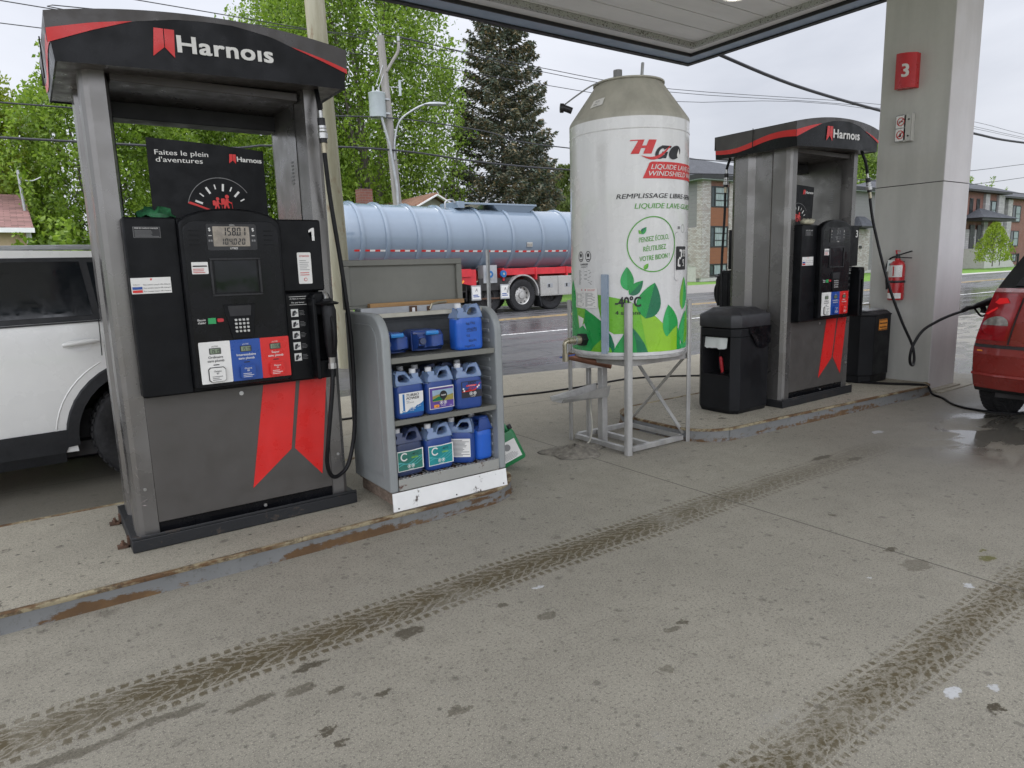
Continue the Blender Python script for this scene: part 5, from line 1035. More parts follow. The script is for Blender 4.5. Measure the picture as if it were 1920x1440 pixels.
m1.sheet(rrect(.382, .52, 1.350, 1.518, .006), TF, MT['ink_black'], .004, (.03, 0)); seg7(m1, '2', .398, 1.372, .125, TF, MT['white_vinyl'], .0055, .052); seg7(m1, '99', .462, 1.445, .05, TF, MT['white_vinyl'], .0055, .02); seg7(m1, '9', .464, 1.376, .05, TF, MT['white_vinyl'], .0055, .022)
o_ = rrect(.365, .60, 1.27, 1.62, .03); i_ = rrect(.3675, .5975, 1.2725, 1.6175, .0285); m1.add([TF(a, b, .002) for a, b in o_+i_], [(i, (i+1) % len(o_), len(o_)+(i+1) % len(o_), len(o_)+i) for i in range(len(o_))], MT['ink_grey'])
o_ = circ(.47, 1.645, .025, .03, 16); i_ = circ(.47, 1.645, .022, .027, 16); m1.add([TF(a, b, .002) for a, b in o_+i_], [(i, (i+1) % 16, 16+(i+1) % 16, 16+i) for i in range(16)], MT['ink_grey']); S(rect(.40, .43, 1.64, 1.66), 'ink_grey', .002)
m1.build('printed_wrap', e, smooth=False)
m1 = MB(); m1.sheet([(-.20, .775), (-.14, .775), (-.14, 1.33), (-.20, 1.33)], TF, MT['tube_clear'], .009, (.03, 0)); m1.loft([[TF(u, v, d) for u, d in ((-.190, .007), (-.150, .007), (-.150, .030), (-.190, .030))] for v in (.76, 1.334)], MT['tube_clear']); m1.build('level_gauge', e)
m1 = MB(); a_ = Vector(TF(-.37, .853, 0)); nrm_ = Vector((a_.x-TC[0], a_.y-TC[1], 0)).normalized()
m1.cyl(a_-nrm_*.01, a_+nrm_*.045, .05, MT['ink_black'], 6); m1.cyl(a_+nrm_*.045, a_+nrm_*.085, .032, MT['brass'], 14); m1.cyl(a_+nrm_*.085, a_+nrm_*.10, .036, MT['steel'], 8); m1.cyl(a_+nrm_*.10, a_+nrm_*.15, .024, MT['brass'], 12)
e1 = a_+nrm_*.15; m1.tube(smooth_path([e1, e1+nrm_*.03+Vector((0, 0, -.01)), e1+nrm_*.035+Vector((0, 0, -.05)), e1+nrm_*.03+Vector((0, 0, -.13))], 4), .017, MT['brass'], 10)
v1 = e1+nrm_*.03+Vector((0, 0, -.12)); m1.cyl(v1+Vector((.0, .0, -.03)), v1+Vector((0, 0, .03)), .024, MT['brass'], 10); m1.bar(v1+Vector((-.03, .03, 0)), v1+Vector((.05, -.05, .02)), .018, .008, MT['blue_vinyl']); m1.build('outlet_valve', e)

e = thing('tank_stand', 'bare aluminium stand with four posts carrying the washer fluid tank', 'stand'); A = MT['alu']
XL, XR, YF, YB = 3.494, 4.142, 3.514, 4.162
for (x, y, h) in ((XL, YF, 1.128), (XR, YF, 1.125), (XL, YB, 1.135), (XR, YB, 1.13)):
    v_ = Vector((x-TC[0], y-TC[1], 0)).normalized(); t_ = Vector((-v_.y, v_.x, 0)); c_ = Vector((TC[0], TC[1], 0))+v_*.449; wd = .030 if (x == XL and y == YF) else .023
    P_ = [c_+t_*wd, c_+t_*wd+v_*.012, c_+v_*.030+t_*.006, c_+v_*.030-t_*.006, c_-t_*wd+v_*.012, c_-t_*wd]; m1 = MB(); m1.loft([[(p.x, p.y, z) for p in P_] for z in (0, h)], A); m1.build('post', e, bevel=.0015, seg=1)
m1 = MB()
for (a_, b_) in (((XL+.05, YF+.02), (XR-.04, YF+.02)), ((XL+.02, YF+.055), (XL+.02, YB-.04)), ((XL+.05, YB-.02), (XR-.04, YB-.02)), ((XR-.02, YF+.045), (XR-.02, YB-.045)), ((XL+.25, YF+.04), (XL+.25, YB-.04))): m1.bar((a_[0], a_[1], .035), (b_[0], b_[1], .035), .036, .036, A)
m1.build('base_frame', e, bevel=.002, seg=1)
m1 = MB()
for (a_, b_) in (((XL+.01, YF+.02), (XR-.01, YF+.02)), ((XL+.02, YF+.04), (XL+.02, YB-.04)), ((XL+.01, YB-.02), (XR-.01, YB-.02)), ((XR-.02, YF+.04), (XR-.02, YB-.04))): m1.bar((a_[0], a_[1], .690), (b_[0], b_[1], .690), .03, .05, A)
m1.lathe([(0, .714), (.444, .714), (.449, .718), (.449, .738), (.445, .742), (0, .742)], A, (TC[0], TC[1], 0), 64); m1.build('tray', e)
m1 = MB(); m1.bar((XR-.010, YF+.03, .06), (XR-.010, YB-.03, .665), .008, .036, A, up=(1, 0, 0)); m1.bar((XR-.022, YB-.03, .06), (XR-.022, YF+.03, .665), .008, .036, A, up=(1, 0, 0)); m1.build('cross_brace', e)
m1 = MB(); m1.bar((3.59, 3.895, 0), (3.59, 3.895, .69), .055, .055, A); m1.build('tap_post', e, bevel=.003); m1 = MB(); m1.bar((3.575, 4.04, 0), (3.575, 4.04, .69), .032, .032, A); m1.build('tap_post', e, bevel=.003)
m1 = MB(); a_, b_ = Vector((3.565, 3.86, .425)), Vector((3.10, 3.86, .418)); ax = (b_-a_).normalized()
pr2 = [(-.085, .055), (-.080, .055), (-.055, -.018), (.055, -.018), (.080, .055), (.085, .055), (.060, -.024), (-.060, -.024)]
m1.loft([[p+Vector((0, u, v*s_)) for u, v in pr2] for p, s_ in ((a_, 1.15), (b_, .40))], A); m1.build('chute', e, smooth=False)
m1 = MB(); m1.cyl((3.36, 4.04, .715), (3.60, 3.80, .64), .030, MT['copper'], 12); m1.bar((3.40, 4.0, .655), (3.62, 3.82, .655), .012, .075, A); m1.build('outlet_pipe', e)
m1 = MB(); m1.tube(smooth_path([(3.52, 3.98, .40), (3.525, 3.96, .25), (3.51, 3.93, .14), (3.46, 3.90, .05), (3.42, 3.91, .02)], 5), .006, MT['tank_cream'], 6); m1.build('drain_hose', e)

m1 = MB(); rng = random.Random(3); n_ = 26; rr = []
for k in range(9):
    s = 1-k/8; ring = []
    for i in range(n_):
        a = 2*pi*i/n_; w_ = 1+.16*math.sin(3*a+1)+.1*math.sin(5*a+2)+rng.uniform(-.07, .07); ring.append((3.27+.25*s*w_*cos(a)*1.0, 3.86+.20*s*w_*sin(a), .002+.050*(1-s)**.7*rng.uniform(.6, 1.35)))
    rr.append(ring)
m1.loft(rr, MT['grit'], cap=True); o_ = m1.build('spilled_grit', angle=180); tag(o_, 'low pile of spilled grey grit under the spout of the tank stand', 'grit pile', kind='stuff')
m1 = MB(); cab_ = [(-1.5, 6.5, .008), (1.5, 6.25, .008), (3.2, 6.12, .008), (4.15, 6.06, .008), (4.6, 5.96, .008), (5.3, 5.94, .008), (5.95, 5.95, .008), (6.6, 5.6, .008), (7.0, 5.0, .008), (6.9, 4.65, .008), (6.86, 4.5, .05), (6.87, 4.40, .112), (6.95, 4.0, .112), (7.03, 3.65, .112), (7.13, 3.42, .112), (7.27, 3.22, .112), (7.33, 3.135, .098), (7.345, 3.09, .02), (7.25, 2.95, .008), (7.0, 2.75, .008), (6.9, 2.55, .008), (6.95, 2.3, .008), (7.4, 1.6, .008)]
m1.tube(smooth_path(cab_, 6), .012, MT['black_rubber'], 8); tag(m1.build('ground_cable'), 'long black cable lying on the ground across the forecourt and second island', 'cable')

# ---------------------------------------------------------------- windshield service bin and second bin
e = thing('service_bin', 'black plastic waste and windshield service bin with a recessed squeegee niche', 'bin', (0, 0, .10)); B = MT['bin_black']
x0, x1, y0, y1, ch = 4.80, 5.265, 3.56, 3.99, .06
foot = lambda g, z_: [(x0-g, y0+ch-g*.4, z_), (x0+ch-g*.4, y0-g, z_), (x1-ch*.3+g, y0-g, z_), (x1+g, y0+ch*.3, z_), (x1+g, y1+g, z_), (x0+ch+g*-.4, y1+g, z_), (x0-g, y1-ch+g*.4, z_)]
m1 = MB(); R0, R1, R2 = foot(-.018, 0), foot(0, .04), foot(0, .735)
n7 = 7; m1.loft([R0, R1], B); 
m1.loft([foot(0, .04), foot(0, .325)], B, cap=False); m1.loft([foot(0, .665), foot(0, .735)], B, cap=True)
def quad_wall(z0_, z1_):
    a_, b_ = foot(0, z0_), foot(0, z1_)
    for i in range(6): m1.add([a_[i], a_[i+1], b_[i+1], b_[i]], [(0, 1, 2, 3)], B)
quad_wall(.325, .665)
ya, yb = y0+ch, y1-ch; na, nb = 3.625, 3.905
for p_, q_ in (((ya), na), (nb, yb)): m1.add([(x0, p_, .325), (x0, q_, .325), (x0, q_, .665), (x0, p_, .665)], [(0, 1, 2, 3)], B)
D_ = .20
m1.add([(x0, na, .325), (x0, nb, .325), (x0, nb, .665), (x0, na, .665), (x0+D_, na+.02, .345), (x0+D_, nb-.02, .345), (x0+D_, nb-.02, .645), (x0+D_, na+.02, .645)], [(0, 1, 5, 4), (1, 2, 6, 5), (2, 3, 7, 6), (3, 0, 4, 7), (4, 5, 6, 7)], MT['ink_black'])
m1.build('body', e, bevel=.006, smooth=True)
m1 = MB(); m1.loft([foot(.004, .742), foot(.007, .75), foot(.007, .835), foot(0, .85), [(p[0]*.62+5.03*.38, p[1]*.6+3.78*.4, .905) for p in foot(0, 0)]], MT['bin_top']); m1.build('lid', e, bevel=.004)
m1 = MB(); m1.box(x0-.006, x0+.16, na+.005, nb-.005, .318, .334, B); m1.build('tray_lip', e)
m1 = MB(); rng = random.Random(5); P_ = [(x0+.02+rng.uniform(-.006, .006), nb-.005-i*.026, .0) for i in range(10)]
m1.add([(p[0], p[1], .655) for p in P_]+[(p[0]-.012, p[1], .565+rng.uniform(-.01, .006)) for p in P_], [(i, i+1, 11+i, 10+i) for i in range(9)], MT['paper']); m1.build('paper_towel', e)
m1 = MB()
bg = [(4.955+.27*i/12, 0) for i in range(13)]
pts = [(4.96, .745), (4.965, .70), (5.00, .655), (5.03, .61), (5.08, .565), (5.14, .552), (5.20, .56), (5.255, .60), (5.262, .745)]
m1.sheet([(u, v) for u, v in reversed(pts)], lambda u, v, d: (u, y0-.012-.006*math.sin(u*31+v*20)*math.cos(v*23+1), v), MT['black_gloss'], 0, (.02, .02)); m1.build('bag_edge', e, angle=15)
tag(MB().tube([(4.865, 3.745, .448), (4.855, 3.755, .56), (4.85, 3.76, .585)], [.014, .016, .013], MT['red_plastic'], 10).cyl((4.87, 3.742, .437), (4.865, 3.745, .452), .018, MT['ink_black'], 10).build('squeegee_handle'), 'red squeegee handle standing in the niche of the black service bin', 'squeegee')
e = thing('waste_bin', 'black steel bin with an orange warning label and wire lid handle beside the column', 'bin', (0, 0, .10))
x0, x1, y0, y1, ch = 6.985, 7.435, 3.575, 4.02, .10
foot = lambda g, z_: [(x0-g, y0+ch, z_), (x0+ch, y0-g, z_), (x1-ch*.3, y0-g, z_), (x1+g, y0+ch*.3, z_), (x1+g, y1+g, z_), (x0+ch, y1+g, z_), (x0-g, y1-ch, z_)]
m1 = MB(); m1.loft([foot(-.012, 0), foot(-.012, .075), foot(0, .08), foot(.004, .70), foot(.012, .705), foot(.012, .715)], B); m1.build('body', e, bevel=.004)
m1 = MB(); m1.loft([foot(-.0, .716), [(p[0]*.86+7.22*.14, p[1]*.86+3.79*.14, .748) for p in foot(0, 0)]], MT['bin_top']); m1.box(7.03, 7.40, 3.64, 3.93, .749, .762, MT['galv']); m1.build('lid', e, bevel=.004)
m1 = MB(); m1.tube(smooth_path([(7.13, 3.75, .76), (7.13, 3.75, .80), (7.15, 3.75, .808), (7.28, 3.75, .808), (7.30, 3.75, .80), (7.30, 3.75, .76)], 3), .006, MT['brass'], 8); m1.build('lid_handle', e)
F = plane((7.245, y0-.005, .60), (1, 0, 0), (0, 0, 1)); m1 = MB(); m1.sheet(rect(-.085, .085, -.055, .065), F, MT['orange_vinyl'], .001)
for k in range(6):
    for v in (-.055, .048): u = -.085+k*.0285; m1.sheet([(u, v), (u+.014, v), (u+.0265, v+.017), (u+.0125, v+.017)], F, MT['ink_black'], .003)
m1.text('Poste de mouche', 0, .014, .018, F, MT['ink_black'], .003, align='c', width=.15, bold=.03); m1.text('Station-service', 0, -.024, .015, F, MT['ink_black'], .003, align='c', width=.14, bold=.03); m1.build('warning_label', e, smooth=False)
# ---------------------------------------------------------------- vehicles
def wheel(parent, x, y, r, wd, out, rimmat, lug=10, rim=.62):
    e = MB(); c = lambda rr, t: (rr, t)
    prof = [(r*rim, -wd*.38), (r*.80, -wd*.5), (r*.93, -wd*.48), (r*.985, -wd*.38), (r, -wd*.2), (r, wd*.2), (r*.985, wd*.38), (r*.93, wd*.48), (r*.80, wd*.5), (r*rim, wd*.38)]
    def rev(m_, P, mat, n=40):
        rings = [[(rr*cos(2*pi*i/n), t*out, rr*sin(2*pi*i/n)) for rr, t in P] for i in range(n)]; k = len(P); vs = [p for q in rings for p in q]
        return m_.add(vs, [(i*k+j, ((i+1) % n)*k+j, ((i+1) % n)*k+j+1, i*k+j+1) for i in range(n) for j in range(k-1)], mat)
    rev(e, prof, MT['tyre']); n_ = 46
    for i in range(n_):
        a = 2*pi*i/n_
        for t0, t1 in ((-.42, -.05), (.05, .42)): e.add([((r+dr)*cos(a+da), wd*t*out, (r+dr)*sin(a+da)) for t in (t0, t1) for dr in (-.006, .005) for da in (-.042, .042)], [(0, 1, 3, 2), (4, 6, 7, 5), (2, 3, 7, 6), (0, 2, 6, 4), (1, 5, 7, 3)], MT['tyre'])
    w_ = bpy.data.objects.new('wheel', None); C.objects.link(w_); w_.parent = parent; w_.location = (x, y, r)
    e.build('tyre', w_, angle=30); m_ = MB()
    rev(m_, [(r*rim, wd*.40), (r*rim*.93, wd*.36), (r*rim*.86, wd*.10), (r*.22, wd*.18), (r*.20, wd*.34), (0, wd*.36)], rimmat); rev(m_, [(r*rim, -wd*.38), (0, -wd*.38)], MT['tyre'])
    for i in range(lug): a = 2*pi*i/lug; m_.cyl((r*.30*cos(a), wd*.15*out, r*.30*sin(a)), (r*.30*cos(a), wd*.24*out, r*.30*sin(a)), r*.028, rimmat, 6); m_.cyl((r*.47*cos(a+.3), wd*.14*out, r*.47*sin(a+.3)), (r*.47*cos(a+.3), wd*.155*out, r*.47*sin(a+.3)), r*.055, MT['ink_black'], 10)
    m_.build('rim', w_); return w_
def car(e, OUT, face, W, hubs, r, ar, paint, z_belt, z_roof, tum, glass_idx, rear_x, L_, bow=.12, cornr=.30, corn=.08):
    """OUT: side outline (x, z) counter-clockwise seen from -y; face: +1 drives towards +x"""
    xs = [p[0] for p in OUT]; xa, xb = min(xs), max(xs)
    def hw(x, z):
        t_ = max(0, (z-z_belt)/(z_roof-z_belt)); k = 1-tum*t_**1.15-.035*max(0, (.55-z)/.35)**2+.012*math.sin(max(0, min(1, (z-.3)/.7))*pi)
        d = min(x-xa, xb-x); k *= 1-corn*max(0, (cornr-d)/cornr)**2; return W*k
    def M(x, z, s):
        y = s*hw(x, z); d0 = max(0, 1-(x-xa)/.9); d1 = max(0, 1-(xb-x)/.9); return Vector((x+bow*(abs(s)**3.2)*(d0**2-d1**2), y, z))
    m_ = MB()
    for s in (-1, 1): m_.sheet(OUT if s < 0 else OUT[::-1], lambda u, v, d, s=s: M(u, v, s), paint, 0, (.10, .07))
    n = len(OUT); K = 16; ss = [-1+2*i/K for i in range(K+1)]; body = m_
    P = []
    for i in range(n):
        a, b = OUT[i], OUT[(i+1) % n]; k = max(1, int(math.dist(a, b)/.12))
        for j in range(k): P.append((a[0]+(b[0]-a[0])*j/k, a[1]+(b[1]-a[1])*j/k, i))
    for i in range(len(P)):
        a, b = P[i], P[(i+1) % len(P)]; mt = MT['car_glass'] if a[2] in glass_idx else MT['truck_dark'] if any(abs(math.hypot((a[0]+b[0])/2-hx, (a[1]+b[1])/2-r)-ra) < .03 for hx in hubs) else MT['clad'] if max(a[1], b[1]) < .30 or a[2] >= 100 else paint
        m_.add([M(a[0], a[1], s) for s in ss]+[M(b[0], b[1], s) for s in ss], [(j, j+1, K+2+j, K+1+j) for j in range(K)], mt)
    m_.build('body', e, angle=32)
    for hx in hubs:
        aa = [R(a) for a in range(-12, 193, 9)]
        for s in (-1, 1):
            m1 = MB(); ro, ri = ar+.055, ar-.02; Y_ = lambda x, z, s=s: s*(hw(x, z)+.012)
            rings = []
            for a in aa:
                po = (hx+ro*cos(a), r+ro*sin(a)); pi2 = (hx+ri*cos(a), r+ri*sin(a)); rings.append([(po[0], Y_(*po)-s*.014, po[1]), (po[0]*.0+hx+(ro-.012)*cos(a), Y_(*po), r+(ro-.012)*sin(a)), (pi2[0], Y_(*pi2), pi2[1]), (pi2[0], Y_(*pi2)-s*.26, pi2[1])])
            m1.loft(rings, MT['clad'], cap=False, closed=False); m1.build('wheel_arch', e)
        for s in (-1, 1): wheel(e, hx, s*(W-.105), r, .215, s, MT['steel'], 5)
    return hw, M
def arch_pts(hx, hz, ra, x_from_hi=True, z0=.27):
    a0 = math.asin((z0-hz)/ra); return [(hx+ra*cos(a), hz+ra*sin(a)) for a in np.linspace(a0, pi-a0, 18)]
# white SUV beyond the pump, driving towards -x
e = thing('parked_car', 'white sport utility car with black sill cladding behind the large pump', 'car', (0, 6.21, 0))
hz, ra = .36, .455; H1, H0 = .60, -2.09
OUT = [(-2.98, .27), (-3.02, .50), (-2.99, .80), (-2.75, .97), (-2.05, 1.09), (-1.30, 1.50), (-.9, 1.575), (-.1, 1.602), (.70, 1.59), (1.20, 1.54), (1.42, 1.12), (1.50, .98), (1.52, .58), (1.46, .34)]
OUT = OUT[::-1] + arch_pts(H0, hz, ra)[::-1] + arch_pts(H1, hz, ra)[::-1]
OUT = OUT[:len(OUT)-36] + OUT[len(OUT)-36:]
# order: rear bottom .. over the roof .. front bottom, then front arch, then rear arch along the sill
hw, M = car(e, OUT[::-1], -1, .905, (H0, H1), .36, ra, MT['white_paint'], 1.05, 1.60, .185, {OUT[::-1].index((-2.05, 1.09)), OUT[::-1].index((1.20, 1.54))}, 1.5, 4.5, bow=.14)
for s in (-1, 1):
    SF = lambda u, v, d, s=s: M(u, v, s)+Vector((0, s*d, 0)); fl_ = (lambda p: p) if s < 0 else (lambda p: p[::-1])
    m1 = MB(); m1.sheet(fl_([(-1.72, 1.105), (.78, 1.145), (1.22, 1.20), (1.20, 1.27), (1.02, 1.49), (.55, 1.552), (-.55, 1.552), (-1.15, 1.47)]), SF, MT['clad'], .004, (.10, .05)); m1.build('window_frame', e, angle=60)
    for q in ([(-1.55, 1.145), (-.52, 1.160), (-.54, 1.528), (-1.10, 1.455)], [(-.44, 1.160), (.335, 1.172), (.30, 1.525), (-.46, 1.528)], [(.375, 1.174), (1.12, 1.205), (.96, 1.475), (.345, 1.522)]):
        m1 = MB(); m1.sheet(fl_(q), SF, MT['car_glass'], .007, (.10, .05)); m1.build('window', e, angle=60)
    m1 = MB(); m1.sheet(fl_([(-1.57, .27), (.08, .27), (.145, .40), (.155, .43), (-1.62, .40)]), SF, MT['clad'], .010, (.1, .03)); m1.sheet(fl_([(-1.57, .19), (.08, .20), (.08, .27), (-1.57, .27)]), lambda u, v, d, s=s: M(u, .27, s)+Vector((0, -s*(.27-v)*.5+s*d, v-.27)), MT['clad'], .010, (.1, .03)); m1.build('sill_cladding', e, angle=60)
    for xd in (-.48, ): m1 = MB(); m1.sheet(fl_([(xd, .42), (xd+.010, .42), (xd+.012, 1.12), (xd+.002, 1.12)]), SF, MT['dark_gap'], .002, (0, .06)); m1.build('door_gap', e)
    m1 = MB(); g_ = [(H1+.56*cos(R(a)), hz+.56*sin(R(a))) for a in range(118, 175, 6)]; m1.tube([SF(a, b, -.001) for a, b in g_], .005, MT['white_paint'], 6); m1.build('door_crease', e); m1 = MB(); m1.sheet(fl_([(.352, .90), (.357, .90), (.366, 1.14), (.361, 1.14)]), SF, MT['dark_gap'], .002, (0, .05)); m1.build('door_gap', e)
    m1 = MB(); m1.tube([SF(a, b, .040) for a, b in ((.140, .985), (.17, .992), (.24, .998), (.31, 1.004), (.345, 1.005))], [.012, .018, .017, .017, .010], MT['white_paint'], 10); m1.sheet(fl_(circ(.235, .985, .075, .045, 20)), SF, MT['trim_white'], .003, (.03, .03)); m1.build('door_handle', e)
    m1 = MB(); m1.tube(smooth_path([SF(-1.1, 1.52, -.06), SF(-1.0, 1.57, -.05)+Vector((0, 0, .02)), SF(.3, 1.59, -.06)+Vector((0, 0, .032)), SF(1.0, 1.565, -.05)+Vector((0, 0, .028)), SF(1.1, 1.53, -.06)], 6), .017, MT['galv'], 8); m1.build('roof_rail', e)
    m1 = MB(); m1.sheet(fl_([(-1.6, 1.092), (.86, 1.135), (.86, 1.145), (-1.6, 1.104)]), SF, MT['ink_black'], .010, (.1, 0)); m1.build('belt_moulding', e)
m1 = MB(); m1.box(-2.7, 1.3, -.72, .72, .20, .30, MT['truck_dark']); m1.box(-2.9, 1.4, -.6, .6, .26, .5, MT['truck_dark']); m1.build('underbody', e)
# red hatchback being filled at the second pump, seen from behind
e = thing('parked_car', 'dark red hatchback with a lit tail lamp being fuelled at pump number 3', 'car', (0, 1.585, 0))
hz, ra = .335, .40; H1, H0 = 7.05, 9.66
TOP = [(6.50, .25), (6.41, .29), (6.37, .36), (6.345, .40), (6.36, .415), (6.35, .58), (6.375, .635), (6.455, .66), (6.47, .85), (6.52, 1.085), (6.60, 1.115), (7.06, 1.475), (7.4, 1.53), (8.3, 1.51), (9.25, 1.09), (10.1, .95), (10.5, .75), (10.56, .45), (10.45, .25)]
OUT = TOP + arch_pts(H0, hz, ra, z0=.25) + arch_pts(H1, hz, ra, z0=.25)
hw, M = car(e, OUT[::-1], 1, .885, (H1, H0), .335, ra, MT['car_red'], .62, 1.52, .25, {OUT[::-1].index((7.06, 1.475)), OUT[::-1].index((9.25, 1.09))}, 6.4, 4.2, bow=.12, cornr=.35, corn=.06)
tz = [p[1] for p in TOP[:11]]; tx = [p[0] for p in TOP[:11]]
RF = lambda u, v, d: M(float(np.interp(v, tz, tx)), v, u)+Vector((-d, d*.5*np.sign(u)*(abs(u) > .93), 0))    # rear skin: u across (-1..1), v height
for s in (-1, 1):
    fl_ = (lambda p: [(a, b) for a, b in p]) if s > 0 else (lambda p: [(-a, b) for a, b in p][::-1])
    LP_ = [(.995, .69), (.72, .69), (.70, 1.04), (.76, 1.075), (.99, 1.075)][::-1]
    m1 = MB(); m1.sheet(fl_(LP_), RF, MT['lamp_red'], .008, (.05, .03)); ll = m1.build('tail_light', e, angle=60)
    m1 = MB(); m1.sheet(fl_([(.80, 1.0), (.90, .985), (.935, 1.0), (.92, 1.035), (.84, 1.04)]), RF, MT['tail_lit'], .014, (.03, .02)); m1.sheet(fl_([(.955, .90), (.985, .905), (.905, .965), (.89, .955)]), RF, MT['tail_lit'], .014, (.03, .02)); m1.build('bulb_glow', ll, angle=60)
    m1 = MB(); m1.sheet(fl_(circ(.855, .815, .115, .075, 20, 0, 180)), RF, MT['lamp_clear'], .014, (.03, .03)); m1.sheet(fl_(circ(.855, .80, .115, .070, 20, 180, 360)), RF, MT['lamp_red'], .013, (.03, .03)); m1.build('reverse_lens', ll, angle=60)
    m1 = MB(); m1.sheet(fl_([(.705, .66), (.69, .66), (.68, 1.08), (.695, 1.08)][::-1]), RF, MT['dark_gap'], .003, (0, .04)); m1.build('hatch_gap', e)
    m1 = MB(); m1.sheet(fl_([(.84, 1.13), (.70, 1.13), (.66, 1.44), (.75, 1.44)][::-1]), lambda u, v, d: M(6.60+(v-1.115)*.46/.36, v, u)+Vector((-d*.6, 0, d*.8)), MT['clad'], .006, (.05, .05)); m1.build('rear_pillar', e)
m1 = MB(); m1.sheet([(-.48, .62), (.48, .62), (.50, .76), (-.50, .76)][::-1], RF, MT['clad'], .006, (.05, .03)); m1.build('plate_recess', e)
m1 = MB(); m1.sheet([(-.99, .635), (.99, .635), (.99, .655), (-.99, .655)][::-1], RF, MT['dark_gap'], .003, (.05, .0)); m1.build('bumper_seam', e)
m1 = MB(); m1.sheet([(-1.0, .405), (1.0, .405), (1.0, .425), (-1.0, .425)][::-1], RF, MT['car_red'], .014, (.05, 0)); m1.build('bumper_lip', e)
m1 = MB(); m1.sheet([(.905, .602), (.955, .602), (.955, .612), (.905, .612)][::-1], RF, MT['orange_vinyl'], .004); m1.build('reflector', e)
m1 = MB(); fc = Vector((7.30, .86, 1.00)); m1.cyl(fc+Vector((-.07, .10, .02)), fc+Vector((-.075, .115, .02)), .075, MT['car_red'], 20); m1.cyl(fc+Vector((0, -.01, -.02)), fc+Vector((0, .01, -.02)), .085, MT['ink_black'], 20); m1.build('fuel_flap', e)
m1 = MB(); m1.cyl((6.62, -.25, .30), (6.40, -.25, .28), .035, MT['rust'], 12); m1.box(6.6, 10.3, -.7, .7, .2, .26, MT['truck_dark']); m1.build('underbody', e)

# tanker trailer on the far lane
TY, TZ, TRR = 18.8, 2.325, .985
e = thing('tank_trailer', 'pale blue ribbed tanker trailer on a red frame driving along the far lane', 'tank trailer', (0, TY, 0)); T = MT['tanker']
def zc(x): return TZ+.03-.014*(x-7.5) if x < 13 else TZ-.047
m1 = MB(); prof = [(6.86, .05), (6.90, .45), (6.99, .75), (7.14, .93), (7.32, 1.0)]+[(x, 1.0) for x in np.linspace(7.6, 17.6, 21)]+[(17.9, .93), (18.05, .7), (18.1, .05)]
rings = [[(x, -TRR*k*sin(2*pi*i/48), zc(x)+TRR*k*cos(2*pi*i/48)) for i in range(48)] for x, k in prof]; m1.loft(rings, T); tk = m1.build('tank', e, angle=40)
for x in (7.64, 8.39, 9.37, 10.36, 11.62, 12.70, 13.89, 15.02, 16.2, 17.4):
    m1 = MB(); m1.loft([[(x+dx, -(TRR+dr)*sin(2*pi*i/48), zc(x)+(TRR+dr)*cos(2*pi*i/48)) for i in range(48)] for dx, dr in ((-.075, -.01), (-.058, .045), (0, .062), (.058, .045), (.075, -.01))], T, cap=False); m1.build('rib', tk, angle=50)
TS = lambda u, v, d: (u, -math.sqrt(max(0, (TRR+d)**2-(v-zc(u))**2)), v)
m1 = MB(); x = 7.45; i = 0
segs = ((7.40, 7.58), (7.70, 8.33), (8.46, 9.30), (9.44, 10.29), (10.43, 11.55), (11.69, 12.63), (12.77, 13.82), (13.96, 14.95), (15.1, 16.1))
for a_, b_ in segs:
    u = a_
    while u < b_-.02: w_ = min(.155, b_-u); m1.sheet(rect(u, u+w_, zc(u)-.395, zc(u)-.345), TS, MT['red_vinyl'] if i % 2 == 0 else MT['white_vinyl'], .004); u += w_; i += 1
m1.build('reflective_tape', tk, smooth=False)
m1 = MB(); m1.box(13.2, 13.42, -1.0, -.95, 2.05, 2.19, MT['alu_bright']); m1.box(13.22, 13.40, -1.015, -1.0, 2.07, 2.15, MT['lamp_clear']); m1.build('side_lamp', e)
m1 = MB(); m1.box(10.95, 11.2, -.55, .55, 3.24, 3.44, T); m1.box(11.2, 14.0, -.50, .50, 3.36, 3.42, T); m1.loft([[(12.25, -.5, 3.40), (14.0, -.5, 3.40), (14.0, .5, 3.40), (12.25, .5, 3.40)], [(12.55, -.42, 3.16), (13.75, -.42, 3.16), (13.75, .42, 3.16), (12.55, .42, 3.16)]], T); m1.tube(smooth_path([(10.6, -.4, 3.2), (10.62, -.4, 3.42), (10.85, -.4, 3.48), (10.95, -.4, 3.38)], 4), .03, MT['galv'], 8); m1.build('catwalk', e, bevel=.01)
RD = MT['truck_red']; m1 = MB(); m1.box(7.6, 11.15, -.52, .52, 1.10, 1.38, RD); m1.box(7.6, 11.1, -.95, -.85, 1.16, 1.40, RD); m1.loft([[(10.05, -.9, 1.38), (11.30, -.9, 1.38), (11.30, -.9, .72), (11.12, -.9, .90), (10.6, -.9, 1.0), (10.05, -.9, 1.0)], [(10.05, -.82, 1.38), (11.30, -.82, 1.38), (11.30, -.82, .72), (11.12, -.82, .90), (10.6, -.82, 1.0), (10.05, -.82, 1.0)]], RD); m1.box(12.3, 17.6, -.90, -.5, 1.17, 1.38, RD); m1.box(12.2, 17.6, .5, .92, 1.14, 1.40, RD)
for x in (12.3, 13.6, 14.9): m1.box(x-.03, x+.03, -.94, .9, 1.0, 1.4, RD)
m1.box(11.1, 13.1, -.5, .5, .72, .95, MT['truck_dark']); m1.build('frame', e, bevel=.008)
for s in (-.7, .7): m1 = MB(); m1.bar((8.3, s, 0.06), (8.3, s, 1.15), .12, .12, MT['truck_dark']); m1.box(8.15, 8.45, s-.15, s+.15, 0, .06, MT['truck_dark']); m1.build('landing_leg', e)
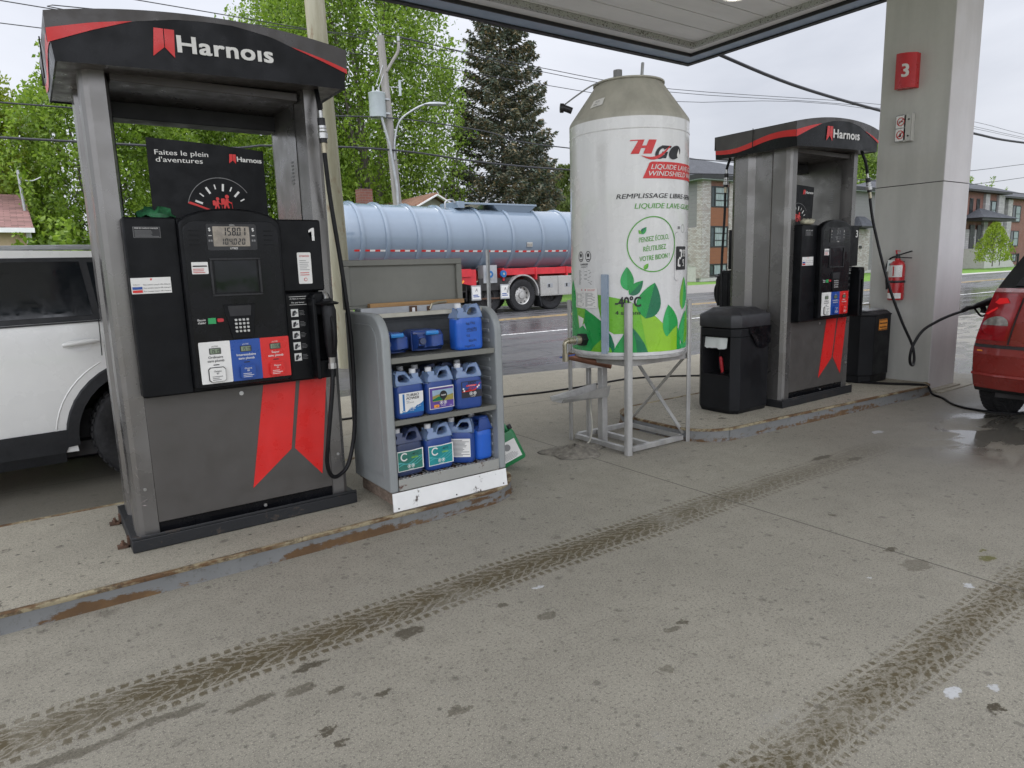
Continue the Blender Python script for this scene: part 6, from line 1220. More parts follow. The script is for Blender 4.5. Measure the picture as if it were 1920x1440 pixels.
m1 = MB(); m1.bar((10.35, -.88, .62), (10.85, -.88, 1.05), .06, .05, MT['orange_vinyl']); m1.bar((10.3, -.88, .60), (10.3, -.88, .95), .04, .04, MT['orange_vinyl']); m1.build('brace', e)
m1 = MB(); 
for x in (10.62, 10.98): m1.bar((x, -.80, .42), (x, -.80, 1.15), .035, .035, MT['truck_dark'])
for z in (.5, .72, .94): m1.bar((10.62, -.80, z), (10.98, -.80, z), .03, .03, MT['truck_dark'])
m1.build('ladder', e)
for x in (11.72, 12.99, 14.27):
    for s in (-1, 1): wheel(e, x, s*((1.0 if x == 12.99 else .86)-.16), .515, .30, s, MT['alu_bright'] if x == 12.99 else MT['truck_dark'], 10, rim=.56)
m1 = MB(); aa = [R(a) for a in range(-5, 176, 8)]; m1.loft([[(12.99+rr*cos(a), yy, .54+rr*sin(a)) for rr, yy in ((.60, -1.02), (.645, -1.02), (.645, -.62), (.60, -.62))] for a in aa], MT['alu']); m1.loft([[(13.60, -1.02, .55), (13.64, -1.02, .55), (13.64, -.62, .55), (13.60, -.62, .55)], [(13.72, -1.02, .12), (13.75, -1.02, .12), (13.75, -.62, .12), (13.72, -.62, .12)]], MT['clad']); m1.build('fender', e)
for x in (11.05, 12.12):
    m1 = MB(); m1.box(x, x+.34, -1.0, -.97, .44, .90, MT['galv']); F = plane((x, -1.001, .44), (1, 0, 0), (0, 0, 1)); m1.sheet(rect(.02, .32, .04, .42), F, MT['white_vinyl'], .002); m1.lines(.05, .29, .10, .20, 2, F, MT['blue_vinyl'], .004, th=.55); m1.sheet([(.12, .25), (.17, .36), (.20, .36), (.22, .25), (.18, .31)], F, MT['ink_grey'], .004); m1.build('mud_flap', e)
m1 = MB(); m1.box(11.55, 12.05, -.93, -.6, .95, 1.5, MT['galv'])
for x in (11.76, 12.27): m1.cyl((x, -.99, 1.22), (x, -.93, 1.22), .11, MT['lab_blue'], 18); m1.cyl((x, -1.0, 1.22), (x, -.99, 1.22), .04, MT['steel'], 12)
m1.box(11.4, 12.6, -.9, -.84, .72, 1.1, MT['truck_dark']); m1.box(11.3, 12.6, -.93, -.89, .45, .50, MT['rust']); m1.build('valve_gear', e)
for k, x in enumerate((13.70, 14.45, 15.9)):
    m1 = MB(); m1.box(x, x+(.74 if k < 2 else 1.2), -.99, -.5, .46, 1.10, MT['alu_bright']); m1.box(x+.02, x+(.72 if k < 2 else 1.18), -1.0, -.99, .49, 1.07, MT['alu_bright']); m1.box(x+.28, x+.52, -1.008, -1.0, .72, .86, MT['galv']); m1.box(x+.32, x+.39, -1.014, -1.008, .74, .84, MT['ink_black']); m1.build('tool_box', e, bevel=.006)

# ---------------------------------------------------------------- poles, lamp, wires
def pole(label, base, top, r0, r1, mat, name='utility_pole'):
    e = thing(name, label, 'utility pole', base); m1 = MB(); v = Vector(top)-Vector(base)
    m1.tube([v*(i/8) for i in range(9)], [r0+(r1-r0)*i/8 for i in range(9)], mat, 20); m1.build('shaft', e); return e
e = pole('thick bare wooden utility pole standing beside the large pump', (3.80, 9.7, -.02), (3.57, 9.7, 9.5), .145, .125, MT['pole_wood'])
m1 = MB(); m1.bar((-.2, -.12, 8.6), (-.2, .12, 8.6), .12, .1, MT['galv']); m1.build('bracket', e)
e = pole('weathered grey utility pole with a round transformer beyond the tanker', (10.98, 22, -.02), (10.50, 22, 9.05), .17, .125, MT['grey_wood'])
tx_ = lambda z: -.053*z
m1 = MB(); m1.lathe([(0, -.02), (.26, 0), (.27, .03), (.27, .72), (.285, .74), (.285, .77), (.2, .80), (0, .82)], MT['transf'], (tx_(6.9)-.42, -.12, 6.46), 28)
for a in (.5, 2.2): m1.cyl((tx_(6.9)-.42+.12*cos(a), -.12+.12*sin(a), 7.25), (tx_(6.9)-.42+.12*cos(a), -.12+.12*sin(a), 7.45), .035, MT['galv'], 8)
m1.box(tx_(6.9)-.2, tx_(6.9)+.02, -.16, -.08, 6.6, 6.66, MT['galv']); m1.box(tx_(6.9)-.2, tx_(6.9)+.02, -.16, -.08, 7.05, 7.11, MT['galv']); m1.build('transformer', e)
m1 = MB(); m1.tube(smooth_path([(tx_(8.1)+.05, -.1, 7.95), (tx_(8.6)+.28, -.15, 8.28), (tx_(8.8)+.50, -.2, 8.62), (tx_(8.9)+.55, -.2, 8.92)], 4), .05, MT['grey_wood'], 8); m1.cyl((tx_(9)-.0, 0, 9.0), (tx_(9), 0, 9.16), .05, MT['galv'], 8); m1.cyl((tx_(9)+.55, -.2, 8.95), (tx_(9)+.55, -.2, 9.1), .05, MT['galv'], 8); m1.build('insulator', e)
m1 = MB(); m1.tube(smooth_path([(tx_(5.3), -.15, 5.15), (tx_(5.7)+.05, -.2, 5.8), (tx_(6.2)+.25, -.3, 6.4), (tx_(6.7)+.75, -.5, 6.78), (tx_(6.8)+1.1, -.6, 6.95)], 6), .032, MT['galv'], 10); m1.loft([[(tx_(6.8)+x_, -.6+yy*k, 6.95+zz*k+(x_-1.1)*.1) for yy, zz in ((-.12, 0), (-.07, .07), (.07, .07), (.12, 0), (.06, -.05), (-.06, -.05))] for x_, k in ((1.05, .3), (1.25, .9), (1.6, 1), (1.85, .7), (1.92, .2))], MT['galv']); m1.build('street_lamp_arm', e)
m1 = MB(); m1.tube([(tx_(6.5)-.40, -.3, 6.45), (tx_(4)-.30, -.3, 5.6), (-.30, -.25, 4.3), (-.25, -.2, 0)], .045, MT['galv'], 8); m1.tube([(tx_(8)-.05, -.1, 8.2), (tx_(7)-.42, -.1, 7.45)], .012, MT['galv'], 6); m1.tube([(tx_(8)-.05, -.1, 7.9), (tx_(7)-.30, -.1, 7.45)], .012, MT['galv'], 6); m1.build('conduit', e)
m1 = MB(); m1.cyl((tx_(7.8)+.5, -.1, 7.25), (tx_(7.8)+.5, -.1, 7.75), .045, MT['transf'], 10); m1.cyl((tx_(7.8)+.05, -.05, 7.5), (tx_(7.8)+.5, -.1, 7.5), .015, MT['galv'], 6); m1.build('fuse_cutout', e)
WIRES = [('upper pair of thin overhead wires, the farther one, on top of the grey pole', .013, [(-40, 22, 8.6), (.31, 22, 8.27), (1.39, 22, 8.36), (9.24, 22, 8.94), (10.50, 22, 9.12), (16.82, 22, 8.97), (24.58, 22, 9.06), (42.63, 22, 10.32), (55.82, 22, 10.54), (64.48, 22, 10.44), (90, 22, 10.4)]),
         ('upper pair of thin overhead wires, the nearer one, on top of the grey pole', .013, [(-40, 22, 8.7), (9.36, 22.0, 8.88), (11.05, 21.8, 9.08), (17.04, 22.3, 8.94), (24.92, 22.3, 9.03), (43.24, 22.3, 10.23), (65.42, 22.3, 10.33), (90, 22.3, 10.3)]),
         ('single thin overhead wire just below the upper pair', .012, [(-40, 22, 7.6), (.24, 22, 7.74), (9.47, 22, 8.37), (10.52, 22, 8.42), (16.8, 22, 8.36), (24.59, 22, 8.54), (42.67, 22, 9.99), (90, 22, 10)]),
         ('overhead cable passing the grey pole at lamp arm height', .022, [(-40, 21.8, 5.6), (0, 21.8, 5.81), (6.77, 21.8, 6.19), (10.70, 21.8, 6.46), (14.29, 21.8, 6.36), (18.62, 21.8, 6.05), (40, 21.8, 6.3)]),
         ('thick lowest overhead cable along the road', .034, [(-40, 21.8, 4.8), (-.11, 21.8, 4.97), (6.82, 21.8, 5.29), (10.75, 21.8, 5.43), (18.61, 21.8, 5.22), (42, 21.8, 5.9), (90, 21.8, 6)]),
         ('thick black service cable running from the canopy edge past the column', .026, [(9.15, 7.33, 4.6), (11.2, 7.28, 4.36), (13.97, 7.2, 4.21), (18.18, 7.2, 4.14), (21.15, 7.2, 4.16), (30, 7.2, 4.5)]),
         ('upper overhead wire rising to the right above the brick townhouse', .03, [(60, 30, 8.0), (74.9, 30, 9.27), (88.68, 30, 10.74), (105, 30, 12.4)]),
         ('lower overhead wire rising to the right above the brick townhouse', .03, [(60, 30, 6.9), (76.08, 30, 8.09), (89.02, 30, 9.38), (105, 30, 11)])]
for lb, r_, P in WIRES: tag(MB().tube(smooth_path(P, 6), r_, MT['wire'], 6).build('overhead_wire'), lb, 'wire', 'overhead wires')
m1 = MB(); m1.box(4.92, 4.925, 7.5, 7.545, 0, 1.64, MT['galv']); m1.box(4.925, 4.95, 7.5, 7.505, 0, 1.64, MT['galv']); m1.box(4.925, 4.95, 7.54, 7.545, 0, 1.64, MT['galv']); tag(m1.build('marker_post'), 'slim bare galvanised steel post standing at the road edge', 'post')
# ---------------------------------------------------------------- trees
def leaf_mat(name, cols, trans=.35):
    t = NT(name); g = t.n('ShaderNodeNewGeometry'); rp = t.n('ShaderNodeValToRGB'); t.l(g.outputs['Random Per Island'], rp.inputs[0]); el = rp.color_ramp.elements
    while len(el) < len(cols): el.new(.5)
    for i, c in enumerate(cols): el[i].position = i/(len(cols)-1); el[i].color = c+(1,)
    c = t.mix(t.ramp(t.noise(.9, 4, .6), .42, .62, 0, .5), rp.outputs[0], tuple(x*.6 for x in cols[0]))
    t.set(Base_Color=c, Roughness=.55); tr = t.n('ShaderNodeBsdfTranslucent'); t.l(c, tr.inputs[0]); ms = t.n('ShaderNodeMixShader'); ms.inputs[0].default_value = trans
    t.l(t.p.outputs[0], ms.inputs[1]); t.l(tr.outputs[0], ms.inputs[2]); t.l(ms.outputs[0], t.out.inputs[0]); return t.mat
LM = {'maple': leaf_mat('leaves_maple', [(.115, .21, .015), (.20, .32, .03), (.31, .44, .06), (.16, .26, .025)], .5), 'yellow': leaf_mat('leaves_yellowish', [(.22, .28, .02), (.30, .36, .035), (.17, .25, .025)], .45),
      'pale': leaf_mat('leaves_pale', [(.18, .27, .06), (.26, .35, .10), (.15, .23, .05)], .45), 'spruce': leaf_mat('needles_spruce', [(.065, .095, .066), (.095, .13, .09), (.20, .15, .065), (.085, .12, .09), (.26, .18, .08)], .12),
      'cedar': leaf_mat('leaves_cedar', [(.09, .14, .025), (.125, .185, .03), (.17, .20, .045)], .2), 'young': leaf_mat('leaves_young', [(.22, .31, .02), (.30, .40, .04), (.18, .27, .02)])}
def quads(name, C_, A_, B_, mat, parent):
    """many leaf faces: centres C_, half axes A_ (along) and B_ (across); lozenges"""
    n = len(C_); V = np.empty((n, 4, 3)); V[:, 0] = C_-A_; V[:, 1] = C_+B_-A_*.15; V[:, 2] = C_+A_; V[:, 3] = C_-B_-A_*.15
    me = bpy.data.meshes.new(name); me.vertices.add(4*n); me.vertices.foreach_set('co', V.ravel()); me.loops.add(4*n); me.loops.foreach_set('vertex_index', np.arange(4*n, dtype=np.int32))
    me.polygons.add(n); me.polygons.foreach_set('loop_start', np.arange(0, 4*n, 4, dtype=np.int32)); me.polygons.foreach_set('loop_total', np.full(n, 4, dtype=np.int32)); me.materials.append(mat); me.update(calc_edges=True)
    o = bpy.data.objects.new(name, me); C.objects.link(o); o.parent = parent; return o
def unit(v): return v/np.maximum(1e-6, np.linalg.norm(v, axis=1, keepdims=True))
def broadleaf(label, loc, h, w, seed, mat='maple', n_shoot=760, per=46, base=.12, stems=3, leaf=.082, group='broadleaf trees beyond the road', lean=0, up=.8, bark='bark', name='broadleaf_tree'):
    e = thing(name, label, 'tree', loc, 0, group); rg = np.random.default_rng(seed); rnd = random.Random(seed); m1 = MB(); pts = []
    for s in range(stems):
        a = 2*pi*s/stems+rnd.uniform(-.4, .4); sp = .10 if stems > 1 else 0; P = []
        for i in range(9):
            t_ = i/8; rr = w*.5*(sp*t_+.30*t_**1.6*(stems > 1)); P.append(Vector((cos(a)*(.12*(stems > 1)+rr)+rnd.uniform(-.1, .1)*t_*2, sin(a)*(.12*(stems > 1)+rr)+rnd.uniform(-.1, .1)*t_*2, h*.90*t_)))
        r0 = h*.014/(stems**.35)+.02; m1.tube(P, [r0*(1-.88*i/8) for i in range(9)], MT[bark], 8); pts += P[2:]
        for k in range(13):
            t_ = rnd.uniform(.18, .92); i = min(7, int(t_*8)); p = P[i].lerp(P[i+1], t_*8-i); a2 = rnd.uniform(0, 2*pi); ln = w*.36*rnd.uniform(.6, 1.1)*(1-.45*t_); q = []
            for j in range(6): u = j/5; q.append(p+Vector((cos(a2)*ln*u, sin(a2)*ln*u, ln*(.35*u+.55*u*u))))
            r1 = r0*(1-.85*t_)*.55; m1.tube(q, [max(.008, r1*(1-.8*j/5)) for j in range(6)], MT[bark], 6); pts += q[2:]
    m1.build('trunk', e, smooth=True)
    zz = rg.random(n_shoot)**.85; zz = base+(1-base)*zz; R_ = w*.5*np.sin(np.pi*np.clip((zz-base)/(1-base)*.86+.12, 0, 1))**.75; lob = 1+.18*np.sin(3*rg.random(n_shoot)*6.28); a = rg.random(n_shoot)*2*pi
    lobes = 1+.22*np.sin(a*3+seed)+.14*np.sin(a*5+zz*9+seed*2); rr = R_*lobes*np.sqrt(rg.random(n_shoot)*.85+.15)
    c0 = np.stack([rr*np.cos(a), rr*np.sin(a), zz*h*.98], 1); ctr = np.stack([.25*c0[:, 0], .25*c0[:, 1], c0[:, 2]-.5*w], 1)
    d = unit(unit(c0-ctr)*(1-up*.5)+np.array([0, 0, up])+rg.normal(0, .22, (n_shoot, 3))); ln = (.55+.75*rg.random(n_shoot))*h/9
    keep = rg.random(n_shoot) > .04; c0, d, ln = c0[keep], d[keep], ln[keep]; m = len(c0); t_ = rg.random((m, per)); rad = (.05+.24*np.sin(np.pi*np.clip(t_*.9+.08, 0, 1)))[..., None]*h/10
    P = c0[:, None]+d[:, None]*(t_*ln[:, None])[..., None]+rg.normal(0, 1, (m, per, 3))*rad*.58; P = P.reshape(-1, 3); k = len(P)
    A = unit(rg.normal(0, 1, (k, 3))+np.array([0, 0, -.55])); B = unit(np.cross(A, rg.normal(0, 1, (k, 3)))); sz = leaf*(.65+.7*rg.random(k))[:, None]
    quads('crown', P, A*sz, B*sz*.52, LM[mat], e); return e
def spruce(label, loc, h, w, seed):
    e = thing('spruce_tree', label, 'tree', loc); rg = np.random.default_rng(seed); m1 = MB(); m1.tube([(0, 0, h*i/6) for i in range(7)], [.20*(1-.93*i/6) for i in range(7)], MT['bark'], 8); Cs, As, Bs = [], [], []
    nb = 520
    for b in range(nb):
        z = h*(.06+.93*(b+rg.random())/nb); f = 1-z/h; L_ = w*.5*(f**.66)*(.86+.22*rg.random())*(1 if rg.random() > .12 else .80)+.12; a = rg.random()*2*pi; n = int(40+150*L_/(w*.5)); t_ = np.sqrt(rg.random(n))
        dr = np.array([cos(a), sin(a), 0]); sag = -.30+.55*(1-f); sp = np.stack([dr[0]*t_*L_, dr[1]*t_*L_, z+sag*t_*L_*.8+.22*L_*t_**3], 1)
        side = np.array([-sin(a), cos(a), 0]); lat = (rg.random(n)-.5)*2*(.08+.34*L_*(1-t_)*.8+.10); sp += side*lat[:, None]; hang = rg.random(n)*(.10+.16*f); sp[:, 2] -= hang+np.abs(lat)*.18
        A = unit(dr*.55+side*np.sign(lat)[:, None]*.6+rg.normal(0, .35, (n, 3))+np.array([0, 0, -.25])); B = unit(np.cross(A, rg.normal(0, 1, (n, 3)))); s = (.085+.055*rg.random(n))[:, None]
        Cs.append(sp); As.append(A*s); Bs.append(B*s*.34)
        if b % 3 == 0: m1.tube([(0, 0, z), (dr[0]*L_*.5, dr[1]*L_*.5, z+sag*.5*L_*.8), (dr[0]*L_*.9, dr[1]*L_*.9, z+sag*L_*.72+.15*L_)], [.022, .014, .006], MT['bark'], 5)
    m1.build('trunk', e); quads('crown', np.vstack(Cs), np.vstack(As), np.vstack(Bs), LM['spruce'], e); return e
def conic(label, loc, h, w, seed, mat, n, leaf, name, group=None, pw=.55, z0=.04, cat='tree'):
    e = thing(name, label, cat, loc, 0, group); rg = np.random.default_rng(seed); m1 = MB(); m1.tube([(0, 0, 0), (.02, 0, h*.4), (0, 0, h*.85)], [.03*h/4+.02, .02*h/4+.01, .008], MT['bark'], 7)
    for k in range(14): a = k*2.4; z = h*(.15+.05*k); m1.tube([(0, 0, z), (cos(a)*w*.18, sin(a)*w*.18, z+h*.09), (cos(a)*w*.32, sin(a)*w*.32, z+h*.2)], [.014, .010, .005], MT['bark'], 5)
    m1.build('trunk', e)
    z = z0+(1-z0)*rg.random(n)**.9; a = rg.random(n)*2*pi; rr = w*.5*np.clip(np.sin(np.pi*np.clip(z*.80+.16, 0, 1)), 0, 1)**pw*(1-.55*z)*1.5*(1+.18*np.sin(a*4+z*14)+.10*np.sin(a*9-z*31))*(.55+.45*np.sqrt(rg.random(n)))
    P = np.stack([rr*np.cos(a), rr*np.sin(a), z*h], 1)+rg.normal(0, .02*w, (n, 3)); A = unit(np.stack([np.cos(a)*.4, np.sin(a)*.4, np.ones(n)], 1)+rg.normal(0, .45, (n, 3))); B = unit(np.cross(A, rg.normal(0, 1, (n, 3)))); s = leaf*(.6+.8*rg.random(n))[:, None]
    quads('crown', P, A*s, B*s*.5, LM[mat], e); return e
TREES = [
 ('yellowish green tree at the far left edge, beyond the brown shingled house', (-1.0, 33, 0), 8.6, 6.5, 1, dict(mat='yellow', stems=2)),
 ('dense green tree between the brown shingled house and the large pump', (2.6, 30.5, 0), 9.3, 6.4, 2, dict(stems=3, up=1.0)),
 ('green tree seen through the left of the opening in the large pump', (6.6, 33, 0), 9.0, 6.5, 3, dict(stems=2)),
 ('green tree seen through the right of the opening in the large pump', (10.3, 37, 0), 11.2, 7.0, 4, dict(stems=3)),
 ('tallest multi stemmed maple directly behind the transformer pole', (13.4, 30, 0), 16.8, 7.6, 5, dict(stems=5, n_shoot=1350, per=52, up=.85, base=.07, leaf=.085)),
 ('tall maple left of the transformer pole, above the large pump sign', (11.6, 34, 0), 15.0, 6.4, 6, dict(stems=4, n_shoot=900, per=44)),
 ('thin pale birch like tree between the tall maple and the spruce', (18.0, 31, 0), 11.0, 3.4, 7, dict(mat='pale', stems=2, n_shoot=260, per=26, up=.9, bark='bark_pale')),
 ('low leafy tree behind the house gable, left of the spruce', (16.6, 38, 0), 7.2, 6.5, 8, dict(stems=2, n_shoot=600)),
 ('pale green tree top peeking between the second pump and the column', (88, 46, 0), 15.0, 9.0, 9, dict(mat='pale', stems=2, n_shoot=600, leaf=.13)),
 ('bushy tree top behind the townhouse roofs at the far right', (107, 48, 0), 14.5, 16, 10, dict(stems=2, n_shoot=700, leaf=.14)),
 ('leafy tree top showing beside the column above the townhouse roof', (86, 46, 0), 13.2, 9, 11, dict(stems=2, n_shoot=400, leaf=.13)),
]
for lb, loc, h, w, sd, kw in TREES: broadleaf(lb, loc, h, w, sd, **kw)
spruce('tall dark spruce with brown cone covered tips beside the grey pole', (20.3, 29.2, 0), 16.4, 7.4, 20)
conic('bushy cedar next to the spruce, the left one of the two cedars', (24.0, 31, 0), 6.7, 3.4, 31, 'cedar', 9000, .11, 'cedar_tree', 'cedars beside the spruce', .5)
conic('bushy cedar next to the white tank, the right one of the two cedars', (26.2, 31.5, 0), 7.1, 3.3, 32, 'cedar', 9000, .11, 'cedar_tree', 'cedars beside the spruce', .5)
conic('small bright green young tree on the lawn in front of the brick townhouse', (72.3, 26.2, .25), 3.9, 2.35, 33, 'young', 4200, .085, 'young_tree', None, .7, .12)
def shrub(label, loc, h, w, seed, mat='maple', n=5000):
    e = thing('shrub', label, 'shrub', loc, 0, 'shrubs behind the white car'); rg = np.random.default_rng(seed); m1 = MB()
    for k in range(9): a = k*.7; m1.tube([(0, 0, 0), (cos(a)*w*.18, sin(a)*w*.18, h*.45), (cos(a)*w*.36, sin(a)*w*.36, h*.82)], [.03, .02, .008], MT['bark'], 5)
    m1.build('stems', e); th = np.arccos(1-rg.random(n)*1.0); a = rg.random(n)*2*pi; k = (.45+.55*rg.random(n)**.5)*(1+.15*np.sin(5*a+seed)+.12*np.sin(7*th*2+3*a))
    P = np.stack([w*.5*k*np.sin(th)*np.cos(a), w*.5*k*np.sin(th)*np.sin(a), h*k*np.cos(th)], 1); A = unit(rg.normal(0, 1, (n, 3))); B = unit(np.cross(A, rg.normal(0, 1, (n, 3)))); s = .10*(.6+.8*rg.random(n))[:, None]
    quads('foliage', P, A*s, B*s*.6, LM[mat], e); return e
for k, (x, y, h, w) in enumerate(((1.0, 26.2, 2.9, 3.2), (3.2, 27.5, 3.3, 3.6), (5.8, 27, 3.0, 3.4), (8.6, 27.4, 3.2, 3.4))):
    shrub(['leafy green shrub beside the beige house wall, just above the white car roof', 'leafy green shrub hidden mostly by the left post of the large pump', 'leafy green shrub low in the opening of the large pump, left part', 'leafy green shrub low in the opening of the large pump, right part'][k], (x, y, 0), h, w, 40+k)

# ---------------------------------------------------------------- houses
e = thing('house', 'beige house with a brown shingled roof behind the white car', 'house')
m1 = MB(); m1.box(-9, .28, 26.2, 33, 0, 2.95, MT['beige_wall']); m1.build('wall', e)
m1 = MB(); m1.box(.17, .30, 26.14, 26.24, 0, 2.93, MT['trim_white']); m1.box(.28, .31, 26.3, 33, .0, 2.95, MT['siding_grey']); m1.build('corner_trim', e)
m1 = MB(); m1.loft([[(-9.4, 25.8, 2.96), (.38, 25.8, 2.96), (.30, 29.4, 4.28), (-9.4, 29.4, 4.28)], [(-9.4, 25.8, 3.02), (.38, 25.8, 3.02), (.30, 29.4, 4.36), (-9.4, 29.4, 4.36)]], MT['sh_brown']); m1.loft([[(-9.4, 29.4, 4.28), (.30, 29.4, 4.28), (.38, 33.4, 2.96), (-9.4, 33.4, 2.96)], [(-9.4, 29.4, 4.36), (.30, 29.4, 4.36), (.38, 33.4, 3.02), (-9.4, 33.4, 3.02)]], MT['sh_brown']); rf = m1.build('roof', e, smooth=False)
m1 = MB(); m1.cyl((.25, 27.6, 3.3), (.20, 27.6, 4.95), .045, MT['galv'], 10); m1.tube(smooth_path([(.20, 27.55, 4.9), (.3, 27.5, 4.65), (.55, 27.5, 4.62), (.8, 27.5, 4.75)], 4), .02, MT['galv'], 6); m1.build('service_mast', rf)
m1 = MB(); m1.box(-9.4, .40, 25.72, 25.80, 2.88, 3.02, MT['trim_white']); m1.add([(.30, 26.2, 2.95), (.30, 33, 2.95), (.30, 29.4, 4.27)], [(0, 1, 2)], MT['beige_wall']); m1.build('gutter', e)
e = thing('house', 'small house with a tan roof and white trimmed gable behind the tanker', 'house')
ax, hw_, hy, az = 13.62, 3.0, 24.3, 4.34
m1 = MB(); m1.box(ax-hw_+.4, ax+hw_-.4, hy+.4, 33, 0, 2.95, MT['sid_beige']); m1.add([(ax-hw_+.4, hy+.4, 2.95), (ax+hw_-.4, hy+.4, 2.95), (ax, hy+.4, az-.04)], [(0, 1, 2)], MT['sid_beige']); m1.build('wall', e, smooth=False)
m1 = MB()
for x0, x1, za, zb2 in ((ax-hw_, ax, 2.80, az), (ax, ax+hw_, az, 2.80)): m1.loft([[(x0, hy, za), (x1, hy, zb2), (x1, 33.3, zb2), (x0, 33.3, za)], [(x0, hy, za+.08), (x1, hy, zb2+.08), (x1, 33.3, zb2+.08), (x0, 33.3, za+.08)]], MT['sh_brown2'])
m1.build('roof', e, smooth=False)
m1 = MB(); m1.bar((ax-hw_, hy-.03, 2.76), (ax, hy-.03, az-.02), .05, .18, MT['trim_white'], up=(0, 1, 0)); m1.bar((ax, hy-.03, az-.02), (ax+hw_, hy-.03, 2.76), .05, .18, MT['trim_white'], up=(0, 1, 0)); m1.build('gable_trim', e)
m1 = MB(); m1.box(11.0, 11.5, 25.6, 26.1, 3.2, 4.6, MT['brick_red']); m1.build('chimney', e)
def window(parent, x0, x1, y, z0, z1, cols, rows=1, curtain=True, left=None, axis='y'):
    w_ = bpy.data.objects.new('window', None); C.objects.link(w_); w_.parent = parent
    def B(m_, a0, a1, d0, d1, c0, c1, mt): return m_.box(a0, a1, y-d1, y-d0, c0, c1, mt) if axis == 'y' else m_.box(y-d1, y-d0, a0, a1, c0, c1, mt)
    m1 = MB(); t_ = .09
    B(m1, x0, x1, -.02, .06, z0, z0+t_, MT['fascia_black']); B(m1, x0, x1, -.02, .06, z1-t_, z1, MT['fascia_black']); B(m1, x0, x0+t_, -.02, .06, z0+t_, z1-t_, MT['fascia_black']); B(m1, x1-t_, x1, -.02, .06, z0+t_, z1-t_, MT['fascia_black'])
    sp = x0+(x1-x0)*(left if left else .5)
    B(m1, sp-.05, sp+.05, -.02, .055, z0+t_, z1-t_, MT['fascia_black'])
    for k in range(1, rows): zz = z0+(z1-z0)*k/rows; B(m1, sp+.05, x1-t_, -.02, .05, zz-.03, zz+.03, MT['fascia_black'])
    m1.build('frame', w_); m1 = MB(); B(m1, x0+.02, x1-.02, -.01, .02, z0+.02, z1-.02, MT['win_pane']); 
    if curtain: B(m1, sp+.08, x1-t_-.02, .0, .024, z0+t_+.02, z1-t_-.02, MT['curtain'])
    m1.build('pane', w_); return w_
# three storey apartment block
e = thing('apartment_building', 'three storey apartment block of white brick with orange boards between its windows', 'building'); AX, AY = 40.0, 33.0; EZ = 7.25
m1 = MB(); m1.box(AX, 64.5, AY+.0, AY+16, 0, EZ, MT['sid_grey']); m1.build('wall', e, smooth=False)
m1 = MB(); m1.box(AX-.06, AX+.9, AY-.16, AY+.3, .25, EZ-.05, MT['brick_white']); m1.box(43.0, 44.0, AY-.16, AY+.3, .25, EZ-.05, MT['brick_white']); m1.box(44.0, 60.0, AY-.10, AY, .25, 3.9, MT['brick_white']); m1.box(59.6, 63.2, AY-.18, AY, .25, 3.9, MT['brick_white']); m1.box(AX-.05, AX, AY+.3, AY+16, 1.1, 3.9, MT['brick_white']); m1.box(AX-.03, AX, AY+.3, AY+16, 0, 1.1, MT['found']); m1.box(AX, 64.6, AY-.14, AY-.0, 0, .25, MT['found']); m1.build('brickwork', e, smooth=False)
for z0, z1 in ((3.97, 5.3), (1.25, 2.45), (6.78, 7.2)): MB().box(AX+.9, 43.0, AY-.08, AY, z0, z1, MT['sid_orange'] if z0 < 6 else MT['brick_red']).build('board_panel', e, smooth=False)
for z0, z1, rw in ((5.30, 6.80, 3), (2.44, 3.98, 3), (.38, 1.26, 1)):
    window(e, AX+.96, 42.98, AY-.04, z0, z1, 2, rw, True, .26); 
    for xw in (47.0, 52.5, 57.0): window(e, xw, xw+2.0, AY-.10, z0, z1, 2, rw, False, .26)
m1 = MB(); ov = .55
m1.box(AX-ov, 64.5+ov, AY-ov, AY+16+ov, EZ-.02, EZ+.28, MT['fascia_black']); m1.box(AX-ov+.05, 64.5+ov-.05, AY-ov+.05, AY+16+ov-.05, EZ-.10, EZ-.021, MT['siding_grey'])
q = [(AX-ov, AY-ov), (64.5+ov, AY-ov), (64.5+ov, AY+16+ov), (AX-ov, AY+16+ov)]; r1, r2 = (AX+4.6, AY+5.2, 9.75), (64.5-5.2, AY+8, 9.75); zr = EZ+.28
m1.add([(a, b, zr) for a, b in q]+[r1, (r1[0], AY+11, 9.75), r2], [(0, 1, 6, 4), (1, 2, 6), (2, 3, 5, 6), (3, 0, 4, 5), (4, 6, 5)], MT['sh_dark']); m1.build('roof', e, smooth=False)
m1 = MB(); m1.cyl((AX-.10, AY+1.6, 1.9), (AX-.10, AY+1.6, 4.9), .05, MT['trim_white'], 8); m1.box(AX-.22, AX-.05, AY+1.1, AY+2.0, 1.45, 2.0, MT['galv'])
for k in range(3): m1.cyl((AX-.28, AY+1.25+k*.3, 1.85), (AX-.2, AY+1.25+k*.3, 1.85), .10, MT['trim_white'], 10)
m1.cyl((AX-.12, AY+1.6, .2), (AX-.12, AY+1.6, 1.45), .025, MT['ink_black'], 6); m1.build('electric_meters', e)
m1 = MB(); m1.loft([[(60.2, AY-1.0, 4.15), (62.9, AY-1.0, 4.15), (62.9, AY, 4.15), (60.2, AY, 4.15)], [(61.0, AY-.2, 5.0), (62.1, AY-.2, 5.0), (62.1, AY, 5.0), (61.0, AY, 5.0)]], MT['sh_dark']); m1.box(60.2, 62.9, AY-1.0, AY, 4.0, 4.15, MT['fascia_black']); m1.box(61.4, 61.8, AY-.25, AY-.1, 2.2, 2.45, MT['fascia_black']); m1.build('porch_roof', e, smooth=False)
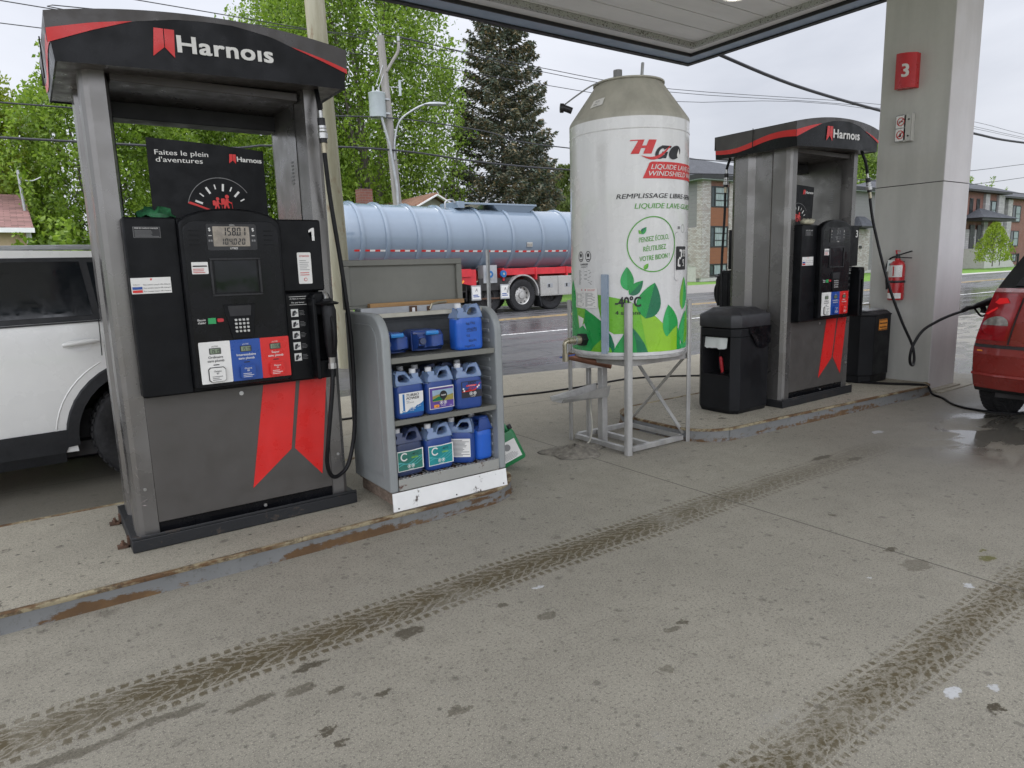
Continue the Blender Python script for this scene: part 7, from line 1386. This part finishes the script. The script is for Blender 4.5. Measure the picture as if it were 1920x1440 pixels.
# brick townhouse row at the far right
e = thing('townhouse', 'red brick and stone townhouse with a pointed porch roof at the far right', 'building'); TX, YT = 78.0, 31.0; HZ = 7.6
m1 = MB(); m1.box(70, 86.6, YT, YT+11, 0, HZ, MT['brick_red']); m1.box(86.6, 86.75, YT+.2, YT+11, 3.6, HZ, MT['sid_grey']); m1.box(86.6, 86.8, YT+.2, YT+11, 0, 3.6, MT['stone']); m1.build('wall', e, smooth=False)
m1 = MB()
for x0, x1 in ((81.9, 82.9), (85.2, 86.7)): m1.box(x0, x1, YT-.25, YT, .2, HZ-.1, MT['stone'])
m1.box(78, 81.9, YT-.10, YT, .2, 3.9, MT['stone']); m1.build('stonework', e, smooth=False)
for q in ((78.7, 79.4, 5.2, 7.0), (80.3, 81.0, 5.2, 7.0)): window(e, q[0], q[1], YT-.02, q[2], q[3], 1, 1, False)
window(e, 83.1, 85.1, YT-.03, 5.0, 6.9, 2, 2, True, .4); window(e, 83.1, 85.1, YT-.03, 2.2, 3.9, 2, 2, False, .4)
for x in (79.0, 80.7):
    d_ = MB(); d_.box(x, x+1.1, YT-.16, YT-.10, 2.0, 4.35, MT['fascia_black']); dr = d_.build('door', e); MB().box(x+.9, x+.96, YT-.20, YT-.16, 3.0, 3.2, MT['galv']).build('handle', dr)
m1 = MB(); m1.box(77.3, 85.6, YT-1.8, YT-.05, 4.7, 4.95, MT['fascia_black']); m1.add([(77.1, YT-2.0, 4.95), (86.0, YT-2.0, 4.95), (86.0, YT, 4.95), (77.1, YT, 4.95), (80.2, YT-.3, 6.0), (81.2, YT-.3, 6.0)], [(0, 1, 5, 4), (1, 2, 5), (2, 3, 4, 5), (3, 0, 4)], MT['sh_dark']); m1.build('porch_roof', e, smooth=False)
m1 = MB(); m1.box(77, 82.4, YT-2.4, YT-.1, 0, 1.95, MT['found'])
for k in range(9): m1.box(82.4+k*.33, 82.73+k*.33, YT-2.2, YT-.6, 0, 1.95-.21*(k+1), MT['found'])
m1.build('steps', e, smooth=False)
m1 = MB(); 
for x in np.arange(77.2, 82.3, .45): m1.cyl((x, YT-2.3, 1.95), (x, YT-2.3, 2.95), .025, MT['fascia_black'], 6)
m1.bar((77.0, YT-2.3, 2.95), (82.4, YT-2.3, 2.95), .05, .05, MT['fascia_black']); m1.bar((82.4, YT-2.3, 2.9), (85.6, YT-2.3, .95), .06, .06, MT['fascia_black']); m1.bar((85.6, YT-2.3, .0), (85.6, YT-2.3, 1.35), .16, .16, MT['fascia_black']); m1.bar((80.6, YT-2.35, .2), (80.8, YT-2.35, 2.9), .16, .10, MT['fascia_black'])
for k in range(6): x = 82.9+k*.5; z = 2.65-.305*2*k*.5*2*.5; m1.cyl((x, YT-2.3, max(.05, z-1.0)), (x, YT-2.3, z), .02, MT['fascia_black'], 6)
m1.build('railing', e)
m1 = MB(); q = [(69.4, YT-.7), (87.3, YT-.7), (87.3, YT+11.6), (69.4, YT+11.6)]; m1.box(69.4, 87.3, YT-.7, YT+11.6, HZ, HZ+.2, MT['fascia_black']); m1.add([(a, b, HZ+.2) for a, b in q]+[(75, YT+5, 10.0), (81.8, YT+5, 10.0)], [(0, 1, 5, 4), (1, 2, 5), (2, 3, 4, 5), (3, 0, 4)], MT['sh_dark']); m1.box(80, 80.7, YT+3.6, YT+4.3, 9.0, 9.95, MT['fascia_black']); m1.build('roof', e, smooth=False)
e = thing('townhouse', 'grey boarded townhouse behind the brick one, stone base, at the right edge', 'building')
m1 = MB(); m1.box(88.8, 106, YT+2, YT+14, 0, HZ, MT['sid_grey']); m1.box(88.8, 95, YT+1.85, YT+2, 0, 3.7, MT['stone']); m1.box(93.3, 94.6, YT+1.7, YT+2, .1, HZ-.1, MT['stone']); m1.box(94.6, 106, YT+1.9, YT+2, 0, HZ, MT['brick_red']); m1.build('wall', e, smooth=False)
for z0, z1 in ((5.0, 6.9), (2.2, 4.0), (.4, 1.3)): window(e, 95.0, 97.4, YT+1.86, z0, z1, 2, 2, True, .4)
m1 = MB(); q = [(88.1, YT+1.3), (107, YT+1.3), (107, YT+14.6), (88.1, YT+14.6)]; m1.box(88.1, 107, YT+1.3, YT+14.6, HZ, HZ+.2, MT['fascia_black']); m1.add([(a, b, HZ+.2) for a, b in q]+[(93.5, YT+8, 10.2), (101, YT+8, 10.2)], [(0, 1, 5, 4), (1, 2, 5), (2, 3, 4, 5), (3, 0, 4)], MT['sh_dark']); m1.build('roof', e, smooth=False)
